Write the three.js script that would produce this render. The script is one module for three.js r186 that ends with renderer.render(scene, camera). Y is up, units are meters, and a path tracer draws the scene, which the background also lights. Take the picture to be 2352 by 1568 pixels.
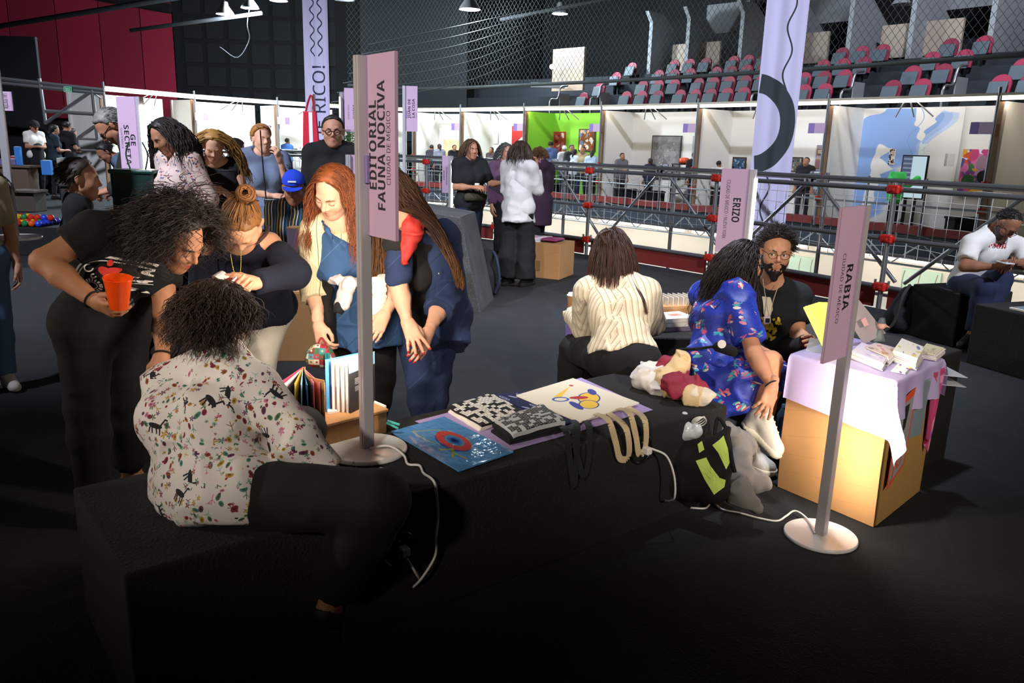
import * as THREE from 'three';
import { mergeGeometries, mergeVertices } from 'three/addons/utils/BufferGeometryUtils.js';
import { RoundedBoxGeometry } from 'three/addons/geometries/RoundedBoxGeometry.js';
import { RectAreaLightUniformsLib } from 'three/addons/lights/RectAreaLightUniformsLib.js';
import { FontLoader } from 'three/addons/loaders/FontLoader.js';
import { TextGeometry } from 'three/addons/geometries/TextGeometry.js';

// ---------- camera, background, exposure ----------
const scene = new THREE.Scene();
scene.background = new THREE.Color(0x000000);
const renderer = new THREE.WebGLRenderer({ antialias: true });
renderer.toneMapping = THREE.LinearToneMapping;
renderer.toneMappingExposure = 1.0;
renderer.shadowMap.enabled = true;
RectAreaLightUniformsLib.init();
const W = 2352, H = 1568, FOCAL = 1830, EYE = 1.55, PITCH = 13.8 * Math.PI / 180, ROLL = 1.7 * Math.PI / 180;
const camera = new THREE.PerspectiveCamera(2 * Math.atan(H / 2 / FOCAL) * 180 / Math.PI, W / H, 0.05, 200);
camera.position.set(0, EYE, 0);
camera.rotation.order = 'YXZ';
camera.rotation.set(-PITCH, 0, ROLL);
camera.updateMatrixWorld(true);
scene.add(camera);

// ---------- high-bay lamps of the hall (their fittings are built further down at the same places) ----------
const HIGHBAYS = []; // filled with [x, y, z, shown]
function bayLight(x, y, z, power, aim, angle, penumbra, color = 0xe4ecff) { // reflector lamps: a soft-edged cone of light
  const l = new THREE.SpotLight(color, power, 0, angle, penumbra, 2);
  l.position.set(x, y, z); l.target.position.set(...aim); scene.add(l.target); l.castShadow = true; l.shadow.radius = 10; l.name = 'high_bay_light'; scene.add(l);
}
for (const [x, y, z, k, aim, a] of [[6, 8, 0, 480, [2.0, 1, -9.5], 0.42], [-6, 8, 0, 560, [-3.4, 1, -9], 0.44], [-8.5, 9.5, -11, 380, [-10, 0, -18], 0.6], [2.5, 9.5, -11, 380, [2.5, 0, -20], 0.6], [0.8, 9.5, -5.6, 460, [0.8, 0, -5.9], 0.33], [7, 9.5, -13, 420, [11.5, 3.6, -21], 0.6]]) { HIGHBAYS.push([x, y, z]); bayLight(x, y, z, k, aim, a, 0.65); }
// spotlights of the hall on stands: two behind the standpoint, one far to the left
const SIDE_SPOTS = [[-2.6, 5, 5.4, 200, [-0.6, 1.4, -2.8], 0.17], [3.6, 5, 5.4, 215, [1.25, 1.05, -3.9], 0.19], [-9.5, 3.3, -2.2, 80, [-0.6, 1.5, -3], 0.24]];
for (const [x, y, z, k, aim, a] of SIDE_SPOTS) bayLight(x, y, z, k, aim, a, 0.9, 0xfff0e0);

// ---------- helpers ----------
const V = (x = 0, y = 0, z = 0) => new THREE.Vector3(x, y, z);
let seed = 7;
const rnd = () => { seed = (seed * 1664525 + 1013904223) >>> 0; return seed / 4294967296; };
const rr = (a, b) => a + (b - a) * rnd();
const lerp = (a, b, t) => a + (b - a) * t, clamp = (x, a, b) => Math.max(a, Math.min(b, x));
const camF = V(0, 0, -1).applyQuaternion(camera.quaternion), camR = V(1, 0, 0).applyQuaternion(camera.quaternion), camU = V(0, 1, 0).applyQuaternion(camera.quaternion);
const rayOf = (x, y) => camF.clone().multiplyScalar(FOCAL).addScaledVector(camR, x - W / 2).addScaledVector(camU, H / 2 - y);
// a photo pixel met with a horizontal plane at height h, or at a distance d in front of the standpoint
const G = (x, y, h = 0) => { const d = rayOf(x, y); return V(0, EYE, 0).addScaledVector(d, (h - EYE) / d.y); };
const D = (x, y, z) => { const d = rayOf(x, y); return V(0, EYE, 0).addScaledVector(d, -z / d.z); };
const taken = new Map();
function numbered(n) { const k = taken.get(n) || 0; taken.set(n, k + 1); return k ? n + '_' + String(k).padStart(3, '0') : n; }
function tag(o, label, category, group, kind) { if (label) o.userData.label = label; if (category) o.userData.category = category; if (group) o.userData.group = group; if (kind) o.userData.kind = kind; return o; }
function thing(name, label, category, pos = V(), group) {
  const o = new THREE.Group(); o.name = numbered(name); o.position.copy(pos); scene.add(o); o.updateMatrixWorld(true);
  return tag(o, label, category, group);
}
// geometry given in the parent's own axes
function part(parent, name, geo, mat, label) {
  const m = new THREE.Mesh(geo, mat); m.name = name; m.castShadow = m.receiveShadow = true; parent.add(m);
  if (label) m.userData.label = label; return m;
}
// geometry given in world coordinates: moved into the parent's axes (parents here are only translated)
function wpart(parent, name, geo, mat, label) {
  const p = V(); for (let o = parent; o && o !== scene; o = o.parent) p.add(o.position);
  geo.translate(-p.x, -p.y, -p.z); return part(parent, name, geo, mat, label);
}
function solo(name, geo, mat, label, category, pos, group) { // a thing that is one mesh
  const m = new THREE.Mesh(geo, mat); m.name = numbered(name); m.castShadow = m.receiveShadow = true; if (pos) m.position.copy(pos); scene.add(m);
  return tag(m, label, category, group);
}
function struct(name, geo, mat, label) { const m = solo(name, geo, mat); m.userData.kind = 'structure'; if (label) m.userData.label = label; return m; }
const box = (w, h, d, x = 0, y = 0, z = 0) => { const g = new THREE.BoxGeometry(w, h, d); g.translate(x, y, z); return g; };
const rbox = (w, h, d, r = 0.006, x = 0, y = 0, z = 0) => { const g = new RoundedBoxGeometry(w, h, d, 2, Math.min(r, w / 2.01, h / 2.01, d / 2.01)); g.translate(x, y, z); return g; };
function merge(list) { const a = list.map((g) => { const n = g.index ? g.toNonIndexed() : g.clone(); for (const k of Object.keys(n.attributes)) if (k !== 'position' && k !== 'normal' && k !== 'uv') n.deleteAttribute(k); if (!n.attributes.normal) n.computeVertexNormals(); if (!n.attributes.uv) n.setAttribute('uv', new THREE.BufferAttribute(new Float32Array(n.attributes.position.count * 2), 2)); return n; }); return mergeGeometries(a); }
function bar(a, b, r, seg = 10, r2 = r) { // straight round bar between two points
  const d = b.clone().sub(a), g = new THREE.CylinderGeometry(r2, r, d.length(), seg, 1);
  g.applyQuaternion(new THREE.Quaternion().setFromUnitVectors(V(0, 1, 0), d.normalize())); g.translate((a.x + b.x) / 2, (a.y + b.y) / 2, (a.z + b.z) / 2); return g;
}
const tube = (pts, r, n = pts.length * 6, seg = 7, closed = false) => new THREE.TubeGeometry(new THREE.CatmullRomCurve3(pts, closed, 'centripetal'), n, r, seg, closed);
const std = (color, roughness = 0.8, more = {}) => new THREE.MeshStandardMaterial({ color, roughness, ...more });
const phy = (color, roughness = 0.6, more = {}) => new THREE.MeshPhysicalMaterial({ color, roughness, ...more });
// boards whose front carries a print: [side material, ... , front, back]
function canvasTex(w, h, draw, repeat) {
  const c = document.createElement('canvas'); c.width = w; c.height = h; const x = c.getContext('2d'); draw(x, w, h);
  const t = new THREE.CanvasTexture(c); t.colorSpace = THREE.SRGBColorSpace; t.anisotropy = 8; if (repeat) t.wrapS = t.wrapT = THREE.RepeatWrapping; return t;
}
function grey(size, fn, srgb = false) { // DataTexture of grey values from fn(u, v)
  const a = new Uint8Array(size * size * 4);
  for (let j = 0; j < size; j++) for (let i = 0; i < size; i++) { const v = clamp(fn(i / size, j / size), 0, 1) * 255, k = (j * size + i) * 4; a[k] = a[k + 1] = a[k + 2] = v; a[k + 3] = 255; }
  const t = new THREE.DataTexture(a, size, size); t.magFilter = THREE.LinearFilter; t.wrapS = t.wrapT = THREE.RepeatWrapping; if (srgb) t.colorSpace = THREE.SRGBColorSpace; t.needsUpdate = true; return t;
}
// hashed value noise in 3-D
function h3(i, j, k) { let n = (i * 374761393 + j * 668265263 + k * 2147483647) | 0; n = Math.imul(n ^ (n >>> 13), 1274126177); return ((n ^ (n >>> 16)) >>> 0) / 4294967296; }
function noise(x, y, z) {
  const i = Math.floor(x), j = Math.floor(y), k = Math.floor(z); let u = x - i, v = y - j, w = z - k; u = u * u * (3 - 2 * u); v = v * v * (3 - 2 * v); w = w * w * (3 - 2 * w);
  return lerp(lerp(lerp(h3(i, j, k), h3(i + 1, j, k), u), lerp(h3(i, j + 1, k), h3(i + 1, j + 1, k), u), v), lerp(lerp(h3(i, j, k + 1), h3(i + 1, j, k + 1), u), lerp(h3(i, j + 1, k + 1), h3(i + 1, j + 1, k + 1), u), v), w) * 2 - 1;
}
// uv in metres by the axis a face points along (object's own axes)
function boxUV(geo, s = 1, ox = 0, oy = 0) {
  const g = geo.index ? geo.toNonIndexed() : geo, p = g.attributes.position, uv = new Float32Array(p.count * 2), a = V(), b = V(), c = V();
  for (let i = 0; i < p.count; i += 3) {
    a.fromBufferAttribute(p, i); b.fromBufferAttribute(p, i + 1); c.fromBufferAttribute(p, i + 2);
    const n = b.clone().sub(a).cross(c.clone().sub(a)), ax = Math.abs(n.x), ay = Math.abs(n.y), az = Math.abs(n.z);
    [a, b, c].forEach((q, k) => { const o = (i + k) * 2; if (ay > ax && ay > az) { uv[o] = q.x; uv[o + 1] = -q.z; } else if (ax > az) { uv[o] = q.z * Math.sign(n.x) * -1; uv[o + 1] = q.y; } else { uv[o] = q.x * Math.sign(n.z); uv[o + 1] = q.y; } uv[o] = uv[o] * s + ox; uv[o + 1] = uv[o + 1] * s + oy; });
  }
  g.setAttribute('uv', new THREE.BufferAttribute(uv, 2)); return g;
}
// an oriented frame matrix from forward-ish and up-ish directions
function frame(pos, x, y, z) { return new THREE.Matrix4().makeBasis(x, y, z).setPosition(pos); }
// a sheet through four corners with thickness, optional print on its upper side (uv 0..1), optional wave
function sheet(c00, c10, c11, c01, th, nx = 1, ny = 1, wave) {
  const pos = [], uv = [], idx = [], n = c10.clone().sub(c00).cross(c01.clone().sub(c00)).normalize();
  for (let s = 0; s < 2; s++) for (let j = 0; j <= ny; j++) for (let i = 0; i <= nx; i++) {
    const u = i / nx, v = j / ny, q = c00.clone().multiplyScalar((1 - u) * (1 - v)).addScaledVector(c10, u * (1 - v)).addScaledVector(c11, u * v).addScaledVector(c01, (1 - u) * v);
    if (wave) q.addScaledVector(n, wave(u, v)); if (s) q.addScaledVector(n, -th); pos.push(q.x, q.y, q.z); uv.push(u, v);
  }
  const m = (nx + 1) * (ny + 1), at = (i, j, s) => s * m + j * (nx + 1) + i;
  for (let j = 0; j < ny; j++) for (let i = 0; i < nx; i++) for (let s = 0; s < 2; s++) { const a = at(i, j, s), b = at(i + 1, j, s), c = at(i + 1, j + 1, s), d = at(i, j + 1, s); s ? idx.push(a, c, b, a, d, c) : idx.push(a, b, c, a, c, d); }
  const rim = (a, b) => idx.push(a, a + m, b, b, a + m, b + m);
  for (let i = 0; i < nx; i++) { rim(at(i, 0, 0), at(i + 1, 0, 0)); rim(at(i + 1, ny, 0), at(i, ny, 0)); }
  for (let j = 0; j < ny; j++) { rim(at(0, j + 1, 0), at(0, j, 0)); rim(at(nx, j, 0), at(nx, j + 1, 0)); }
  const g = new THREE.BufferGeometry(); g.setAttribute('position', new THREE.Float32BufferAttribute(pos, 3)); g.setAttribute('uv', new THREE.Float32BufferAttribute(uv, 2)); g.setIndex(idx);
  const o = g.toNonIndexed(); o.computeVertexNormals(); return o;
}

// ---------- distance fields and their meshing (surface nets) ----------
function smin(a, b, k) { const h = k - Math.abs(a - b); return h > 0 ? Math.min(a, b) - h * h / (4 * k) : Math.min(a, b); }
const smax = (a, b, k) => -smin(-a, -b, k);
const rc = (a, b, r1, r2 = r1, k) => ({ t: 0, ax: a.x, ay: a.y, az: a.z, dx: b.x - a.x, dy: b.y - a.y, dz: b.z - a.z, l: Math.max(1e-9, a.distanceToSquared(b)), r1, r2, k });
const ball = (a, r, k) => rc(a, a.clone().add(V(0, 1e-4, 0)), r, r, k);
function ell(c, x, y, z, rx, ry, rz, k) { return { t: 1, c, x, y, z, rx, ry, rz, k }; }
function pd(p, x, y, z) {
  if (p.t === 0) {
    const px = x - p.ax, py = y - p.ay, pz = z - p.az; let h = (px * p.dx + py * p.dy + pz * p.dz) / p.l; h = h < 0 ? 0 : h > 1 ? 1 : h;
    const qx = px - h * p.dx, qy = py - h * p.dy, qz = pz - h * p.dz; return Math.sqrt(qx * qx + qy * qy + qz * qz) - p.r1 - (p.r2 - p.r1) * h;
  }
  const px = x - p.c.x, py = y - p.c.y, pz = z - p.c.z, a = px * p.x.x + py * p.x.y + pz * p.x.z, b = px * p.y.x + py * p.y.y + pz * p.y.z, c = px * p.z.x + py * p.z.y + pz * p.z.z;
  const k0 = Math.hypot(a / p.rx, b / p.ry, c / p.rz), k1 = Math.hypot(a / p.rx / p.rx, b / p.ry / p.ry, c / p.rz / p.rz); return k1 < 1e-9 ? -Math.min(p.rx, p.ry, p.rz) : k0 * (k0 - 1) / k1;
}
const field = (prims, k = 0.03) => (x, y, z) => { let d = 9; for (let i = 0; i < prims.length; i++) { const p = prims[i]; d = smin(d, pd(p, x, y, z), p.k || k); } return d; };
function bounds(prims, pad) {
  const b = new THREE.Box3();
  for (const p of prims) if (p.t === 0) { const r = Math.max(p.r1, p.r2), a = V(p.ax, p.ay, p.az), e = V(p.ax + p.dx, p.ay + p.dy, p.az + p.dz); for (const q of [a, e]) { b.expandByPoint(q.clone().addScalar(r)); b.expandByPoint(q.clone().addScalar(-r)); } } else { const r = Math.max(p.rx, p.ry, p.rz); b.expandByPoint(p.c.clone().addScalar(r)); b.expandByPoint(p.c.clone().addScalar(-r)); }
  return b.expandByScalar(pad);
}
function nets(f, bb, cell) {
  const nx = Math.ceil((bb.max.x - bb.min.x) / cell) + 2, ny = Math.ceil((bb.max.y - bb.min.y) / cell) + 2, nz = Math.ceil((bb.max.z - bb.min.z) / cell) + 2, ox = bb.min.x - cell / 2, oy = bb.min.y - cell / 2, oz = bb.min.z - cell / 2;
  const g = new Float32Array(nx * ny * nz).fill(1), vid = new Int32Array(nx * ny * nz).fill(-1), B = 5, near = B * cell * 1.5, live = [];
  for (let bz = 0; bz < nz; bz += B) for (let by = 0; by < ny; by += B) for (let bx = 0; bx < nx; bx += B) {
    const c = f(ox + (bx + B / 2) * cell, oy + (by + B / 2) * cell, oz + (bz + B / 2) * cell), ex = Math.min(nx, bx + B), ey = Math.min(ny, by + B), ez = Math.min(nz, bz + B), on = Math.abs(c) < near;
    if (!on && c > 0) continue;
    for (let z = bz; z < ez; z++) for (let y = by; y < ey; y++) for (let x = bx; x < ex; x++) g[(z * ny + y) * nx + x] = on ? f(ox + x * cell, oy + y * cell, oz + z * cell) : -1;
    if (on) live.push(bx, by, bz);
  }
  const pos = [], idx = [], sx = 1, sy = nx, sz = nx * ny;
  for (let l = 0; l < live.length; l += 3) for (let z = Math.max(0, live[l + 2] - 1); z < Math.min(nz - 1, live[l + 2] + B); z++) for (let y = Math.max(0, live[l + 1] - 1); y < Math.min(ny - 1, live[l + 1] + B); y++) for (let x = Math.max(0, live[l] - 1); x < Math.min(nx - 1, live[l] + B); x++) {
    const o = (z * ny + y) * nx + x; if (vid[o] >= 0) continue;
    let n = 0, X = 0, Y = 0, Z = 0;
    for (let e = 0; e < 12; e++) {
      const ax = e >> 2, u = e & 1, v = (e >> 1) & 1, x0 = ax === 0 ? 0 : u, y0 = ax === 1 ? 0 : ax === 0 ? u : v, z0 = ax === 2 ? 0 : v, a = g[o + x0 * sx + y0 * sy + z0 * sz], b = g[o + (x0 + (ax === 0)) * sx + (y0 + (ax === 1)) * sy + (z0 + (ax === 2)) * sz];
      if ((a < 0) !== (b < 0)) { const t = clamp(a / (a - b), 0.02, 0.98); X += x0 + (ax === 0 ? t : 0); Y += y0 + (ax === 1 ? t : 0); Z += z0 + (ax === 2 ? t : 0); n++; }
    }
    if (n) { vid[o] = pos.length / 3; pos.push(ox + (x + X / n) * cell, oy + (y + Y / n) * cell, oz + (z + Z / n) * cell); }
  }
  for (let z = 1; z < nz - 1; z++) for (let y = 1; y < ny - 1; y++) for (let x = 1; x < nx - 1; x++) {
    const o = (z * ny + y) * nx + x; if (vid[o] < 0) continue; const s = g[o] < 0;
    const quad = (a, b, c, d) => { if (a < 0 || b < 0 || c < 0 || d < 0) return; s ? idx.push(a, b, c, a, c, d) : idx.push(a, c, b, a, d, c); };
    if (s !== (g[o + sx] < 0)) quad(vid[o - sy - sz], vid[o - sz], vid[o], vid[o - sy]);
    if (s !== (g[o + sy] < 0)) quad(vid[o - sx - sz], vid[o - sx], vid[o], vid[o - sz]);
    if (s !== (g[o + sz] < 0)) quad(vid[o - sx - sy], vid[o - sy], vid[o], vid[o - sx]);
  }
  const geo = new THREE.BufferGeometry(); geo.setAttribute('position', new THREE.Float32BufferAttribute(pos, 3)); geo.setIndex(idx); geo.computeVertexNormals(); return geo;
}
function paint(geo, fn) { const p = geo.attributes.position, c = new Float32Array(p.count * 3), q = new THREE.Color(); for (let i = 0; i < p.count; i++) { fn(p.getX(i), p.getY(i), p.getZ(i), q); c[i * 3] = q.r; c[i * 3 + 1] = q.g; c[i * 3 + 2] = q.b; } geo.setAttribute('color', new THREE.BufferAttribute(c, 3)); return geo; }

// ---------- people ----------
const SKIN = new THREE.MeshPhysicalMaterial({ vertexColors: true, roughness: 0.62, sheen: 0.1, sheenRoughness: 0.6, sheenColor: new THREE.Color(0.9, 0.6, 0.5) });
const HAIR = new THREE.MeshStandardMaterial({ vertexColors: true, roughness: 0.55 });
const fabrics = new Map();
function cloth(color, rough = 0.9, sheen = 0) { const k = [color, rough, sheen].join(); if (!fabrics.has(k)) fabrics.set(k, new THREE.MeshPhysicalMaterial({ color, roughness: rough, sheen, sheenRoughness: 0.5 })); return fabrics.get(k); }
const M_EYE = std(0xe8e4de, 0.15), M_IRIS = std(0x2a1a10, 0.12), M_RIM = std(0x15110f, 0.25, { metalness: 0.4 }), M_GOLD = std(0xc79b4b, 0.25, { metalness: 1 }), M_LENS = new THREE.MeshPhysicalMaterial({ color: 0xffffff, transmission: 1, thickness: 0, roughness: 0.02, ior: 1.4 });
const LOD = { near: [0.017, 0.0042, 0.0044], mid: [0.025, 0.0078, 0.008], far: [0.03, 0.013, 0.013], tiny: [0.045, 0.02, 0.02] };
function rcFlat(a, b, r1, r2, k) { const p = rc(a, b, r1, r2, k); p.flat = 1; return p; }
let pdAll;
{ // capsules that end in a flat cut (cuffs, hems)
  const plain = pd; pdAll = (p, x, y, z) => { let d = plain(p, x, y, z); if (p.flat) { const h = ((x - p.ax) * p.dx + (y - p.ay) * p.dy + (z - p.az) * p.dz) / p.l; d = Math.max(d, (h - 1) * Math.sqrt(p.l)); } return d; };
}
const fieldAll = (prims, k) => (x, y, z) => { let d = 9; for (let i = 0; i < prims.length; i++) d = smin(d, pdAll(prims[i], x, y, z), prims[i].k || k); return d; };

// fills in what a pose leaves open; every joint is a point in metres
function skeleton(J, o) {
  const s = o.size || 1; J.up = J.neck.clone().sub(J.hip).normalize();
  if (!J.right) J.right = J.sR.clone().sub(J.sL); J.right.addScaledVector(J.up, -J.right.dot(J.up)).normalize(); J.fwd = J.up.clone().cross(J.right).normalize();
  J.chest = J.chest || J.hip.clone().lerp(J.neck, 0.66).addScaledVector(J.fwd, 0.0);
  J.waist = J.waist || J.hip.clone().lerp(J.chest, 0.48);
  const hr = J.hipRight || J.right; J.hR = J.hR || J.hip.clone().addScaledVector(hr, 0.085 * s); J.hL = J.hL || J.hip.clone().addScaledVector(hr, -0.085 * s);
  return J;
}
function bodyParts(J, o) {
  const s = o.size || 1, b = s * (o.build || 1), f = o.female, r = J.right, P = {};
  const at = (p, k, q = 0) => p.clone().addScaledVector(r, k * b).addScaledVector(J.fwd, q * b);
  const wr = (f ? 0.076 : 0.086) * b * (o.belly || 1), cr = (f ? 0.086 : 0.098) * b, hr = (f ? 0.098 : 0.094) * b;
  P.hips = [rc(J.hL, J.hR, hr, hr, 0.05), rc(J.hip, J.waist, hr * 0.95, wr, 0.06)];
  P.torso = [];
  for (const q of [-1, 1]) { P.torso.push(rc(at(J.hip, q * 0.05), at(J.waist, q * 0.045), hr * 0.95, wr), rc(at(J.waist, q * 0.045), at(J.chest, q * 0.062), wr, cr), rc(at(J.chest, q * 0.062), J.neck.clone().lerp(q > 0 ? J.sR : J.sL, 0.55).addScaledVector(J.up, -0.05 * s), cr, 0.05 * b)); if (f) P.torso.push(ball(at(J.chest, q * 0.068, 0.062).addScaledVector(J.up, -0.02), (o.bust || 0.058) * b, 0.05)); }
  if (o.tummy) P.torso.push(ball(J.waist.clone().addScaledVector(J.fwd, 0.05), o.tummy, 0.07));
  P.yoke = [rc(J.sL, J.neck, 0.05 * b, 0.05 * b, 0.04), rc(J.sR, J.neck, 0.05 * b, 0.05 * b, 0.04)];
  P.arm = {}; P.leg = {};
  const ab = s * (o.arms || o.build || 1), lb = s * (o.legs || o.build || 1);
  for (const q of ['L', 'R']) {
    const S = J['s' + q], E = J['e' + q], Wr = J['w' + q];
    P.arm[q] = S && E && Wr ? [[S, E, 0.047 * ab, 0.039 * ab], [E, E.clone().lerp(Wr, 0.35), 0.038 * ab, 0.039 * ab], [E.clone().lerp(Wr, 0.35), Wr, 0.039 * ab, 0.026 * s]] : [];
    const h = J['h' + q], k = J['k' + q], a = J['a' + q];
    P.leg[q] = h && k && a ? [[h, k, 0.084 * lb, 0.055 * lb], [k, k.clone().lerp(a, 0.32), 0.053 * lb, 0.053 * lb], [k.clone().lerp(a, 0.32), a, 0.053 * lb, 0.035 * s]] : [];
  }
  P.neck = [rc(J.neck.clone().addScaledVector(J.up, -0.02), J.headC.clone().add(J.headY.clone().multiplyScalar(-0.05)).addScaledVector(J.headZ, -0.012), (f ? 0.05 : 0.058) * s, (f ? 0.046 : 0.055) * s, 0.03)];
  P.foot = {};
  for (const q of ['L', 'R']) { const a = J['a' + q], t = J['t' + q]; if (a && t) { const fy = J['floor' + q] ?? Math.min(a.y - 0.08, t.y - 0.03), d = t.clone().sub(a).setY(t.y - a.y + 0.055).normalize(); const hl = J['heel' + q] || a.clone().addScaledVector(d, -0.03 * s).add(V(0, -0.05 * s, 0)); P.foot[q] = [[a, hl, 0.034 * s, 0.033 * s], [hl, t, 0.033 * s, 0.028 * s], [a.clone().addScaledVector(d, 0.02), t, 0.034 * s, 0.026 * s]]; } }
  return P;
}
const seg = (a) => rc(...a);
const grow = (a, t, t2 = t) => rc(a[0], a[1], a[2] + t, a[3] + t2);

function headShape(o, cell) {
  const e = (x, y, z, a, b, c, k) => ell(V(x, y, z), V(1, 0, 0), V(0, 1, 0), V(0, 0, 1), a, b, c, k), fe = o.female ? 1 : 0, w = fe ? 0.95 : 1.02;
  const base = [e(0, 0.03, -0.012, 0.074 * w, 0.083, 0.095), e(0, -0.03, 0.026, 0.057 * w, 0.082, 0.062, 0.03), e(0, -0.076, 0.04, 0.041 * w, 0.033, 0.038, 0.03), ball(V(0, -0.1, 0.064), 0.016, 0.03), ball(V(0.036 * w, -0.026, 0.054), 0.026, 0.03), ball(V(-0.036 * w, -0.026, 0.054), 0.026, 0.03), rc(V(-0.03, 0.02, 0.074), V(0.03, 0.02, 0.074), fe ? 0.01 : 0.0135, fe ? 0.01 : 0.0135, 0.02), rc(V(0.052, -0.055, 0.01), V(0.02, -0.092, 0.05), 0.018, 0.014, 0.03), rc(V(-0.052, -0.055, 0.01), V(-0.02, -0.092, 0.05), 0.018, 0.014, 0.03)];
  const fine = [rc(V(0, 0.014, 0.082), V(0, -0.024, 0.104), 0.0065, 0.0105, 0.012), ball(V(0.011, -0.03, 0.093), 0.0075, 0.008), ball(V(-0.011, -0.03, 0.093), 0.0075, 0.008), rc(V(0, -0.055, 0.089), V(0.021, -0.06, 0.078), 0.0052, 0.003, 0.006), rc(V(0, -0.055, 0.089), V(-0.021, -0.06, 0.078), 0.0052, 0.003, 0.006), rc(V(0, -0.067, 0.087), V(0.018, -0.063, 0.078), 0.0062, 0.003, 0.006), rc(V(0, -0.067, 0.087), V(-0.018, -0.063, 0.078), 0.0062, 0.003, 0.006)];
  const ears = []; for (const q of [-1, 1]) { ears.push(ell(V(q * 0.079 * w, -0.004, -0.012), V(1, 0, q * 0.5).normalize(), V(0, 0.97, -0.24), V(-q * 0.5, 0.2, 0.85).normalize(), 0.008, 0.031, 0.018, 0.008)); }
  const f0 = field(base, 0.03), sock = [V(0.032, 0.003, 0.094), V(-0.032, 0.003, 0.094)], lids = [ball(V(0.0315, 0.001, 0.0725), 0.0135, 0.006), ball(V(-0.0315, 0.001, 0.0725), 0.0135, 0.006)], detail = field([...fine], 0.008), hollow = o.eyes === 'open' ? [V(0.0315, -0.0005, 0.0865), V(-0.0315, -0.0005, 0.0865)] : [];
  const f = (x, y, z) => {
    let d = f0(x, y, z); for (const s of sock) d = smax(d, 0.0165 - Math.hypot(x - s.x, (y - s.y) * 1.15, z - s.z), 0.014);
    for (const l of lids) d = smin(d, pd(l, x, y, z), 0.005);
    for (const s of hollow) d = smax(d, 0.0075 - Math.hypot((x - s.x) * 0.62, (y - s.y) * 1.5, (z - s.z) * 0.55), 0.002);
    d = smin(d, detail(x, y, z), 0.01); for (const a of ears) d = smin(d, pd(a, x, y, z), 0.008); return d;
  };
  const g = nets(f, new THREE.Box3(V(-0.1, -0.135, -0.125), V(0.1, 0.13, 0.13)), cell), c0 = new THREE.Color(o.skin), lip = new THREE.Color(o.lip || o.skin).lerp(new THREE.Color(0x9c3b3b), o.lip ? 0 : 0.5), lash = new THREE.Color(0x20140f);
  paint(g, (x, y, z, q) => {
    q.copy(c0); const ax = Math.abs(x), lipd = Math.min(pd(fine[3], ax, y, z), pd(fine[5], ax, y, z)); q.lerp(lip, clamp(1 - (lipd - 0.0012) / 0.002, 0, 1) * (z > 0.074 ? 1 : 0));
    if (cell < 0.005 && z > 0.078) { const l = Math.abs(y + (o.eyes === 'open' ? -0.0045 : 0.0065) - 0.12 * Math.abs(ax - 0.0315)), m = Math.abs(ax - 0.0315); if (m < 0.0125 && l < 0.0024) q.lerp(lash, 0.85); }
    const m = 0.012 * noise(x * 60, y * 60, z * 60); q.r += q.r * m * 2; q.g += q.g * m; q.b += q.b * m;
  });
  return g;
}
function handShape(o, h, side, cell) { // y along the fingers, x to the thumb's side, z out of the back of the hand
  const pr = [], s = o.female ? 0.92 : 1.02, mk = (v) => v.multiplyScalar(s), nails = [], bx = [0.029, 0.0098, -0.0095, -0.0275], len = [0.071, 0.079, 0.073, 0.057], curl = h.curl ?? 0.45, cs = h.curls || [curl, curl, curl, curl], sp = h.spread ?? 0.12;
  for (let i = 0; i < 4; i++) {
    const base = V(bx[i], 0.088 - (i === 3 ? 0.008 : 0), 0); pr.push(rc(mk(V(bx[i] * 0.55, 0.005, 0)), mk(base.clone()), 0.0155 * s, 0.0115 * s, 0.016));
    let p = base, a = 0, side2 = (1.4 - i) * sp; const L = [0.45, 0.3, 0.25];
    for (let j = 0; j < 3; j++) { a += cs[i] * [1.1, 1.3, 0.8][j]; const d = V(Math.sin(side2) * Math.cos(a), Math.cos(side2) * Math.cos(a), -Math.sin(a)), q = p.clone().addScaledVector(d, len[i] * L[j] + 0.004), r0 = [0.0098, 0.0088, 0.008][j] * (i === 3 ? 0.88 : 1); pr.push(rc(mk(p.clone()), mk(q.clone()), r0 * s, (r0 - 0.0008) * s, 0.004)); if (j === 2) nails.push(mk(q.clone().addScaledVector(d, 0.002).add(V(0, 0.3, 1).multiplyScalar(0.004)))); p = q; }
  }
  const t = h.thumb ?? 0.5, tp = [V(0.018, 0.018, -0.006), V(0.042, 0.048, -0.012 - 0.012 * t), V(0.052 - 0.012 * t, 0.078, -0.016 - 0.026 * t), V(0.05 - 0.026 * t, 0.1, -0.02 - 0.034 * t)];
  for (let j = 0; j < 3; j++) pr.push(rc(mk(tp[j].clone()), mk(tp[j + 1].clone()), [0.016, 0.0115, 0.0102][j] * s, [0.0115, 0.0102, 0.0085][j] * s, j ? 0.004 : 0.014));
  nails.push(mk(tp[3].clone()));
  pr.push(rc(V(0, -0.03, 0), V(0, 0.02, 0), 0.024 * s, 0.022 * s, 0.015));
  const g = nets(field(pr, 0.01), bounds(pr, cell * 2), cell), c0 = new THREE.Color(o.skin), n0 = new THREE.Color(h.nails || o.skin);
  paint(g, (x, y, z, q) => { q.copy(c0); if (h.nails) for (const m of nails) if (Math.hypot(x - m.x, y - m.y, z - m.z) < 0.0085) q.copy(n0); });
  if (side === 'R') { g.scale(-1, 1, 1); const ix = g.index.array; for (let i = 0; i < ix.length; i += 3) { const k = ix[i]; ix[i] = ix[i + 1]; ix[i + 1] = k; } }
  return g;
}
function handFrame(wrist, dir, back, side) { const y = dir.clone().normalize(), z = back.clone().addScaledVector(y, -back.dot(y)).normalize(), x = y.clone().cross(z); return frame(wrist, x, y, z); }
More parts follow.
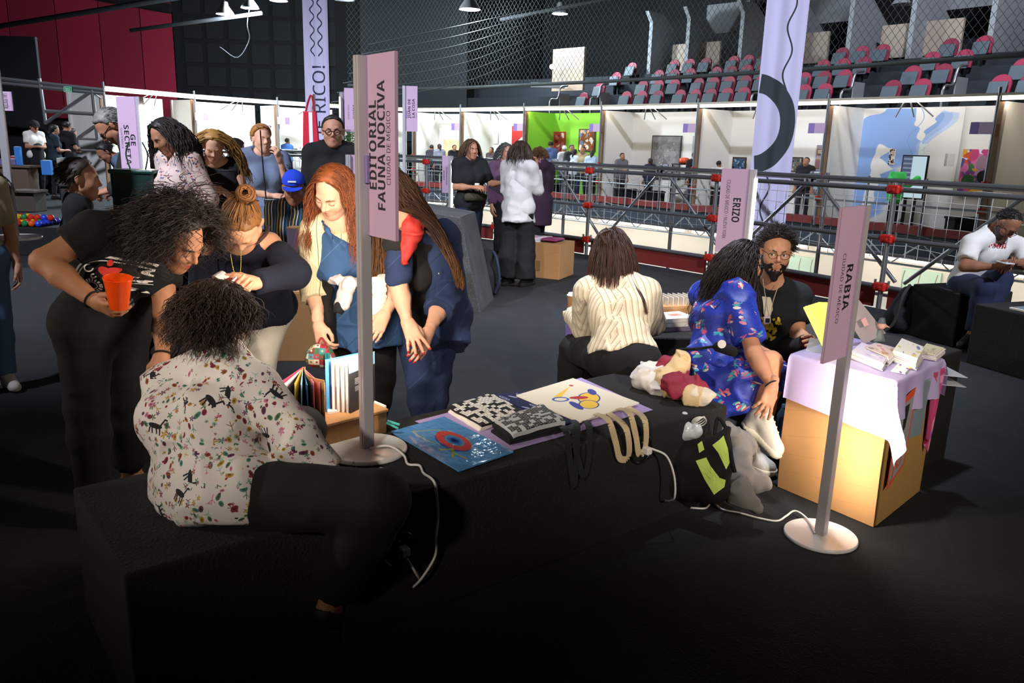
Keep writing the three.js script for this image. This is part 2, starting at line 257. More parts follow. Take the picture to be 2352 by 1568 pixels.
// for the right hand (palm down, fingers away from the body) the thumb lies on the left: x of the hand frame is mirrored
const hairCol = (c1, c2) => { const a = new THREE.Color(c1), b = new THREE.Color(c2); return (q, t) => q.copy(a).lerp(b, t); };
function tubes(strands, sides = 3) { // strands: {pts:[Vector3], r, c:[Color per point]}
  let nv = 0, ni = 0; for (const s of strands) { nv += s.pts.length * sides; ni += (s.pts.length - 1) * sides * 6; }
  const P = new Float32Array(nv * 3), N = new Float32Array(nv * 3), C = new Float32Array(nv * 3), I = new Uint32Array(ni); let v = 0, k = 0; const d = V(), n = V(), b = V(), u = V();
  for (const s of strands) {
    const m = s.pts.length, v0 = v;
    for (let i = 0; i < m; i++) {
      d.subVectors(s.pts[Math.min(m - 1, i + 1)], s.pts[Math.max(0, i - 1)]).normalize(); if (i === 0) u.set(Math.abs(d.y) < 0.9 ? 0 : 1, Math.abs(d.y) < 0.9 ? 1 : 0, 0); n.copy(u).addScaledVector(d, -u.dot(d)).normalize(); u.copy(n); b.crossVectors(d, n);
      const t = i / (m - 1), r = s.r * (t < 0.12 ? 0.5 + t * 4 : 1) * (1 - 0.75 * Math.max(0, t - 0.55) / 0.45), c = s.c[i] || s.c[0];
      for (let j = 0; j < sides; j++) { const a = j / sides * 6.2832, ca = Math.cos(a), sa = Math.sin(a), o = v * 3; N[o] = n.x * ca + b.x * sa; N[o + 1] = n.y * ca + b.y * sa; N[o + 2] = n.z * ca + b.z * sa; P[o] = s.pts[i].x + N[o] * r; P[o + 1] = s.pts[i].y + N[o + 1] * r; P[o + 2] = s.pts[i].z + N[o + 2] * r; C[o] = c.r; C[o + 1] = c.g; C[o + 2] = c.b; v++; }
      if (i) for (let j = 0; j < sides; j++) { const a = v0 + (i - 1) * sides + j, a2 = v0 + (i - 1) * sides + (j + 1) % sides, e = a + sides, e2 = a2 + sides; I[k++] = a; I[k++] = a2; I[k++] = e; I[k++] = a2; I[k++] = e2; I[k++] = e; }
    }
  }
  const g = new THREE.BufferGeometry(); g.setAttribute('position', new THREE.BufferAttribute(P, 3)); g.setAttribute('normal', new THREE.BufferAttribute(N, 3)); g.setAttribute('color', new THREE.BufferAttribute(C, 3)); g.setIndex(new THREE.BufferAttribute(I, 1)); return g;
}
const region = (hairline = 0.2) => (d) => d.z - (hairline + 0.9 * Math.max(0, d.y - 0.25)) < 0 && d.y > -0.5 && (d.y > -0.12 || d.z < -0.1);
// hairline: how far the hair grows towards the face (a place, not a tone); o.hair: { n, len:[a,b], comb(d, root)->dir in the head's axes, grav, curl:[radius, turns per m], vol, c1, c2, tip, hairline, r, blob:[rc in head axes] }
function hairMesh(o, J, M, hitField, cell) {
  const h = o.hair, list = [], Minv = M.clone().invert(), cran = V(0, 0.03, -0.012), rad = V(0.074, 0.083, 0.095), a = new THREE.Color(h.c1), b = new THREE.Color(h.c2 || h.c1), tip = h.tip && new THREE.Color(h.tip), reg = h.region || region(h.hairline), dirM = (v) => v.clone().transformDirection(M);
  // the cap under the strands
  const capT = h.cap ?? 0.006, pr = (h.blob || []).map((q) => rc(V(...q[0]), V(...q[1]), q[2], q[3] ?? q[2], q[4]));
  const capEl = ell(cran, V(1, 0, 0), V(0, 1, 0), V(0, 0, 1), rad.x + capT, rad.y + capT, rad.z + capT), hairline = h.hairline ?? 0.2, bl = pr.length ? field(pr, h.blobK || 0.02) : null, na = h.rough ?? 0.004, nf = h.roughF || 60;
  const f = (x, y, z) => { const dx = x / 0.08, dy = (y - 0.03) / 0.089, dz = (z + 0.012) / 0.1; let d = pd(capEl, x, y, z); const front = Math.max(dz - (hairline + 0.9 * Math.max(0, dy - 0.25)), -dy - 0.55, Math.min(-dy - 0.1, dz + 0.15)) * 0.085; d = smax(d, front, 0.01); if (bl) d = smin(d, bl(x, y, z), h.blobK || 0.02); return d + na * noise(x * nf, y * nf * 0.5, z * nf); };
  const bb = new THREE.Box3(V(-0.13, -0.13, -0.15), V(0.13, 0.15, 0.14)); for (const q of pr) bb.union(bounds([q], 0.02)); if (h.noCap !== true) { const g = nets(f, bb, cell); paint(g, (x, y, z, q) => { const t = 0.5 + 0.5 * noise(x * 140, y * 22, z * 140); q.copy(a).lerp(b, t * 0.7); if (tip && h.tipBlob) q.lerp(tip, clamp((-y - h.tipBlob) * 8, 0, 1)); }); g.applyMatrix4(M); list.push(g); }
  const strands = [], grad = V(), e = 0.004;
  for (let i = 0, guard = 0; i < (h.n || 0) && guard < 60000; guard++) {
    const d = V(rr(-1, 1), rr(-1, 1), rr(-1, 1)); if (d.lengthSq() > 1 || d.lengthSq() < 0.05) continue; d.normalize(); if (!reg(d)) continue; i++;
    const root = d.clone().multiply(rad).add(cran), wv = root.clone().applyMatrix4(M), nrm = dirM(d.clone().divide(rad).normalize()), len = rr(h.len[0], h.len[1]) * (h.lenAt ? h.lenAt(d) : 1), comb = h.comb ? dirM(h.comb(d, root).normalize()) : nrm.clone();
    let dir = comb.clone().multiplyScalar(1).addScaledVector(nrm, h.rise ?? 0.35).add(V(rr(-1, 1), rr(-1, 1), rr(-1, 1)).multiplyScalar(h.messy ?? 0.12)).normalize(), p = wv.clone(); const step = h.step || 0.014, n = Math.max(3, Math.ceil(len / step)), pts = [p.clone()], cols = [], lift = rr(0.002, h.vol ?? 0.012), ph = rr(0, 6.28), tone = rnd(), drift = V(rr(-1, 1), 0, rr(-1, 1)).multiplyScalar(h.spread ?? 0.08);
    for (let k = 0; k < n; k++) {
      const t = k / n, g = (h.grav ?? 0.12) * (h.gravRamp ? Math.min(1, t * h.gravRamp) : 1); dir.multiplyScalar(1 - g).addScaledVector(h.down || V(0, -1, 0), g).addScaledVector(drift, 0.1).normalize(); p = p.clone().addScaledVector(dir, step);
      if (hitField) { const dd = hitField(p.x, p.y, p.z); if (dd < lift) { grad.set(hitField(p.x + e, p.y, p.z) - dd, hitField(p.x, p.y + e, p.z) - dd, hitField(p.x, p.y, p.z + e) - dd).normalize(); p.addScaledVector(grad, lift - dd); dir.addScaledVector(grad, -Math.min(0, dir.dot(grad)) * 0.9).normalize(); } }
      if (h.clear !== false) { const q = p.clone().applyMatrix4(Minv), m = h.clear ?? 0.07; if (q.z > 0.02 && q.y < 0.08 && q.y > -0.16 && Math.abs(q.x) < m) { q.x = lerp(q.x, (d.x > 0 ? 1 : -1) * m, 0.5); p.copy(q.applyMatrix4(M)); } }
      if (h.pull) h.pull(p, t, Minv, M, d); pts.push(p.clone());
    }
    if (h.curl) { const u = V(rr(-1, 1), rr(-1, 1), rr(-1, 1)).normalize(), w = u.clone().cross(V(0, 1, 0.1)).normalize(), u2 = w.clone().cross(V(0, 1, 0)).normalize(), fr = h.curl[1] * 6.28 * rr(0.8, 1.2); pts.forEach((q, k) => { const s = k * step, rp = Math.min(1, s / (h.curl[2] || 0.05)) * h.curl[0] * 1; q.addScaledVector(w, Math.cos(ph + s * fr) * rp).addScaledVector(u2, Math.sin(ph + s * fr) * rp); }); }
    for (let k = 0; k < pts.length; k++) { const c = a.clone().lerp(b, tone); if (tip) c.lerp(tip, clamp((k / pts.length - (h.tipFrom ?? 0.5)) * 2.5, 0, 1) * (0.4 + 0.6 * ((tone * 7) % 1))); cols.push(c); }
    strands.push({ pts, r: (h.r || 0.0026) * rr(0.7, 1.3), c: cols });
  }
  for (const x of h.extra ? h.extra(M) : []) strands.push(x);
  if (strands.length) list.push(tubes(strands, h.sides || 3));
  for (const g of list) { g.deleteAttribute('uv'); } return list.length > 1 ? mergeGeometries(list.map((g) => g.index ? g.toNonIndexed() : g)) : list[0];
}

function person(o) {
  const J = o.J, lod = LOD[o.lod || 'near'], s = o.size || 1; skeleton(J, o);
  const hz = J.look.clone().normalize(); let hy = (J.headUp || J.head.clone().sub(J.neck)).clone(); hy.addScaledVector(hz, -hy.dot(hz)).normalize(); const hx = hy.clone().cross(hz), hs = (o.headSize || 1) * (o.female ? 0.97 : 1.03) * s; J.headC = J.head; J.headY = hy.clone().multiplyScalar(hs); J.headZ = hz.clone().multiplyScalar(hs);
  const M = frame(J.head, hx.clone().multiplyScalar(hs), hy.clone().multiplyScalar(hs), hz.clone().multiplyScalar(hs));
  const P = bodyParts(J, o), base = o.base || V(J.hip.x, 0, J.hip.z), root = thing('person', o.label, 'person', base, o.group); if (o.carried) root.userData.kind = undefined;
  const limbs = []; for (const q of ['L', 'R']) { P.arm[q].forEach((a) => limbs.push(seg(a))); P.leg[q].forEach((a) => limbs.push(seg(a))); (P.foot[q] || []).forEach((a) => limbs.push(seg(a))); }
  const prims = [...P.hips, ...P.torso, ...P.yoke, ...P.neck, ...limbs], bf = field(prims, 0.025 * s);
  const gs = []; { const g = nets(bf, bounds(prims, lod[0] * 2), lod[0]), c0 = new THREE.Color(o.skin), lc = o.legSkin && new THREE.Color(o.legSkin); paint(g, (x, y, z, q) => { q.copy(c0); }); gs.push(g); }
  const hg = headShape(o, o.headCell || lod[1]); hg.applyMatrix4(M); gs.push(hg);
  for (const q of ['L', 'R']) if (J['w' + q] && !(o.noHand || '').includes(q)) { const h = (o.hands || {})[q] || {}, w = J['w' + q], dir = h.to ? h.to.clone().sub(w) : w.clone().sub(J['e' + q]), back = h.back ? h.back.clone() : V(0, 1, 0.2); const hgeo = handShape(o, h, q, lod[2]); hgeo.applyMatrix4(handFrame(w, dir, back, q)); gs.push(hgeo); }
  const body = wpart(root, 'body', mergeGeometries(gs.map((g) => g.toNonIndexed())), SKIN);
  // hair
  if (o.hair) { const hit = o.lod === 'far' || o.lod === 'tiny' ? null : field([...prims, ell(V(0, 0.03, -0.012).applyMatrix4(M), hx, hy, hz, 0.074 * hs, 0.083 * hs, 0.095 * hs), ell(V(0, -0.03, 0.026).applyMatrix4(M), hx, hy, hz, 0.057 * hs, 0.082 * hs, 0.062 * hs)], 0.02); const g = hairMesh(o, J, M, hit, Math.max(lod[1] * 1.6, 0.005)); if (g) wpart(root, 'hair', g, HAIR); }
  if (o.beard) { const bd = o.beard, t = bd.t || 0.007, f1 = ell(V(0, -0.042, 0.024), V(1, 0, 0), V(0, 1, 0), V(0, 0, 1), 0.06 + t, 0.078 + t, 0.063 + t), jaw = [f1, rc(V(0.055, -0.045, 0.005), V(0.024, -0.094, 0.05), 0.0235, 0.022), rc(V(-0.055, -0.045, 0.005), V(-0.024, -0.094, 0.05), 0.0235, 0.022), rc(V(0, -0.1, 0.058), V(0, -0.118 - (bd.long || 0), 0.06), 0.03, 0.02), rc(V(0.028, -0.062, 0.076), V(0, -0.043, 0.09), 0.006, 0.007, 0.006), rc(V(-0.028, -0.062, 0.076), V(0, -0.043, 0.09), 0.006, 0.007, 0.006)], ff = field(jaw, 0.015), g = nets((x, y, z) => { let d = ff(x, y, z); d = smax(d, y + 0.045 - clamp((Math.abs(x) - 0.03) * 1.6, 0, 0.05), 0.004); d = Math.max(d, -z - 0.012); d = smax(d, 0.0125 - Math.hypot(x * 0.5, y + 0.061, (z - 0.088) * 0.4), 0.006); return d + 0.002 * noise(x * 200, y * 120, z * 200); }, new THREE.Box3(V(-0.1, -0.17, -0.03), V(0.1, 0.02, 0.13)), lod[1]); const c1 = new THREE.Color(bd.c), c2 = new THREE.Color(bd.c2 || bd.c); paint(g, (x, y, z, q) => q.copy(c1).lerp(c2, 0.5 + 0.5 * noise(x * 300, y * 90, z * 300))); g.applyMatrix4(M); wpart(root, 'beard', g, HAIR); }
  if (lod[1] < 0.009) { // brows and eyes
    const br = []; for (const q of [-1, 1]) br.push(rc(V(q * 0.014, 0.0185, 0.0895), V(q * 0.032, 0.0255, 0.0865), 0.0034, 0.0034), rc(V(q * 0.032, 0.0255, 0.0865), V(q * 0.051, 0.0195, 0.0725), 0.0034, 0.002)); const g = nets(field(br, 0.003), bounds(br, 0.01), Math.min(0.0034, lod[1])); const c = new THREE.Color(o.brow || (o.hair && o.hair.c1) || 0x20150f); paint(g, (x, y, z, q) => q.copy(c)); g.applyMatrix4(M); wpart(root, 'eyebrows', g, HAIR);
    if (o.eyes === 'open') for (const q of [-1, 1]) { const e = new THREE.SphereGeometry(0.0118, 18, 14); e.translate(q * 0.0315, 0.0005, 0.0735); e.applyMatrix4(M); const em = wpart(root, 'eye', e, M_EYE); const gz = o.gaze || [0, 0]; const ir = new THREE.SphereGeometry(0.0062, 12, 8); ir.scale(1, 1, 0.45); ir.translate(q * 0.0315 + gz[0], 0.0005 + gz[1], 0.0835); ir.applyMatrix4(M); const p = wpart(em, 'iris', ir, M_IRIS); }
  }
  const ctx = { J, P, root, o, M, bf, lod, s, bodyPrims: prims }; for (const w of o.wears || []) w(ctx);
  return root;
}
// ---------- clothes: each returns a function that adds one part to the person ----------
function addCloth(c, name, f, prims, mat, w) {
  const cell = w.cell || Math.max(c.lod[0] * 0.7, 0.009), amp = w.fold ?? 0.004, fq = w.foldF || 14;
  let g = nets(amp ? (x, y, z) => f(x, y, z) + amp * 0.6 * noise(x * fq, y * fq * 0.6, z * fq) - amp * (1 - Math.min(1, 2.6 * Math.abs(noise(x * fq * 0.75 + 5 + y * 2.5, y * fq * 0.9, z * fq * 0.75 - y * 3)))) + amp * 0.4 : f, bounds(prims, 0.03), cell);
  if (mat.map) { const p = V(); for (let q = c.root; q && q !== scene; q = q.parent) p.add(q.position); g.translate(-p.x, -p.y, -p.z); if (w.turn) g.rotateY(w.turn); g = boxUV(g, w.uv || 1, w.u0 || 0, w.v0 || 0); if (w.turn) g.rotateY(-w.turn); const m = part(c.root, name, g, mat, w.label); return m; }
  return wpart(c.root, name, g, mat, w.label);
}
const sleeveTo = (c, q, to, t, cuff) => { // prims of a sleeve up to 1 = elbow, 2 = wrist
  const A = c.P.arm[q], out = []; if (!A.length || to <= 0) return out; const [S, E, r1, r2] = A[0], Wr = c.J['w' + q], t2 = Array.isArray(t) ? t : [t, t];
  if (to <= 1) { out.push(rcFlat(S, S.clone().lerp(E, to), r1 + t2[0], lerp(r1, r2, to) + t2[1] + (cuff || 0))); } else { out.push(rc(S, E, r1 + t2[0], r2 + t2[1])); out.push(rcFlat(E, E.clone().lerp(Wr, to - 1), r2 + t2[1], lerp(r2, 0.028 * c.s, to - 1) + t2[1] + (cuff || 0))); } return out;
};
const top = (mat, w = {}) => (c) => {
  const { J, P } = c, t = w.t ?? 0.014, tor = [...P.torso, ...P.hips, ...P.yoke].map((p) => ({ ...p, r1: p.r1 + t, r2: p.r2 + t, k: 0.04 })), hem = w.hem ?? -0.08, up = J.up;
  for (const x of w.extra || []) tor.push(rc(x[0], x[1], x[2], x[3] ?? x[2], 0.05)); const sl = []; for (const q of ['L', 'R']) { const to = w[q] ?? w.sleeve ?? 0.5; sl.push(...sleeveTo(c, q, to, w.st ?? t, w.cuff)); }
  const ft = fieldAll(tor, 0.04), fs = sl.length ? fieldAll(sl, 0.02) : null, nk = J.neck.clone().addScaledVector(up, w.nu ?? 0.06).addScaledVector(J.fwd, w.nf ?? 0.03), nr = w.neck ?? 0.075, hp = J.hip, off = w.off || [];
  const f = (x, y, z) => { let d = ft(x, y, z); d = smax(d, hem - ((x - hp.x) * up.x + (y - hp.y) * up.y + (z - hp.z) * up.z) + (w.wavy ? w.wavy * Math.sin(Math.atan2(x - hp.x, z - hp.z) * 3) : 0), 0.012); d = smax(d, nr - Math.hypot(x - nk.x, y - nk.y, z - nk.z), 0.01); if (fs) d = smin(d, fs(x, y, z), 0.025); for (const q of off) d = smax(d, q[1] - Math.hypot(x - q[0].x, y - q[0].y, z - q[0].z), 0.01); return d; };
  return addCloth(c, w.name || 'shirt', f, [...tor, ...sl], mat, w);
};
const bottom = (mat, w = {}) => (c) => {
  const { J, P } = c, t = w.t ?? 0.012, hp = P.hips.map((p) => ({ ...p, r1: p.r1 + t, r2: p.r2 + t })), lg = [], to = w.to ?? 1.95, up = J.up;
  for (const q of ['L', 'R']) { const L = P.leg[q]; if (!L.length) continue; const [h, k, r1, r2] = L[0], a = J['a' + q], w2 = w.hemW ?? 0, n = w[q] ?? to; if (n <= 1) lg.push(rcFlat(h, h.clone().lerp(k, n), r1 + t, lerp(r1, r2, n) + t + w2)); else { lg.push(rc(h, k, r1 + t, r2 + t + w2 * 0.3)); const e = k.clone().lerp(a, n - 1), m = k.clone().lerp(e, 0.34); lg.push(rc(k, m, r2 + t + w2 * 0.3, L[1][3] + t + w2 * 0.5), rcFlat(m, e, L[1][3] + t + w2 * 0.5, 0.04 + t + w2)); } }
  for (const x of w.extra || []) lg.push(rc(x[0], x[1], x[2], x[3] ?? x[2], 0.05)); const fh = fieldAll(hp, 0.05), fl = fieldAll(lg, w.k || 0.025), top0 = w.waist ?? 0.1, h0 = J.hip;
  const f = (x, y, z) => smin(smax(fh(x, y, z), (x - h0.x) * up.x + (y - h0.y) * up.y + (z - h0.z) * up.z - top0, 0.01), fl(x, y, z), 0.035);
  return addCloth(c, w.name || 'trousers', f, [...hp, ...lg], mat, { fold: 0.0045, cell: Math.max(0.011, c.lod[0] * 0.85), ...w });
};
const shell = (name, mat, prims, w = {}) => (c) => { const pr = prims.map((x) => x.t === undefined ? (x[4] ? rcFlat(x[0], x[1], x[2], x[3] ?? x[2]) : rc(x[0], x[1], x[2], x[3] ?? x[2])) : x), f0 = fieldAll(pr, w.k || 0.03), f = w.clip ? (x, y, z) => Math.max(f0(x, y, z), w.clip(x, y, z)) : f0; return addCloth(c, name, f, pr, mat, w); };
const shoes = (mat, w = {}) => (c) => { for (const q of w.only || ['L', 'R']) { const F = c.P.foot[q]; if (!F) continue; const t = w.t ?? 0.008, pr = F.map((a) => rc(a[0], a[1], a[2] + t, a[3] + t)), fl = c.J['floor' + q] ?? 0, bare = w.low ? [pr[1], rc(F[2][0].clone().lerp(F[2][1], 0.35), F[2][1], F[2][2] + t * 0.8, F[2][3] + t)] : pr; if (w.high) pr.push(rcFlat(F[0][0], F[0][0].clone().lerp(c.J['k' + q], w.high), 0.048, 0.046)); const f0 = fieldAll(bare === pr ? pr : bare, 0.015), J = c.J, a = J['a' + q], tt = J['t' + q], up = w.tilt ? w.tilt[q] : null; const sn = (up || V(0, 1, 0)).clone().normalize(), so = (fl !== undefined && !up) ? V(0, fl, 0) : tt.clone().addScaledVector(sn, -0.032); const hgt = (x, y, z) => (x - so.x) * sn.x + (y - so.y) * sn.y + (z - so.z) * sn.z; const m = addCloth(c, 'shoe', (x, y, z) => smax(f0(x, y, z), 0.012 - hgt(x, y, z), 0.004), pr, mat, { fold: 0, cell: w.cell || Math.max(0.007, c.lod[0] * 0.6) }); const fs = fieldAll(pr.slice(1).map((p) => ({ ...p, r1: p.r1 + 0.006, r2: p.r2 + 0.006 })), 0.015); if (w.sole) { const sp = V(); const sg = nets((x, y, z) => { const hh = hgt(x, y, z); return Math.max(fs(x, y, z), -hh, hh - (w.soleH || 0.026)); }, bounds(pr, 0.03), w.cell || Math.max(0.007, c.lod[0] * 0.6)); wpart(m, 'sole', sg, w.sole); } } };
function glasses(mat = M_RIM, w = {}) { return (c) => { const list = []; for (const q of [-1, 1]) { const r = new THREE.TorusGeometry(0.0215, w.r || 0.0016, 6, 20); r.scale(1.08, w.tall || 0.85, 1); r.translate(q * 0.0315, -0.002, 0.096); list.push(r, bar(V(q * 0.055, 0.004, 0.094), V(q * 0.081, 0.006, -0.005), (w.r || 0.0016) * 1.1, 6)); } list.push(bar(V(-0.009, 0.002, 0.098), V(0.009, 0.002, 0.098), w.r || 0.0016, 6)); const g = merge(list); g.applyMatrix4(c.M); const m = wpart(c.root, 'glasses', g, mat); if (w.lens) for (const q of [-1, 1]) { const l = new THREE.CircleGeometry(0.0205, 18); l.scale(1.08, w.tall || 0.85, 1); l.translate(q * 0.0315, -0.002, 0.096); l.applyMatrix4(c.M); wpart(m, 'lens', l, M_LENS); } }; }

// a standing figure from its place on the floor, its height and the way it faces (yaw 0 = towards the viewer, turning to the picture's right)
function standing(o) {
  const k = o.h / 1.7, y = o.yaw || 0, F = V(Math.sin(y), 0, Math.cos(y)), R = V(-Math.cos(y), 0, Math.sin(y)), b = o.at, lean = o.lean || 0, P = (r, u, f) => b.clone().addScaledVector(R, r * k).addScaledVector(F, f * k).add(V(0, u * k, 0)), st = o.step || 0.04, J = { right: R.clone() };
  const tilt = (r, u, f) => { const hu = u - 0.93, c = Math.cos(lean), s = Math.sin(lean); return P(r, 0.93 + hu * c - f * s, f * c + hu * s); };
  J.hip = P(0, 0.93, 0); J.chest = tilt(0, 1.24, 0.005); J.neck = tilt(0, 1.435, -0.015); const nod = o.nod || 0, hp = V(0, 0.125 * Math.cos(nod * 0.7), 0.03 + 0.11 * Math.sin(nod * 0.7)); J.head = tilt(0, 1.435 + hp.y, -0.015 + hp.z); const tl = (o.turn || 0) + y; J.look = V(Math.sin(tl) * Math.cos(nod + lean * 0.6), -Math.sin(nod + lean * 0.6), Math.cos(tl) * Math.cos(nod + lean * 0.6)); J.headUp = V(0, 1, 0);
  J.sR = tilt(0.165 * (o.sh || 1), 1.385, -0.01); J.sL = tilt(-0.165 * (o.sh || 1), 1.385, -0.01);
  const pose = { down: [[0.21, 1.1, 0], [0.22, 0.86, 0.06]], front: [[0.2, 1.11, 0.02], [0.07, 1.12, 0.24]], phone: [[0.2, 1.1, 0.03], [0.08, 1.2, 0.24]], up: [[0.2, 1.14, 0.1], [0.1, 1.38, 0.2]], fold: [[0.21, 1.12, 0.04], [-0.06, 1.08, 0.16]], out: [[0.24, 1.15, 0.1], [0.26, 1.18, 0.34]], hip: [[0.26, 1.13, -0.05], [0.15, 0.98, 0.1]] };
  const aR = pose[o.armR || 'down'], aL = pose[o.armL || 'down']; J.eR = tilt(...aR[0]); J.wR = tilt(...aR[1]); J.eL = tilt(-aL[0][0], aL[0][1], aL[0][2]); J.wL = tilt(-aL[1][0], aL[1][1], aL[1][2]);
  J.kR = P(0.095, 0.5, 0.02 + st); J.kL = P(-0.095, 0.5, 0.02 - st); J.aR = P(0.1, 0.085, -0.03 + st * 1.3); J.aL = P(-0.1, 0.085, -0.03 - st * 1.3); J.tR = P(0.12, 0.035, 0.13 + st * 1.3); J.tL = P(-0.12, 0.035, 0.13 - st * 1.3); J.floorR = J.floorL = b.y;
  const hb = { R: o.armR, L: o.armL }, hands = {}; for (const q of ['R', 'L']) hands[q] = { curl: hb[q] ? 0.6 : 0.35, back: hb[q] ? F.clone().multiplyScalar(0.6).add(V(0, 0.5, 0)) : R.clone().multiplyScalar(q === 'R' ? 1 : -1), ...(o.handsX || {})[q] };
  o.J = J; o.hands = hands; o.size = k; o.base = b; if (o.pose) o.pose(J, P, tilt); return person(o);
}

// ---------- materials of the setting ----------
const speck = (n, lo, hi) => grey(n, () => lo + (hi - lo) * rnd() * rnd());
const carpetTex = (base, spread, size) => { const a = new Uint8Array(size * size * 4); for (let j = 0; j < size; j++) for (let i = 0; i < size; i++) { const k = (j * size + i) * 4, p = noise(i / size * 9, j / size * 9, 3) * 0.12, v = 1 + spread * (rnd() - 0.5) * 2 + p + (rnd() > 0.985 ? 0.9 : 0); for (let c = 0; c < 3; c++) a[k + c] = clamp(base[c] * v, 0, 255); a[k + 3] = 255; } const t = new THREE.DataTexture(a, size, size); t.magFilter = THREE.LinearFilter; t.wrapS = t.wrapT = THREE.RepeatWrapping; t.colorSpace = THREE.SRGBColorSpace; t.needsUpdate = true; return t; };
const pileTex = speck(256, 0, 1);
const M_FLOOR = std(0xffffff, 0.97, { map: carpetTex([25, 27, 29], 0.32, 512), bumpMap: pileTex, bumpScale: 0.004 });
const M_BLOCK = std(0xffffff, 0.97, { map: carpetTex([26, 25, 25], 0.45, 512), bumpMap: pileTex, bumpScale: 0.004 });
const M_BLACK = std(0x0b0c0e, 0.9), M_DARK = std(0x15181c, 0.85), M_WHITE = std(0xe9e7e2, 0.8), M_WOOD = std(0x7a5c44, 0.8), M_GREY = std(0x8b8d90, 0.8);
const M_STEEL = std(0xa9abad, 0.35, { metalness: 0.85 }), M_DULL = std(0x8a8c8f, 0.45, { metalness: 0.75 }), M_RED = std(0xc4261a, 0.45), M_TOE = std(0x7a241d, 0.7), M_ALU = std(0xb4b0b4, 0.4, { metalness: 0.1 }), M_LILAC = std(0xc6a6c0, 0.75), M_POWDER = phy(0xe9e7e4, 0.22, { clearcoat: 0.6, clearcoatRoughness: 0.12 });
const glow = (k, c = 0xfff4e2) => new THREE.MeshStandardMaterial({ color: 0x000000, roughness: 1, emissive: c, emissiveIntensity: k });
const M_TUBE = glow(3.2), M_STRIP = glow(7, 0xfff6ea), M_BAY = glow(5, 0xdff2ff);
function areaLight(pos, dir, w, h, k, color = 0xfff3e0, up) { const l = new THREE.RectAreaLight(color, k, w, h); l.name = 'strip_light'; l.position.copy(pos); if (up) l.up.copy(up); l.lookAt(pos.clone().add(dir)); scene.add(l); return l; }

// ---------- deck with the opening in its middle ----------
const RIM = [[8.2, -2.6], [6.6, -4.3], [5.15, -6.25], [3.84, -8.25], [2.51, -10.2], [1.07, -11.9], [-0.33, -13.4], [-1.6, -14.4], [-3.6, -15.9], [-6.0, -17.6], [-8.2, -19.6]];
const ARC = [[-10.9, -21.6], [-9.7, -24.6], [-7.9, -26.9], [-5.9, -28.6], [-3.7, -29.5], [-1.9, -28.2], [0.25, -26.0], [2.45, -23.8], [4.65, -21.2], [6.87, -18.3], [8.9, -15.4], [10.4, -13.2], [12.6, -9.6]];
{
  const s = new THREE.Shape(); s.moveTo(-24, 34); s.lineTo(24, 34); s.lineTo(24, -5); s.lineTo(-24, -5); s.closePath();
  const h = new THREE.Path(); RIM.forEach(([x, z], i) => i ? h.lineTo(x, -z - 0) : h.moveTo(x, -z)); for (const [x, z] of ARC.slice(1)) h.lineTo(x, -z); h.lineTo(12.6, 2.6); h.closePath(); s.holes.push(h);
  const g = new THREE.ExtrudeGeometry(s, { depth: 0.3, bevelEnabled: false }); g.rotateX(-Math.PI / 2); g.translate(0, -0.3, 0); struct('floor', boxUV(g, 1), M_FLOOR, 'dark grey carpeted deck of the hall');
  struct('floor', boxUV(box(24, 0.2, 34, 3, -3.3, -15), 1), std(0xb9b4a8, 0.6), 'pale floor of the lower level seen through the railing');
}
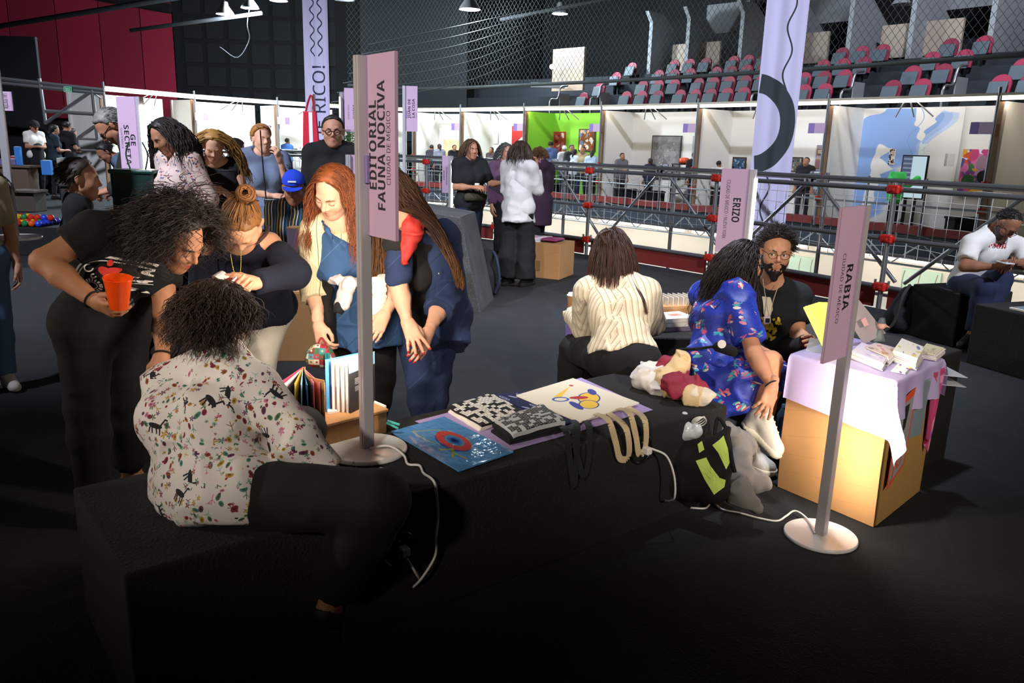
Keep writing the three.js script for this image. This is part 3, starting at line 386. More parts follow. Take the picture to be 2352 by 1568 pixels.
// ---------- outer shell ----------
struct('ceiling', box(60, 0.3, 52, 0, 11.6, -18), M_BLACK, 'black roof high above the hall');
struct('wall_back', box(60, 15, 0.3, 0, 4, -43), M_DARK, 'dark far wall of the arena');
struct('wall_left', box(0.3, 15, 52, -27, 4, -18), M_BLACK, 'black side wall');
struct('wall_right', box(0.3, 15, 52, 27, 4, -18), M_BLACK, 'black side wall');
struct('wall_front', box(60, 15, 0.3, 0, 4, 7), M_BLACK, 'black wall behind the standpoint');
{ // red wall of tall panels and the black wall of square panels beside it
  const z = -33, t = struct('wall_red', box(16, 14, 0.2, -22.5, 5.5, z - 0.25), std(0x22070c, 0.8), 'dark red wall high above the exhibition'); const M_P = std(0x9c1c38, 0.7), M_P2 = std(0x8c1a32, 0.7), M_RAIL = std(0x0c0a0b, 0.9);
  const xs = [-24.6, -22.0, -20.0, -18.15, -16.45, -14.85, -13.6]; for (let i = 0; i < 6; i++) { const a = xs[i], b = xs[i + 1], w = b - a - 0.05, top = (x) => 7.6 - (x + 24) * 0.14; const s = new THREE.Shape(); s.moveTo(a, 2.6); s.lineTo(a + w, 2.6); s.lineTo(a + w, top(a + w)); s.lineTo(a, top(a)); const g = new THREE.ExtrudeGeometry(s, { depth: 0.08, bevelEnabled: false }); g.translate(0, 0, z - 0.12); part(t, 'panel', g, i % 2 ? M_P : M_P2); }
  { const s = new THREE.Shape(); s.moveTo(-24.6, 8.1); s.lineTo(-13.6, 6.5); s.lineTo(-14.6, 8.2); s.lineTo(-18, 9.4); s.lineTo(-24.6, 9.9); const g = new THREE.ExtrudeGeometry(s, { depth: 0.06, bevelEnabled: false }); g.translate(0, 0, z - 0.12); part(t, 'upper_panel', g, std(0x5e1520, 0.8)); }
  part(t, 'ledge', box(11, 0.5, 0.3, -19.1, 2.35, z), M_P2); part(t, 'beam', bar(V(-24.6, 7.85, z + 0.1), V(-13.6, 6.3, z + 0.1), 0.2, 6), M_RAIL);
  const q = struct('wall_grid', box(9.5, 12, 0.2, -8.9, 5, z - 0.3), std(0x090b0d, 0.9), 'black wall of square acoustic panels'), M_SQ = std(0x15181b, 0.9);
  for (let r = 0; r < 5; r++) for (let c = 0; c < 7; c++) part(q, 'square_panel', box(0.66, 0.72, 0.06, -12.9 + c * 0.88, 2.95 + r * 0.9, z - 0.18), M_SQ);
  part(q, 'dark_panel', box(4.2, 8, 0.08, -4.2, 5.6, z - 0.16), std(0x23272b, 0.9)); for (const x of [-8.2, -7.55]) part(q, 'ladder_pole', bar(V(x, 2, z), V(x, 8, z), 0.04, 6), M_DARK);
}
// ---------- booths around the opening ----------
const arcP = ARC.map(([x, z]) => V(x, 0, z));
const BOOTH_DEPTH = 1.2, WALL_H = 2.6, M_BW = std(0xe6e2da, 0.85), M_GREEN = std(0x8fd63a, 0.8);
const outward = (a, b) => { const d = b.clone().sub(a).normalize(); const n = V(-d.z, 0, d.x); return n.dot(V(0, 0, -18).sub(a)) > 0 ? n.negate() : n; };
const booths = [], BAY = ['at the scaffold end', 'with the portrait prints', 'with the grey print', 'by the dark curtain', 'beside the wooden picture', 'with the red panel', 'with the green wall', 'with the grey canvases', 'with the hanging pictures', 'with the blue mural', 'past the wooden post', 'at the far right end'];
for (let i = 0; i < arcP.length - 1; i++) {
  const a = arcP[i], b = arcP[i + 1], d = b.clone().sub(a), L = d.length(), u = d.clone().normalize(), n = outward(a, b); booths.push({ a, b, u, n, L });
  const green = i === 6, mat = green ? M_GREEN : M_BW, ang = Math.atan2(-u.z, u.x), place = (g, p) => { g.rotateY(ang); g.translate(p.x, p.y, p.z); return g; };
  const bk = a.clone().lerp(b, 0.5).addScaledVector(n, BOOTH_DEPTH).setY(WALL_H / 2); struct('wall_booth', place(box(L, WALL_H, 0.08), bk), mat, green ? 'lime green booth back wall' : 'white booth back wall across the opening');
  // side wall, with its bare wooden end and the scaffold standard in front of it
  const sw = box(BOOTH_DEPTH, WALL_H, 0.08, BOOTH_DEPTH / 2); const sa = Math.atan2(-n.z, n.x); sw.rotateY(sa); sw.translate(a.x + u.x * 0.08, WALL_H / 2, a.z + u.z * 0.08); const side = struct('wall_side', sw, mat, 'side wall between two booths');
  const end = place(box(0.14, WALL_H, 0.03), a.clone().addScaledVector(n, -0.03).setY(WALL_H / 2)); part(side, 'wooden_end', end, M_WOOD);
  const post = thing('booth_post', 'grey scaffold standard of the booth ' + BAY[i], 'post', a.clone().addScaledVector(n, -0.12), 'scaffold standards of the booths'); part(post, 'tube', bar(V(0, 0, 0), V(0, 2.85, 0), 0.03, 8), M_DULL); const cm = M_RED; if (i > 3) for (const y of [0.6, 1.1]) { const c = new THREE.CylinderGeometry(0.06, 0.06, 0.1, 8); c.translate(0, y, 0); part(post, 'coupler', c, cm); }
  { const g = box(0.26, 0.22, 0.012), p = a.clone().addScaledVector(n, -0.157).addScaledVector(u, i < 4 ? 0.1 : -0.12).setY(2.12), sgn = solo('booth_plate', place(g, V()), M_LILAC, 'small lilac name plate on the post of the booth ' + BAY[i], 'sign', p, 'name plates of the booths'); const dk = place(box(0.16, 0.22, 0.012), V(-0.21 * u.x * (i < 4 ? -1 : 1), 0, -0.21 * u.z * (i < 4 ? -1 : 1))); part(sgn, 'side_plate', dk, std(0x9076b4, 0.8)); }
  // the light tube along the front of the booth, on its brackets
  const c = a.clone().lerp(b, 0.5).addScaledVector(n, -0.1).setY(2.66), t = thing('light_tube', 'long white light tube over the booth ' + BAY[i], 'light', c, 'light tubes above the booths'); part(t, 'diffuser', place(box(L - 0.12, 0.075, 0.06), V()), M_TUBE); part(t, 'housing', place(box(L - 0.06, 0.05, 0.09), V(0, 0.062, 0)), std(0xb9ac98, 0.6));
  for (const k of [-0.18, 0.0, 0.18]) part(t, 'bracket', bar(u.clone().multiplyScalar(L * 0.02 + k * 0.6).add(V(0, 0, 0)), u.clone().multiplyScalar(k * 2.2).addScaledVector(n, 0.35).add(V(0, -0.3, 0)), 0.015, 5), M_STEEL);
  areaLight(c.clone().add(V(0, -0.05, 0)).addScaledVector(n, 0.02), n.clone().multiplyScalar(0.85).add(V(0, -0.55, 0)), L - 0.12, 0.07, i >= 4 ? 17 : 22, 0xfff1dc);
  struct('floor_edge', place(box(L + 0.1, 0.42, 0.1), a.clone().lerp(b, 0.5).addScaledVector(n, -0.02).setY(-0.22)), std(0x39444e, 0.85), 'dark blue-grey fascia under the far deck');
  const toe = place(box(L - 0.1, 0.17, 0.04), a.clone().lerp(b, 0.5).addScaledVector(n, -0.14).setY(0.12)); solo('toe_board', toe, M_TOE, 'dark red toe board before the booth ' + BAY[i], 'board', undefined, 'toe boards of the far deck').position.set(0, 0, 0);
  // guard rail of the far deck
  if (i > 1) { const rail = thing('far_guard_rail', 'grey tube guard rail before the booth ' + BAY[i], 'railing', a.clone().addScaledVector(n, -0.2), 'guard rails of the far deck'); const e = b.clone().sub(a); for (const y of [0.6, 1.1]) part(rail, 'tube', bar(V(0, y, 0), e.clone().setY(y), 0.024, 6), M_DULL); for (const k of [0.35, 0.7]) part(rail, 'standard', bar(e.clone().multiplyScalar(k), e.clone().multiplyScalar(k).setY(1.15), 0.024, 6), M_DULL); }
}
// pictures on the booth walls: [booth, place along 0..1, height, width, tall, draw, label]
const blobs = (cols, n, bg, seed0) => (x, w, h) => { x.fillStyle = bg; x.fillRect(0, 0, w, h); let s = seed0; const r = () => (s = (s * 16807) % 2147483647) / 2147483647; for (let i = 0; i < n; i++) { x.fillStyle = cols[Math.floor(r() * cols.length)]; x.beginPath(); x.ellipse(r() * w, r() * h, w * (0.03 + r() * 0.12), h * (0.02 + r() * 0.1), r() * 3, 0, 7); x.fill(); } };
function onWall(i, k, y, w, h, draw, label, frameMat, out = 0, name = 'painting', px = 128) {
  const B = booths[i], p = B.a.clone().lerp(B.b, k).addScaledVector(B.n, BOOTH_DEPTH - 0.07 - out).setY(y), t = thing(name, label, name === 'mural' ? 'mural' : 'picture', p), ry = Math.atan2(-B.n.x, -B.n.z); t.rotation.y = ry;
  const tx = canvasTex(px, Math.round(px * h / w), draw); if (frameMat) part(t, 'frame', box(w + 0.06, h + 0.06, 0.04, 0, 0, -0.005), frameMat); const c = new THREE.PlaneGeometry(w, h); c.translate(0, 0, 0.018); part(t, 'canvas', c, std(0xffffff, 0.85, { map: tx })); part(t, 'backing', box(w, h, 0.03), M_WHITE); return t;
}
{
  const darkFrame = std(0x3a2416, 0.6);
  onWall(5, 0.62, 1.72, 1.25, 0.95, (x, w, h) => { x.fillStyle = '#d2352f'; x.fillRect(0, 0, w, h); x.fillStyle = '#f4f0ec'; x.beginPath(); x.moveTo(0, h); x.quadraticCurveTo(w * 0.15, h * 0.45, w * 0.55, h * 0.3); x.quadraticCurveTo(w, h * 0.5, w, h); x.fill(); x.strokeStyle = '#d2352f'; x.lineWidth = 9; x.beginPath(); x.arc(w * 0.7, h * 0.9, h * 0.25, 3.2, 6); x.stroke(); }, 'red and white graphic panel on the booth wall', null, 0.01, 'graphic_panel');
  onWall(6, 0.13, 1.55, 0.42, 0.9, blobs(['#c43a52', '#6e1c2c', '#e8d9c4', '#a8552f', '#d06a7e'], 40, '#a9422f', 11), 'tall red painting in a bright red frame on the green wall', std(0xc4321f, 0.6)); onWall(6, 0.5, 1.78, 0.6, 0.62, blobs(['#d9b48c', '#7a3d1d', '#efe3d6', '#c9742d', '#6d86a8'], 40, '#8a4d22', 12), 'square brown painting in a dark frame on the green wall', darkFrame);
  for (let k = 0; k < 3; k++) onWall(6, 0.82, 2.12 - k * 0.5, 0.27, 0.44, (x, w, h) => { x.fillStyle = '#f9dfe8'; x.fillRect(0, 0, w, h); x.fillStyle = '#f27db4'; x.beginPath(); x.ellipse(w / 2, h * 0.45, w * 0.33, h * 0.3, 0, 0, 7); x.fill(); x.fillRect(w * 0.3, h * 0.6, w * 0.4, h * 0.3); }, ['top', 'middle', 'bottom'][k] + ' print of the three pink portraits on the green wall', null, 0, 'print');
  onWall(6, 0.95, 1.45, 0.42, 1.75, blobs(['#a9d4f0', '#cfe6f5', '#7fb7e0', '#e9efe0', '#bcd9a8'], 50, '#b4dbf2', 13), 'pale blue banner beside the pink prints', null, 0.02, 'banner');
  onWall(7, 0.42, 1.35, 1.0, 1.15, (x, w, h) => { blobs(['#8d8b88', '#777572', '#9a9794', '#858280'], 60, '#83807d', 14)(x, w, h); x.strokeStyle = '#a8a5a1'; x.lineWidth = 3; x.beginPath(); x.arc(w / 2, h / 2, w * 0.35, 0, 7); x.stroke(); x.fillStyle = '#e6e3df'; x.font = 'bold 13px sans-serif'; 'LESWHOQV'.split('').forEach((c, i) => x.fillText(c, w * (0.12 + 0.75 * ((i * 37) % 100) / 100), h * (0.15 + 0.75 * ((i * 61) % 100) / 100))); }, 'large grey canvas with scattered white letters', std(0x3c3a3a, 0.7), 0, 'painting', 256); onWall(7, 0.84, 1.35, 0.95, 1.15, blobs(['#bdbab5', '#c9c6c0', '#b3b0ab'], 50, '#c2bfb9', 15), 'large pale grey canvas beside the lettered one', std(0xa9a8a6, 0.7));
  onWall(8, 0.16, 1.25, 0.36, 0.3, blobs(['#4d6a8c', '#26384f', '#8aa4c0', '#16202c'], 30, '#35506e', 16), 'small blue picture hung on white straps', darkFrame, 0.15); onWall(8, 0.42, 0.85, 0.72, 0.52, blobs(['#23507f', '#0a1526', '#5d8ab5', '#16304f', '#0d1f36', '#b03a30'], 60, '#0c1b30', 17), 'deep blue picture with a red mark hung low', darkFrame, 0.15); onWall(8, 0.62, 1.3, 0.3, 0.3, blobs(['#6e6a5d', '#2c2a26', '#a59f8d', '#4c5a66'], 30, '#57544b', 18), 'small grey picture near the banner', darkFrame, 0.15); onWall(8, 0.4, 1.62, 0.22, 0.22, blobs(['#7e5d60', '#554a50'], 20, '#8a7a7c', 19), 'tiny mauve picture hung on long straps', darkFrame, 0.15);
  const collage = thing('picture_wall', 'mauve panel crowded with small framed pictures', 'panel', booths[8].a.clone().lerp(booths[8].b, 0.87).addScaledVector(booths[8].n, BOOTH_DEPTH - 0.08).setY(1.2)); collage.rotation.y = Math.atan2(-booths[8].n.x, -booths[8].n.z); part(collage, 'panel', box(0.95, 1.15, 0.03), std(0x9a8a98, 0.8)); for (let k = 0; k < 13; k++) { const x = -0.37 + (k % 4) * 0.24, y = 0.42 - Math.floor(k / 4) * 0.28, w = 0.13 + 0.07 * ((k * 7) % 3) / 2, h = 0.13 + 0.08 * ((k * 5) % 3) / 2; const f = part(collage, 'picture_frame', box(w, h, 0.03, x, y, 0.02), std([0x6b4424, 0x8a6a3a, 0x3c2a1c][k % 3], 0.6)); part(f, 'picture', box(w * 0.75, h * 0.75, 0.01, x, y, 0.035), std([0xb7a48a, 0x6f8f62, 0x8fb1c6, 0xd8d2c4, 0x87576a][k % 5], 0.8)); }
  onWall(9, 0.34, 1.3, 2.3, 2.56, (x, w, h) => { x.fillStyle = '#e9e6df'; x.fillRect(0, 0, w, h); const g = (c, pts) => { x.fillStyle = c; x.beginPath(); pts.forEach(([a, b], i) => i ? x.bezierCurveTo(pts[i - 1][0] * w + 26, (pts[i - 1][1] + b) / 2 * h - 18, a * w - 22, (pts[i - 1][1] + b) / 2 * h + 16, a * w, b * h) : x.moveTo(a * w, b * h)); x.fill(); }; for (const [c, k] of [['#c3d3ee', 1], ['#a9c1ea', 0.94], ['#8fb0e4', 0.86]]) { g(c, [[0.02, 0.1], [0.3 * k, 0.0], [0.62 * k, 0], [0.95 * k, 0.04], [0.7 * k, 0.35], [0.6 * k, 0.44], [0.44 * k, 0.5], [0.55 * k, 0.7], [0.36 * k, 0.85], [0.2 * k, 1], [0, 0.95], [0.02, 0.1]]); } g('#efece6', [[0.55, 0], [0.8, 0], [0.75, 0.1], [0.66, 0.2], [0.64, 0.32], [0.6, 0.2], [0.56, 0.1]]); g('#efece6', [[0.22, 0.3], [0.36, 0.33], [0.26, 0.42], [0.4, 0.5], [0.28, 0.56], [0.25, 0.75], [0.1, 0.96], [0.16, 0.6], [0.18, 0.42], [0.22, 0.3]]); x.strokeStyle = '#7d9fd8'; x.lineWidth = 3; x.beginPath(); for (let i = 0; i < 30; i++) { const t = i / 29; x.lineTo((0.6 - 0.15 * t + 0.05 * Math.sin(t * 17)) * w, t * h * 0.9); } x.stroke(); }, 'pale blue wall painting of drifting islands', null, 0.02, 'mural', 512);
  const fr = std(0x55304a, 0.6); onWall(9, 0.26, 1.55, 0.14, 0.34, blobs(['#4a3128', '#c9a58a', '#2c1f1b'], 30, '#e6ded2', 21), 'narrow dark figure picture on the blue mural', null, 0.03); onWall(9, 0.455, 1.72, 0.2, 0.24, blobs(['#d9e4e2', '#c7d4d2'], 20, '#dfe8e4', 22), 'small pale canvas on the blue mural', null, 0.03); onWall(9, 0.45, 1.42, 0.2, 0.24, blobs(['#f2b36a', '#f7e6c8', '#e98f58', '#e8c2b0'], 20, '#f4dcb8', 23), 'small orange canvas below the pale one', null, 0.03); onWall(9, 0.62, 1.52, 0.21, 0.26, blobs(['#26282c', '#3a3c40'], 20, '#1d1f22', 24), 'small black canvas on the white wall', null, 0.02);
  onWall(9, 0.82, 1.3, 0.92, 0.9, (x, w, h) => { blobs(['#e0a83a', '#c8457a', '#7b3f8c', '#3f7a48', '#e6e0ea', '#d86fa4', '#5b4a8a', '#d9562f'], 160, '#b98ab8', 25)(x, w, h); for (const [a, b, c] of [[0.45, 0.3, '#a07c92'], [0.68, 0.2, '#d8426a']]) { x.fillStyle = c; x.beginPath(); x.ellipse(a * w, b * h, w * 0.13, h * 0.17, 0.2, 0, 7); x.fill(); } x.fillStyle = '#1c1618'; x.beginPath(); x.ellipse(w * 0.55, h * 0.62, w * 0.18, h * 0.14, 0.5, 0, 7); x.fill(); x.fillStyle = '#ece8ea'; x.beginPath(); x.ellipse(w * 0.7, h * 0.6, w * 0.06, h * 0.06, 0, 0, 7); x.fill(); x.fillStyle = '#2f5c3a'; x.beginPath(); x.ellipse(w * 0.2, h * 0.7, w * 0.14, h * 0.14, 0, 0, 7); x.fill(); }, 'colourful square painting of pink balloons', null, 0.02, 'painting', 256);
  for (const [i, k, y, w, h, lb] of [[4, 0.35, 1.35, 0.8, 0.7, 'wooden slatted picture on the far booth wall'], [5, 0.15, 1.8, 0.22, 0.4, 'faint small drawing on the white booth wall'], [1, 0.72, 1.2, 0.26, 0.32, 'pale portrait print on the left booth wall'], [1, 0.86, 1.15, 0.26, 0.32, 'brown portrait print on the left booth wall'], [2, 0.1, 1.2, 0.26, 0.32, 'dark portrait print on the left booth wall'], [2, 0.55, 1.1, 0.24, 0.34, 'grey print beside the dark portrait']]) onWall(i, k, y, w, h, blobs(i === 4 ? ['#e3c493', '#d9b780'] : i === 5 ? ['#e6e6dc', '#dcdcd0'] : ['#8a6f66', '#c9b4aa', '#4a3c3a', '#b9555d'], 24, i === 4 ? '#e8cfa3' : i === 5 ? '#e9e8e0' : '#d9cfca', 30 + i * 3 + Math.round(k * 10)), lb, null);
  // screen standing in the blue booth
  const B = booths[9], p = B.a.clone().lerp(B.b, 0.5).addScaledVector(B.n, 0.55), s = thing('display_screen', 'upright display screen on a black stand in front of the mural', 'screen', p); s.rotation.y = Math.atan2(-B.n.x, -B.n.z); part(s, 'stand', merge([box(0.05, 0.75, 0.05, -0.1, 0.37, 0), box(0.05, 0.75, 0.05, 0.1, 0.37, 0), box(0.4, 0.03, 0.3, 0, 0.015, 0)]), M_BLACK); part(s, 'bezel', rbox(0.56, 0.9, 0.05, 0.01, 0, 1.15, 0), M_BLACK); const sc = new THREE.PlaneGeometry(0.51, 0.85); sc.translate(0, 1.15, 0.028); part(s, 'screen', sc, new THREE.MeshStandardMaterial({ color: 0, emissive: 0xffffff, emissiveIntensity: 0.75, emissiveMap: canvasTex(64, 128, (x, w, h) => { x.fillStyle = '#cfeaf5'; x.fillRect(0, 0, w, h); x.fillStyle = '#55627e'; x.fillRect(0, 0, w * 0.4, h * 0.6); x.fillStyle = '#8e9ab4'; for (let i = 0; i < 5; i++) x.fillRect(2, 6 + i * 14, w * 0.36, 5); }) }));
  const gf = thing('inflatable_figure', 'bright green inflatable figure in front of the screen', 'figure', p.clone().addScaledVector(B.n, -0.42).addScaledVector(B.u, -0.1)); { const pr = [ball(V(0, 1.05, 0), 0.2), rc(V(0, 0.75, 0), V(0, 0.95, 0), 0.16, 0.16), ball(V(0.12, 1.2, 0), 0.06), ball(V(-0.12, 1.2, 0), 0.06), rc(V(0.15, 0.9, 0), V(0.42, 1.12, 0), 0.05, 0.07)]; part(gf, 'body', nets(field(pr, 0.05), bounds(pr, 0.05), 0.02), std(0x35d957, 0.5)); part(gf, 'leg', bar(V(-0.08, 0, 0), V(-0.08, 0.65, 0), 0.03, 8), M_BLACK); part(gf, 'leg', bar(V(0.08, 0, 0), V(0.08, 0.65, 0), 0.03, 8), M_BLACK); }
  for (const [i, k, out, w, lb] of [[7, 0.16, 0.5, 0.62, 'black storage crate at the foot of the white wall'], [7, 0.45, 0.5, 0.7, 'black storage crate under the lettered canvas'], [9, 0.86, 0.5, 0.7, 'black crate beside the wooden booth post'], [6, 0.2, 0.6, 0.5, 'black crate in the green booth']]) { const q = booths[i], c = thing('storage_crate', lb, 'crate', q.a.clone().lerp(q.b, k).addScaledVector(q.n, out)); part(c, 'body', rbox(w, 0.38, 0.4, 0.02, 0, 0.19, 0), M_BLACK); part(c, 'lid', rbox(w + 0.04, 0.05, 0.44, 0.015, 0, 0.4, 0), M_DARK); }
  const rk = thing('clothes_rack', 'black metal rack in the white booth', 'rack', booths[7].a.clone().lerp(booths[7].b, 0.74).addScaledVector(booths[7].n, 0.6)); for (const x of [-0.3, 0.3]) part(rk, 'upright', box(0.03, 1.2, 0.03, x, 0.6, 0), M_BLACK); for (const y of [0.4, 0.8, 1.19]) part(rk, 'shelf', box(0.62, 0.02, 0.3, 0, y, 0), M_BLACK);
  solo('orange_bowl', new THREE.LatheGeometry([[0, 0], [0.09, 0.0], [0.14, 0.06], [0.13, 0.15], [0.05, 0.17], [0, 0.17]].map(([x, y]) => new THREE.Vector2(x, y)), 16), std(0xe8571e, 0.4), 'round orange pot on top of the black rack', 'pot', rk.position.clone().setY(1.2));
}

// ---------- stands behind the booths ----------
const alongArc = (i, k, off, y) => { const B = booths[i]; return B.a.clone().lerp(B.b, k).addScaledVector(B.n, off).setY(y); };
const M_TIER = std(0x2a2f35, 0.9), M_SEAT = std(0xa8324f, 0.55), M_SEAT2 = std(0x8f2a44, 0.55), M_PAN = std(0x59656d, 0.6), M_FIN = std(0xa3a6aa, 0.9), M_BEIGE = std(0xb8a795, 0.9);
{
  const rows = [[2.3, 2.55], [3.15, 2.95], [4.0, 3.35], [4.85, 3.75], [5.7, 4.15]];
  rows.forEach(([off, y], r) => { for (let i = 4; i < booths.length; i++) { const B = booths[i], L = B.L + 1.2, c = alongArc(i, 0.5, off + 0.42, y - 0.6), g = box(L + off * 0.25, 1.2, 0.86); g.rotateY(Math.atan2(-B.u.z, B.u.x)); g.translate(c.x, c.y, c.z); struct('floor_tier', g, M_TIER, 'dark concrete tier of the stands'); } });
  const proto = {}; const mk = (m) => { const t = new THREE.Group(); const s = new THREE.Shape(); s.moveTo(-0.2, 0); s.lineTo(0.2, 0); s.lineTo(0.21, 0.22); s.quadraticCurveTo(0.2, 0.42, 0, 0.43); s.quadraticCurveTo(-0.2, 0.42, -0.21, 0.22); const b = new THREE.ExtrudeGeometry(s, { depth: 0.04, bevelEnabled: true, bevelSize: 0.012, bevelThickness: 0.012, bevelSegments: 1, curveSegments: 6 }); b.rotateX(-0.18); b.translate(0, 0.38, -0.2); part(t, 'backrest', b, m); const p = rbox(0.4, 0.34, 0.05, 0.02, 0, 0, 0); p.rotateX(-0.32); p.translate(0, 0.5, -0.06); part(t, 'seat_pan', p, M_PAN); part(t, 'bracket', box(0.06, 0.42, 0.12, 0, 0.2, -0.16), M_DARK); return t; };
  const a = mk(M_SEAT), b = mk(M_SEAT2); let n = 0;
  rows.slice(0, 4).forEach(([off, y], r) => { for (let i = 5; i < 11; i++) { const B = booths[i], cnt = Math.floor(B.L / 0.55); for (let k = 0; k < cnt; k++) { const aisle = (k + i * 2) % 7; if (aisle === 5 || aisle === 6 || (i === 5 && k < 2)) continue; const p = alongArc(i, (k + 0.5) / cnt, off + 0.5, y), t = (n++ % 3 ? a : b).clone(); t.name = numbered('stadium_seat'); t.position.copy(p); t.rotation.y = Math.atan2(-B.n.x, -B.n.z); scene.add(t); tag(t, ['red folding seat in the lowest row of the stands', 'red folding seat in the second row of the stands', 'red folding seat in the third row of the stands', 'red folding seat in the top row of the stands'][r], 'seat', ['lowest', 'second', 'third', 'top'][r] + ' row of seats'); } } });
  for (let i = 5; i < 11; i++) for (let a2 = 0, cnt = Math.floor(booths[i].L / 0.55); a2 < cnt; a2++) { if ((a2 + i * 2) % 7 !== 5) continue; const k = Math.min(0.97, (a2 + 1) / cnt); const B = booths[i], q = alongArc(i, k, 2.35, 2.55), t = thing('aisle_handrail', 'bent steel handrail beside the stand steps', 'handrail', q, 'handrails of the stands'), n = B.n; part(t, 'rail', tube([V(0, 0, 0), V(0, 0.55, 0), n.clone().multiplyScalar(0.35).setY(0.62), n.clone().multiplyScalar(0.5).setY(1.0), n.clone().multiplyScalar(0.85).setY(1.08)], 0.035, 24, 6), M_STEEL); part(t, 'panel', (() => { const g = box(0.03, 0.5, 0.5, 0, 0.55, 0); g.rotateY(Math.atan2(-n.x, -n.z)); g.translate(n.x * 0.7, 0, n.z * 0.7); return g; })(), M_GREY); }
  // beige balcony fronts, fins between the boxes
  for (let i = 6; i < 11; i++) { const B = booths[i], g = box(B.L * 0.62, 0.9, 0.1), c = alongArc(i, 0.55, 6.6, 4.75); g.rotateY(Math.atan2(-B.u.z, B.u.x)); g.translate(c.x, c.y, c.z); struct('wall_balcony', g, M_BEIGE, 'beige balcony front above the seats'); const g2 = box(B.L * 0.55, 1.0, 0.1), c2 = alongArc(i, 0.6, 8.2, 6.2); g2.rotateY(Math.atan2(-B.u.z, B.u.x)); g2.translate(c2.x, c2.y, c2.z); struct('wall_box', g2, M_GREY, 'grey wall of an upper box'); }
  for (let i = 6; i < 12; i++) for (const k of [0.05, 0.55]) { const B = booths[i], n = B.n, p = alongArc(i, k, 0, 0), s = new THREE.Shape(); s.moveTo(5.9, 3.9); s.lineTo(5.9, 5.9); s.lineTo(5.6, 6.25); s.lineTo(6.5, 6.25); s.lineTo(8.3, 5.1); s.lineTo(8.3, 3.9); const g = new THREE.ExtrudeGeometry(s, { depth: 0.14, bevelEnabled: false }); g.rotateY(Math.atan2(-n.z, n.x)); g.translate(p.x, 0, p.z); struct('wall_fin', g, M_FIN, 'pale fin wall between two boxes of the stands'); }
  for (let i = 4; i < 12; i++) { const B = booths[i], g = box(B.L * 2.2, 7, 0.2), c = alongArc(i, 0.5, 10, 7.5); g.rotateY(Math.atan2(-B.u.z, B.u.x)); g.translate(c.x, c.y, c.z); struct('wall_upper', g, M_DARK, 'dark wall above the stands'); }
  { const B = booths[5], c = D(1306, 160, 30), g = box(1.5, 1.45, 0.1); const ry = Math.atan2(-B.n.x, -B.n.z); g.rotateY(ry); g.translate(c.x, c.y, c.z); struct('wall_stairhead', g, M_BEIGE, 'beige wall carrying a small lamp'); const lp = c.clone().addScaledVector(B.n, -0.16).add(V(-0.5, 0.05, 0.25)); const l = thing('wall_lamp', 'small glowing wall lamp on the pale wall', 'lamp', lp); part(l, 'globe', new THREE.SphereGeometry(0.09, 10, 7), glow(4, 0xffe7c0)); part(l, 'mount', box(0.08, 0.16, 0.08, 0.03, -0.02, -0.08), M_GREY); const pl = new THREE.PointLight(0xffe2b8, 2.5, 0, 2); pl.position.copy(lp).addScaledVector(B.n, -0.15); pl.castShadow = true; scene.add(pl); }
  { const g = box(1.2, 0.16, 0.3), c = alongArc(5, 0.35, 3, 3.65); g.translate(c.x, c.y, c.z); solo('air_duct', g, M_GREY, 'short white duct above the cable', 'duct'); }
}
// safety net hung along the booths from its cable
{
  const M_NET = std(0x3c403f, 0.9), M_CABLE = std(0x2c2f2e, 0.8), y0 = 3.4, y1 = 8.2, pitch = 0.17;
  for (let i = 3; i < booths.length; i++) {
    const B = booths[i], n = Math.round(B.L / pitch), dx = y1 - y0, list = [], sl = dx * 0.8; const t = thing('safety_net', 'diamond mesh safety net hung above the booth ' + BAY[i], 'net', B.a.clone().setY(y0));
    for (const s of [1, -1]) for (let k = -Math.ceil(sl / pitch); k <= n + Math.ceil(sl / pitch); k++) { let x0 = k * pitch, x1 = x0 + s * sl, ya = 0, yb = dx; const cut = (x) => clamp(x, 0, B.L); const X0 = cut(x0), X1 = cut(x1); ya = (X0 - x0) / (s * sl) * dx; yb = dx - (x1 - X1) / (s * sl) * dx; if (yb - ya < 0.15) continue; const p = B.u.clone().multiplyScalar(X0).setY(ya), q = B.u.clone().multiplyScalar(X1).setY(yb); list.push(bar(p, q, 0.0055, 3)); }
    const m = part(t, 'mesh', merge(list), M_NET); m.userData.kind = 'stuff'; part(t, 'cable', bar(V(0, 0, 0), B.u.clone().multiplyScalar(B.L), 0.05, 6), M_CABLE);
  }
  for (let k = 0; k < 7; k++) { const a = D(760 + k * 14, 235 - k * 22, 26), b = D(1330 - k * 18, 70 - k * 8, 26), m = D(1060, 190 - k * 22, 26); solo('net_rope', tube([a, m, b], 0.014, 24, 4), M_CABLE, 'slack dark rope of the gathered net', 'rope', undefined, 'slack net ropes'); }
}
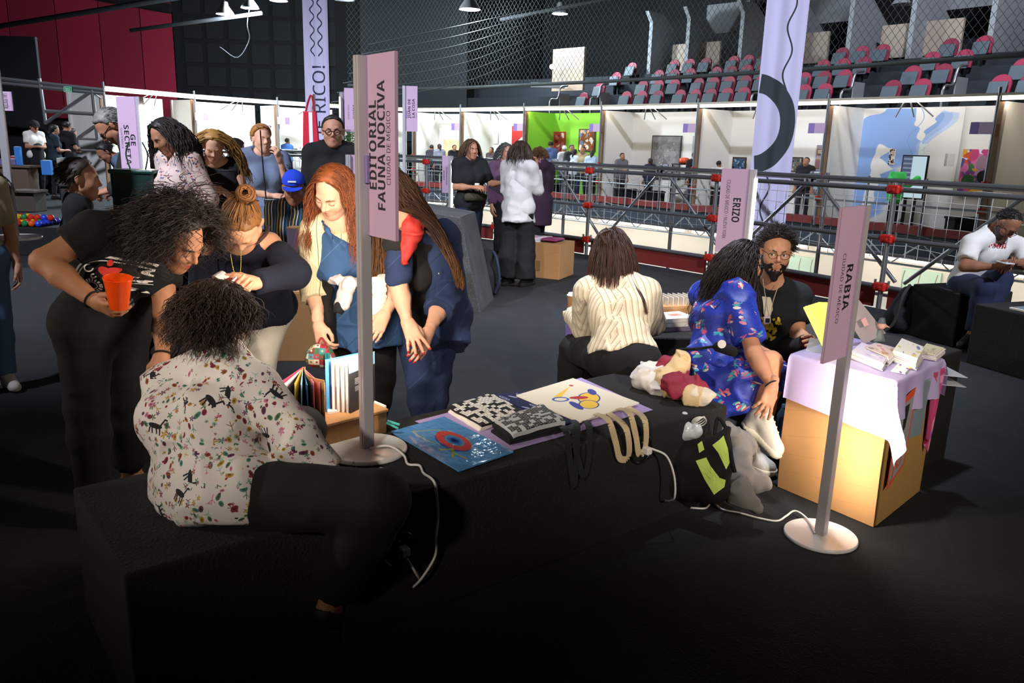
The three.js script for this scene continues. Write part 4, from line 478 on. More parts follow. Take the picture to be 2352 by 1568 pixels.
// high-bay lamps: those in view and those that light the deck
{
  const fit = (p, s, lab) => { const t = thing('high_bay_lamp', lab, 'lamp', p, 'high-bay lamps under the roof'); const g = new THREE.LatheGeometry([[0.08, 0.45], [0.12, 0.42], [0.14, 0.3], [0.3, 0.08], [0.34, 0], [0.31, 0], [0.27, 0.08], [0.1, 0.3]].map(([x, y]) => new THREE.Vector2(x * s, y * s)), 18); part(t, 'shade', g, M_GREY); const d = new THREE.CylinderGeometry(0.3 * s, 0.3 * s, 0.02, 12); d.translate(0, 0.01, 0); part(t, 'lens', d, M_BAY); part(t, 'rod', bar(V(0, 0.44 * s, 0), V(0, 11.4 - p.y, 0), 0.02, 5), M_DARK); };
  for (const [px, py, z, s] of [[517, 33, 24, 0.75], [574, 19, 24, 0.75], [640, 2, 24, 0.75], [1079, 22, 26, 1.0], [1286, 32, 30, 0.85]]) { const p = D(px, py, z); fit(p, s, 'glowing dome lamp hanging under the black roof'); const l = new THREE.PointLight(0xdff2ff, 110, 0, 2); l.position.copy(p).add(V(0, -0.1, 0)); l.shadow.radius = 10; l.castShadow = true; l.name = 'high_bay_light'; scene.add(l); }
  for (const [x, y, z] of HIGHBAYS) fit(V(x, y + 0.25, z), 1, 'glowing dome lamp high above the deck'); for (const [x, y, z, k, aim] of SIDE_SPOTS) { const t = thing('side_spotlight', z < 0 ? 'black spotlight on a tall stand left of the benches' : x < 0 ? 'black spotlight on a tall stand behind the standpoint facing the bench sign' : 'black spotlight on a tall stand behind the standpoint facing the stall table', 'lamp', V(x, 0, z)), d = V(...aim).sub(V(x, y, z)).normalize(), b = V(0, y, 0).addScaledVector(d, -0.08); part(t, 'stand', bar(V(0, 0, 0).addScaledVector(d, -0.4).setY(0), V(0, y - 0.1, 0).addScaledVector(d, -0.25), 0.03, 8), M_DARK); part(t, 'can', bar(b.clone().addScaledVector(d, -0.35), b, 0.13, 16), M_DARK); part(t, 'lens', bar(b, b.clone().addScaledVector(d, 0.01), 0.11, 10), M_BAY); }
  for (const [px, py, z] of [[2075, 10, 24], [790, 0, 26]]) { const p = D(px, py, z), t = thing('unlit_lamp', px > 2000 ? 'unlit bell lamp above the stands' : 'unlit bell lamp beside the tall banner', 'lamp', p); part(t, 'bell', new THREE.LatheGeometry([[0.06, 0.4], [0.12, 0.3], [0.26, 0.1], [0.32, 0], [0.28, 0]].map(([x, y]) => new THREE.Vector2(x, y)), 16), M_GREY); }
  for (const [a, b, r] of [[[0, 60, 28], [740, -60, 24], 0.09], [[300, 70, 26], [600, 30, 24], 0.06], [[1150, 45, 27], [1700, -60, 22], 0.06]]) solo('roof_truss_tube', bar(D(...a), D(...b), r, 6), M_DARK, 'dark roof tube crossing under the ceiling', 'tube', undefined, 'tubes under the roof');
  solo('loose_cable', tube([D(574, 12, 24), D(568, 55, 24.4), D(572, 92, 25), D(545, 132, 25), D(505, 108, 25)], 0.014, 30, 5), M_DARK, 'slack cable hanging under the dome lamps', 'cable');
}
// ---------- lower level seen through the railing ----------
{
  for (let i = 4; i < booths.length; i++) { const { a, b, u, n, L } = booths[i], ang = Math.atan2(-u.z, u.x), g = box(L + 0.6, 2.7, 0.08); g.rotateY(ang); const c = a.clone().lerp(b, 0.5).addScaledVector(n, 0.75); g.translate(c.x, -1.85, c.z); struct('wall_lower', g, M_BW, 'white booth wall of the lower level'); const p = a.clone().lerp(b, 0.5).addScaledVector(n, -0.12).setY(-0.5), t = thing('light_tube', 'light tube of the lower level below the booth ' + BAY[i], 'light', p, 'light tubes of the lower level'), tg = box(L - 0.3, 0.08, 0.06); tg.rotateY(ang); part(t, 'diffuser', tg, M_TUBE); const hg = box(L - 0.1, 0.05, 0.14); hg.rotateY(ang); hg.translate(0, 0.07, 0); part(t, 'beam', hg, M_WOOD); areaLight(p.clone().add(V(0, -0.05, 0)), n.clone().add(V(0, -1.1, 0)), L - 0.3, 0.08, 34);
    // lattice girder in front of the lower booths
    const gd = thing('lattice_girder', 'grey lattice girder below the booth ' + BAY[i], 'girder', a.clone().setY(-0.5).addScaledVector(n, -0.9), 'lattice girders of the lower level'); part(gd, 'chord', bar(V(), u.clone().multiplyScalar(L), 0.025, 6), M_STEEL); part(gd, 'chord', bar(V(0, 0.45, 0), u.clone().multiplyScalar(L).setY(0.45), 0.025, 6), M_STEEL); const m = Math.round(L / 0.55); for (let k = 0; k < m; k++) part(gd, 'lacing', bar(u.clone().multiplyScalar(k / m * L).setY(k % 2 ? 0.45 : 0), u.clone().multiplyScalar((k + 1) / m * L).setY(k % 2 ? 0 : 0.45), 0.015, 5), M_STEEL);
  }
  for (const [px, py, w, h, lb] of [[2140, 655, 0.85, 0.75, 'pale green canvas on the lower booth wall beside the carpeted block'], [1880, 600, 0.75, 0.6, 'pale green canvas on the lower booth wall behind the bearded man']]) { const B = booths[px > 2000 ? 9 : 8], q = B.a.clone().lerp(B.b, px > 2000 ? 0.62 : 0.8).addScaledVector(B.n, 0.67).setY(-1.15), t = thing('painting', lb, 'picture', q); t.rotation.y = Math.atan2(-B.n.x, -B.n.z); part(t, 'canvas', box(w, h, 0.04), std(0xffffff, 0.8, { map: canvasTex(128, 128, (x, w2, h2) => { x.fillStyle = '#c3dfd2'; x.fillRect(0, 0, w2, h2); x.strokeStyle = '#8a7a5e'; x.lineWidth = 3; for (const k of [0.08, 0.5, 0.92]) { x.beginPath(); x.moveTo(k * w2, 8); x.quadraticCurveTo(k * w2 - 12, h2 / 2, k * w2 + 6, h2 - 8); x.stroke(); } }) })); }
}
// ---------- railing of the near deck ----------
const M_SIGNTXT = canvasTex(512, 64, (x, w, h) => { x.fillStyle = '#6d1f19'; x.fillRect(0, 0, w, h); x.fillStyle = '#8d4a42'; x.font = '46px sans-serif'; x.fillText('Layher', 20, 48); x.strokeStyle = '#8d4a42'; x.lineWidth = 4; x.strokeRect(190, 12, 38, 40); x.beginPath(); x.moveTo(194, 16); x.lineTo(224, 48); x.moveTo(224, 16); x.lineTo(194, 48); x.moveTo(209, 14); x.lineTo(209, 50); x.stroke(); });
{
  const near = RIM.map(([x, z]) => V(x, 0, z));
  const netGeo = (L, h, nx, ny, u, sag, y0) => { const list = [], P = (i, j) => u.clone().multiplyScalar(i / nx * L).setY(y0 + j / ny * h - sag * Math.sin(i / nx * Math.PI) * (1 - j / ny) + 0.02 * noise(i * 0.7, j * 0.9, L)); for (let i = 0; i <= nx; i++) for (let j = 0; j < ny; j++) list.push(bar(P(i, j), P(i, j + 1), 0.0035, 4)); for (let j = 0; j <= ny; j++) for (let i = 0; i < nx; i++) list.push(bar(P(i, j), P(i + 1, j), 0.0035, 4)); return merge(list); };
  const names = ['past the right edge', 'beside the seated man with the phone', 'behind the lilac sign with the wide letters', 'behind the bearded man', 'behind the woman in cream knit', 'behind the woman in the white blouse', 'behind the woman in the black polo', 'beside the sloping carpet block', 'behind the potted shrub', 'at the far left'];
  for (let i = 0; i < near.length - 1; i++) {
    const a = near[i], b = near[i + 1], e = b.clone().sub(a), L = e.length(), u = e.clone().normalize(), n = V(u.z, 0, -u.x); if (n.dot(V(2, 0, -20).sub(a)) < 0) n.negate();
    const R = thing('scaffold_railing', 'scaffold tube railing with red wedge couplers ' + names[i], 'railing', a, 'railing bays of the near deck'), E = (k, y, o = 0) => e.clone().multiplyScalar(k).addScaledVector(n, o).setY(y);
    part(R, 'standard', bar(V(0, -0.3, 0), V(0, 1.3, 0), 0.026, 10), M_STEEL);
    for (const y of [1.23, 0.73, 0.23]) { part(R, 'rail', bar(V(0, y, 0), E(1, y), 0.026, 8), M_DULL); const cp = merge([rbox(0.13, 0.09, 0.11, 0.02, 0, y, 0), (() => { const g = new THREE.CylinderGeometry(0.065, 0.065, 0.025, 10); g.translate(0, y, 0); return g; })(), rbox(0.2, 0.05, 0.055, 0.015, 0, y, 0)]); const ry = Math.atan2(-u.z, u.x); cp.rotateY(ry); const cm = part(R, 'coupler', cp, M_RED, 'red wedge coupler'); for (const s of [-0.075, 0.075]) { const wd = box(0.012, 0.1, 0.03, s, y + 0.02, 0); wd.rotateY(ry); part(cm, 'wedge', wd, M_STEEL); } }
    // the second frame behind it with its braces and the string net
    const o = 0.55; part(R, 'top_tube', bar(E(-0.02, 1.31, 0.12), E(1.02, 1.31, 0.12), 0.026, 8), M_STEEL); part(R, 'rear_tube', bar(E(0, 1.28, o), E(1, 1.28, o), 0.022, 8), M_STEEL); for (const k of [0.5]) part(R, 'rear_standard', bar(E(k, -1.2, o), E(k, 1.35, o), 0.026, 8), M_STEEL); part(R, 'brace', bar(E(0.46, 1.2, o * 0.6), E(0.02, 0.25, o * 0.6), 0.022, 7), M_STEEL); part(R, 'brace', bar(E(0.56, 1.2, o * 0.6), E(0.98, 0.25, o * 0.6), 0.022, 7), M_STEEL); part(R, 'rear_tube', bar(E(0, 0.5, o), E(1, 0.5, o), 0.02, 7), M_STEEL); part(R, 'rear_tube', bar(E(0, 0.05, o), E(1, 0.05, o), 0.02, 7), M_STEEL); for (let k = 0; k < 3; k++) part(R, 'clamp', rbox(0.1, 0.12, 0.1, 0.02, E(0.5, 0, o * 0.4).x + 0.03 * k, 1.25 + 0.03 * k, E(0.5, 0, o * 0.4).z), M_DULL);
    const tb = box(L - 0.16, 0.2, 0.03, 0, 0, 0); const ry = Math.atan2(-u.z, u.x), m = E(0.5, 0.11, 0.02); tb.rotateY(ry); tb.translate(m.x, m.y, m.z); part(R, 'toe_board', tb, M_TOE); if (i === 3 || i === 2) { const pl = new THREE.PlaneGeometry(1.1, 0.14); pl.rotateY(Math.atan2(-n.x, -n.z)); const q = E(i === 3 ? 0.62 : 0.7, 0.12, 0.0); pl.translate(q.x, q.y, q.z); part(R, 'stencil', pl, std(0xffffff, 0.75, { map: M_SIGNTXT })); }
    if (i > 0) { const N = solo('string_net', netGeo(L, 0.72, Math.round(L / 0.13), 6, u, 0.08, 0.52), std(0xd9d8d2, 0.9), 'white knotted string net on the railing ' + names[i], 'net', a.clone().addScaledVector(n, 0.35), 'string nets of the railing'); }
  }
}

// ---------- sign poles with their light strips ----------
const signTex = (lines, ccw) => canvasTex(256, 742, (x, w, h) => { x.fillStyle = '#c6a6c0'; x.fillRect(0, 0, w, h); x.fillStyle = '#ab8fb0'; ccw ? x.fillRect(0, 0, 20, h) : x.fillRect(w - 20, 0, 20, h); x.fillStyle = '#15131b'; x.translate(ccw ? 0 : w, ccw ? h : 0); x.rotate(ccw ? -Math.PI / 2 : Math.PI / 2); for (const [t, px, u, v, L] of lines) { x.save(); x.translate(u * h, v * w); x.font = (px < 50 ? '' : 'bold ') + px + 'px sans-serif'; x.scale(L ? L * h / x.measureText(t).width : 1, 1); x.fillText(t, 0, 0); x.restore(); } });
function signPole(o) { // o.at: foot, o.dir: the way the panel stands out from the pole
  const t = thing('sign_pole', o.label, 'sign', o.at, o.group), d = V(o.dir[0], 0, o.dir[1]).normalize(), side = V(-d.z, 0, d.x), h = o.h || 1.37, w = 0.036, place = (g) => { g.rotateY(Math.atan2(-d.z, d.x)); return g; };
  if (!o.noBase) part(t, 'base', new THREE.LatheGeometry([[0, 0.016], [0.142, 0.016], [0.147, 0.012], [0.148, 0.003], [0.145, 0], [0, 0]].map(([x, y]) => new THREE.Vector2(x, y)).reverse(), 64), M_POWDER, 'round white steel base'); const y0 = o.noBase ? 0 : 0.014;
  part(t, 'pole', place(merge([box(w, h - y0, 0.004, 0, (h + y0) / 2, w / 2), box(w, h - y0, 0.004, 0, (h + y0) / 2, -w / 2), box(0.004, h - y0, w, w / 2, (h + y0) / 2, 0), box(w * 0.9, h - y0, w * 0.8, 0, (h + y0) / 2, 0), box(0.012, h - y0, 0.006, 0.0, (h + y0) / 2, w / 2 + 0.002)])), M_ALU);
  const ph = o.ph || 0.58, pw = o.pw || 0.2, py = h - ph / 2 - (o.drop || 0); const pan = part(t, 'panel', place(box(pw, ph, 0.01, w / 2 + pw / 2, py, -w / 2 + 0.006)), M_LILAC), right = d.dot(camR) > 0 ? d : d.clone().negate(), nrm = right.clone().cross(V(0, 1, 0)), off = side.clone().multiplyScalar(-w / 2 + 0.006);
  for (const s of o.both ? [1, -1] : [1]) { const pl = new THREE.PlaneGeometry(pw, ph); pl.applyMatrix4(frame(d.clone().multiplyScalar(w / 2 + pw / 2).add(off).add(V(0, py, 0)).addScaledVector(nrm, 0.0062 * s), right.clone().multiplyScalar(s), V(0, 1, 0), nrm.clone().multiplyScalar(s))); part(pan, 'print', pl, std(0xffffff, 0.7, { map: signTex(o.lines, o.ccw) })); }
  if (o.clip !== false) part(t, 'clip', place(box(0.03, 0.09, 0.02, w / 2 + 0.008, h - 0.36, -w / 2 + 0.012)), std(0x8d78b0, 0.4));
  if (o.led) { const y1 = o.from ?? 0.08, L = h - 0.06 - y1, g = new THREE.CylinderGeometry(o.ledR || 0.018, o.ledR || 0.018, L, 8, 1, false, Math.PI, Math.PI); g.scale(0.5, 1, 1); g.translate(-w / 2, y1 + L / 2, 0); part(t, 'light_diffuser', place(g), M_STRIP, 'glowing white strip'); for (const a of o.led > 20 ? [-0.75, 0.75] : [0]) { const dir = d.clone().negate().applyAxisAngle(V(0, 1, 0), a), p = o.at.clone().addScaledVector(d, -w / 2 - 0.022).addScaledVector(dir, 0.012).add(V(0, y1 + L / 2, 0)); areaLight(p, dir, 0.024, L, o.led, 0xfff0de); } }
  return t;
}
const POLE1 = G(843, 1035, 0.45), POLE2 = G(1884, 1233, 0), atPole = (px, py, z, h) => { const p = D(px, py, z); p.y -= h; return p; };
signPole({ at: POLE1, dir: [0.6, 0.8], led: 135, from: 0.3, ccw: true, lines: [['EDITORIAL', 92, 0.26, 0.36, 0.5], ['FAUNA NOCIVA', 92, 0.15, 0.66, 0.71], ['CIUDAD DE MÉXICO', 46, 0.3, 0.84, 0.4]], label: 'lilac pole sign reading Editorial Fauna Nociva standing on the bench' });
signPole({ at: POLE2, dir: [-0.73, 0.69], led: 66, from: 0.12, lines: [['RABIA', 92, 0.36, 0.5, 0.31], ['CIUDAD DE MÉXICO', 44, 0.29, 0.72, 0.46]], label: 'lilac pole sign reading Rabia standing on the floor before the carton table' });
{ const p = D(1731, 398, 5.55); p.y = 0; signPole({ at: p, dir: [-0.82, -0.57], led: 60, ledR: 0.026, h: 1.44, lines: [['ERIZO', 96, 0.33, 0.5, 0.3], ['CIUDAD DE MÉXICO / NUEVA YORK', 46, 0.13, 0.78, 0.7]], label: 'lilac pole sign reading Erizo behind the seated pair' }); }
{ const p = D(320, 222, 6); const h = 1.37; p.y = p.y - h; signPole({ at: p, dir: [-0.9, -0.4], led: 50, ledR: 0.028, h, lines: [['GE', 90, 0.45, 0.42], ['SECRETA', 90, 0.34, 0.72], ['GUATEMALA', 34, 0.38, 0.9]], noBase: false, label: 'lilac pole sign reading Secreta Guatemala with its strip lit' }); }
signPole({ at: D(783, 212, 11).setY(0), dir: [0.8, -0.6], led: 5, h: D(783, 212, 11).y, ph: 0.5, pw: 0.26, lines: [['CALIPSO', 70, 0.3, 0.35, 0.45]], ccw: true, label: 'tall lilac sign reading Calipso behind the man in black' });
signPole({ at: D(826, 203, 10.8).setY(0), dir: [-1, 0.1], h: D(826, 203, 10.8).y, ph: 0.52, pw: 0.18, lines: [['INECHI', 70, 0.4, 0.4], ['CIUDAD DE MÉXICO', 30, 0.4, 0.75]], label: 'tall lilac sign reading Inechi overlapping the Calipso sign' });
signPole({ at: D(928, 197, 11).setY(0), dir: [1, 0.1], h: D(928, 197, 11).y, ph: 0.58, pw: 0.16, ccw: true, lines: [['JUAN DE', 78, 0.3, 0.42], ['LA COSA', 78, 0.3, 0.78], ['CIUDAD', 26, 0.3, 0.95]], label: 'lilac sign reading Juan de la Cosa half hidden behind the tallest sign' });
signPole({ at: D(800, 355, 6.4).setY(0), dir: [1, 0.05], h: D(800, 355, 6.4).y, lines: [['EDICIONES', 84, 0.12, 0.5]], label: 'lilac sign reading Ediciones behind the red-haired woman' });
signPole({ at: D(1036, 358, 10).setY(0), dir: [-0.8, -0.6], led: 7, h: D(1036, 358, 10).y, ph: 0.45, pw: 0.11, lines: [['FUNDACIÓN', 60, 0.3, 0.4], ['JUMEX', 60, 0.4, 0.8]], label: 'narrow lilac sign behind the sloping carpet block with its strip lit' });
signPole({ at: D(718, 216, 8).setY(0), dir: [-0.1, 1], h: D(718, 216, 8).y, ph: 0.3, pw: 0.03, lines: [], label: 'pole with its edge turned to us from which a red tote bag hangs' });
{ const p = D(36, 548, 4.9); signPole({ at: p, dir: [-1, 0.3], h: 1.37, lines: [['EDICIÓN', 80, 0.3, 0.5]], label: 'pale pole beside the heap of coloured balls' }); const q = D(8, 232, 9), s = thing('booth_plate', 'small lilac plate on the black board at the far left', 'sign', q); part(s, 'plate', box(0.2, 0.2, 0.012), M_LILAC); const pl = new THREE.PlaneGeometry(0.2, 0.2); pl.translate(0, 0, 0.0075); part(s, 'print', pl, std(0xffffff, 0.7, { map: signTex([['LAV. EDICIÓN', 90, 0.1, 0.5]]) })); }
{ const p = D(714, 258, 7.9), t = thing('tote_bag', 'red tote bag with a white stripe hanging from a pole', 'bag', p); const s = new THREE.Shape(); s.moveTo(-0.075, -0.37); s.lineTo(0.075, -0.37); s.lineTo(0.05, 0); s.lineTo(-0.06, 0); const g = new THREE.ExtrudeGeometry(s, { depth: 0.03, bevelEnabled: true, bevelSize: 0.006, bevelThickness: 0.006, bevelSegments: 2 }); part(t, 'body', g, cloth(0xc9213a)); part(t, 'stripe', box(0.035, 0.37, 0.012, 0.005, -0.185, 0.035), cloth(0xeee8e8)); for (const z of [0, 0.03]) part(t, 'handle', tube([V(-0.045, 0, z), V(-0.02, 0.09, z), V(0.012, 0.16, z), V(0.03, 0.09, z), V(0.035, 0, z)], 0.006, 24, 5), cloth(0xb01c34)); }

// ---------- tall banners ----------
function bannerTex(draw, w, h) { return canvasTex(w, h, (x, a, b) => { x.fillStyle = '#d8d2f0'; x.fillRect(0, 0, a, b); x.lineCap = 'round'; draw(x, a, b); }); }
function banner(x0, x1, z, yTop, yBot, tex, label, lean = 0) { const a = D(x0, 300, z), b = D(x1, 300, z), w = b.x - a.x, t = thing('hanging_banner', label, 'banner', V((a.x + b.x) / 2, yBot, -z)), n = 24, g = new THREE.PlaneGeometry(w, yTop - yBot, n, 30), p = g.attributes.position; for (let i = 0; i < p.count; i++) { const u = p.getX(i) / w; p.setZ(i, 0.012 * Math.sin(u * 17 + 1) + 0.02 * Math.sin(u * 6)); } g.translate(0, (yTop - yBot) / 2, 0); g.computeVertexNormals(); part(t, 'fabric', g, std(0xffffff, 0.8, { map: tex, side: THREE.DoubleSide })); part(t, 'hem_bar', bar(V(-w / 2, 0, 0.01), V(w / 2, 0, 0.01), 0.012, 8), M_GREY); return t; }
const wavy = (x, cx, y0, y1, amp, per, lw) => { x.lineWidth = lw; x.strokeStyle = '#2a3236'; x.beginPath(); for (let y = y0; y <= y1; y += 4) x.lineTo(cx + amp * Math.sin(y / per * 6.283), y); x.stroke(); };
banner(703, 759, 13, 4.6, 1.25, bannerTex((x, w, h) => { const k = h / 3.35; for (const [c, s] of [[0.36, 1], [0.68, -1]]) { x.lineWidth = 7; x.strokeStyle = '#1c2a3c'; x.beginPath(); for (let y = 0; y < h * 0.535; y += 4) x.lineTo(c * w + s * 13 * Math.sin(y / 78 * 6.28), y); x.stroke(); } x.fillStyle = '#27344a'; x.translate(w * 0.84, h * 0.985); x.rotate(-Math.PI / 2); x.scale(1.0, 1); x.font = '118px sans-serif'; x.fillText('¡QUE RICO!', -40, 0); }, 160, 1340), 'tall lilac banner reading Que Rico with two wavy lines');
banner(1733, 1827, 10.5, 4.6, -0.7, bannerTex((x, w, h) => { wavy(x, w * 0.62, 0, h * 0.43, 20, 210, 9); wavy(x, w * 0.42, h * 0.62, h, 18, 210, 8); x.strokeStyle = '#333d40'; x.lineWidth = 86; x.lineCap = 'butt'; x.beginPath(); x.arc(-w * 0.02, h * 0.51, w * 0.8, -1.5, 1.45); x.stroke(); }, 236, 2000), 'tall lilac banner with a dark half ring and a wavy line');

// ---------- the carpeted bench ----------
const BU = V(0.78, 0, -0.625).normalize(), BN = V(-0.625, 0, -0.78).normalize(), BO = V(-0.35, 0, -2.34), bAng = Math.atan2(-BU.z, BU.x);
const BF = (t, n, h = 0) => BO.clone().addScaledVector(BU, t).addScaledVector(BN, n).setY(h);
const carpetBlock = (name, label, w, h, d, c, ang, mat = M_BLOCK) => { const g = boxUV(rbox(w, h, d, 0.012), 1); const o = solo(name, g, mat, label, 'block', c.clone().setY((c.y || 0) + h / 2)); o.rotation.y = ang; return o; };
carpetBlock('carpet_bench', 'long black carpeted bench carrying the pole sign and the lilac cloth', 1.9, 0.45, 0.66, BF(0.75, 0.33), bAng); carpetBlock('carpet_bench', 'black carpeted bench under the woman in the floral shirt', 0.6, 0.45, 0.66, BF(-0.505, 0.33), bAng);
carpetBlock('carpet_bench', 'black carpeted bench behind the seated pair with the open carton of cards', 1.6, 0.45, 0.6, V(1.58, 0, -5.02), 0.05); carpetBlock('carpet_block', 'dark carpeted block on which the man with the phone sits', 0.6, 0.46, 0.5, V(3.92, 0, -6.9), 0.35); carpetBlock('carpet_block', 'dark carpeted block at the right edge carrying grey boxes', 1.2, 0.47, 0.7, V(4.25, 0, -5.95), 0.35); carpetBlock('carpet_block', 'black block at the far left carrying the heap of balls', 1.6, 0.36, 1.0, V(-6.6, 0, -10.6), 0.2); carpetBlock('carpet_block', 'black block under the boy with the blue cap', 0.36, 0.45, 0.4, D(674, 560, 6.3).setY(0), 0.2);
{ // sloping block in the middle distance
  const a = D(905, 470, 7.6), s = new THREE.Shape(); s.moveTo(0, 0); s.lineTo(1.05, 0); s.lineTo(0.84, 0.88); s.lineTo(0.05, 0.98); const g = new THREE.ExtrudeGeometry(s, { depth: 0.7, bevelEnabled: true, bevelSize: 0.01, bevelThickness: 0.01, bevelSegments: 1 }); solo('sloping_block', boxUV(g, 1), std(0xffffff, 0.95, { map: carpetTex([62, 63, 64], 0.25, 256) }), 'sloping dark grey carpet block behind the woman in denim', 'block', V(a.x - 0.1, 0, -8.3)).rotation.y = -0.15; }
// sockets on the bench front with their plugs and cords
const M_SOCK = phy(0x111214, 0.3), M_CORD = phy(0xe6e4df, 0.4), onFace = (px, py) => { const d = rayOf(px, py), o = V(0, EYE, 0), k = (BO.clone().sub(o).dot(BN)) / d.dot(BN); return o.addScaledVector(d, k); };
for (const [px, py, lb] of [[912, 1258, 'black round cable outlet low on the bench front beside the crossed cord'], [1470, 1030, 'black round cable outlet on the bench front beside the black bag']]) { const p = onFace(px, py), t = thing('cable_outlet', lb, 'outlet', p), g = new THREE.CylinderGeometry(0.062, 0.062, 0.014, 32); g.rotateX(Math.PI / 2); g.rotateY(Math.atan2(-BN.x, -BN.z)); part(t, 'cover', g, M_SOCK); const r = new THREE.TorusGeometry(0.058, 0.006, 8, 32); r.rotateY(Math.atan2(-BN.x, -BN.z)); r.translate(-BN.x * 0.008, 0, -BN.z * 0.008); part(t, 'rim', r, M_SOCK); for (const y of [-0.028, 0.03]) part(t, 'screw', (() => { const s = new THREE.SphereGeometry(0.005, 8, 6); s.translate(-BN.x * 0.012, y, -BN.z * 0.012); return s; })(), M_STEEL); const pg = rbox(0.03, 0.03, 0.035, 0.006); pg.rotateY(Math.atan2(-BN.x, -BN.z)); pg.translate(-BN.x * 0.025 + 0.01, 0, -BN.z * 0.025); part(t, 'plug', pg, M_CORD, 'white plug'); }
{ const f = (px, py, o = 0.03) => onFace(px, py).addScaledVector(BN, -o), g = (px, py) => G(px, py, 0.012); solo('power_cord', tube([G(850, 1030, 0.475), G(885, 1023, 0.49), G(905, 1028, 0.486), G(928, 1046, 0.468), G(938, 1066, 0.457), G(962, 1068, 0.457), G(972, 1085, 0.457), f(996, 1108, 0.006), f(1000, 1150, 0.012), f(998, 1190, 0.02), f(986, 1225, 0.04), f(988, 1268), f(955, 1322), G(918, 1370, 0.008), G(940, 1362, 0.006), G(968, 1353, 0.006), f(945, 1308), f(922, 1272, 0.03)], 0.0045, 160, 7), M_CORD, 'white cord running from the bench sign to the low outlet', 'cord');
  const q = (px, py) => G(px, py, 0.006); solo('power_cord', tube([f(1482, 1024, 0.035), f(1500, 1034, 0.07), f(1506, 1075, 0.1), f(1503, 1120, 0.11), q(1508, 1145), q(1540, 1163), q(1580, 1165), q(1622, 1166), q(1630, 1152).setY(0.02), q(1622, 1142).setY(0.012), q(1640, 1155), q(1660, 1170), q(1700, 1178), q(1745, 1190), q(1785, 1196), q(1806, 1188).setY(0.014), q(1824, 1182).setY(0.025), q(1850, 1198).setY(0.026), POLE2.clone().add(V(-0.03, 0.022, 0.015))], 0.0045, 170, 7), M_CORD, 'white cord running from the upper outlet across the carpet to the floor sign', 'cord'); }

// ---------- things laid out on the bench ----------
const flat = (name, label, cat, c, h, th, mat, wave, n = 1) => { const [a, b, d, e] = c.map(([x, y]) => G(x, y, h)); const ctr = a.clone().add(b).add(d).add(e).multiplyScalar(0.25).setY(h - th); const t = thing(name, label, cat, ctr); const g = sheet(a, b, d, e, th, n, n, wave); g.computeVertexNormals(); const q = g; q.translate(-ctr.x, -ctr.y, -ctr.z); part(t, name === 'poster' ? 'print' : 'cloth', q, mat); return t; }; // corners: near-left, near-right, far-right, far-left as seen on the sheet
const M_LCLOTH = cloth(0xa894c4, 0.6, 0.4), LK = (x, y, z) => 0.003 * noise(x * 6, y * 6, z);
{ // lilac cloth with its front hanging over the edge
  const t = thing('lilac_cloth', 'lilac satin cloth spread under the bags on the bench', 'cloth', BF(0.9, 0.2, 0.45)), pos = [], idx = [], nu = 40, nv = 20, a = G(1125, 1050, 0.452), b = G(1500, 942, 0.452), c = G(1335, 868, 0.452), d = G(953, 968, 0.452); const front = (p) => p.clone().sub(BO).dot(BN);
  for (let s = 0; s < 2; s++) for (let j = 0; j <= nv; j++) for (let i = 0; i <= nu; i++) { const u = i / nu, v = j / nv, p = a.clone().multiplyScalar((1 - u) * (1 - v)).addScaledVector(b, u * (1 - v)).addScaledVector(c, u * v).addScaledVector(d, (1 - u) * v); p.y = 0.4535 + 0.0015 * Math.abs(noise(u * 9, v * 7, 1)); const fr = front(p); if (v < 0.2) { const over = (0.2 - v) / 0.2; } if (fr < 0.004) { const o = 0.004 - fr; p.addScaledVector(BN, o * 0.9 - 0.006 - 0.004 * Math.sin(u * 40)); p.y -= o * 1.1; } if (s) p.y -= 0.0012; pos.push(p.x, p.y, p.z); }
  const m = (nu + 1) * (nv + 1); for (let s = 0; s < 2; s++) for (let j = 0; j < nv; j++) for (let i = 0; i < nu; i++) { const q = s * m + j * (nu + 1) + i; s ? idx.push(q, q + nu + 2, q + 1, q, q + nu + 1, q + nu + 2) : idx.push(q, q + 1, q + nu + 2, q, q + nu + 2, q + nu + 1); } const g = new THREE.BufferGeometry(); g.setAttribute('position', new THREE.Float32BufferAttribute(pos, 3)); g.setIndex(idx); g.computeVertexNormals(); wpart(t, 'cloth', g, M_LCLOTH);
  const hem = []; for (let i = 0; i <= 20; i++) { const p = a.clone().lerp(b, i / 20).addScaledVector(BN, Math.max(0, -front(a.clone().lerp(b, i / 20))) - 0.008); p.y = 0.45; hem.push(p); } wpart(t, 'hanging_edge', sheet(hem[0].clone().setY(0.425), hem[20].clone().setY(0.41), hem[20], hem[0], 0.002, 20, 2, (u) => 0.004 * Math.sin(u * 50)), M_LCLOTH); }
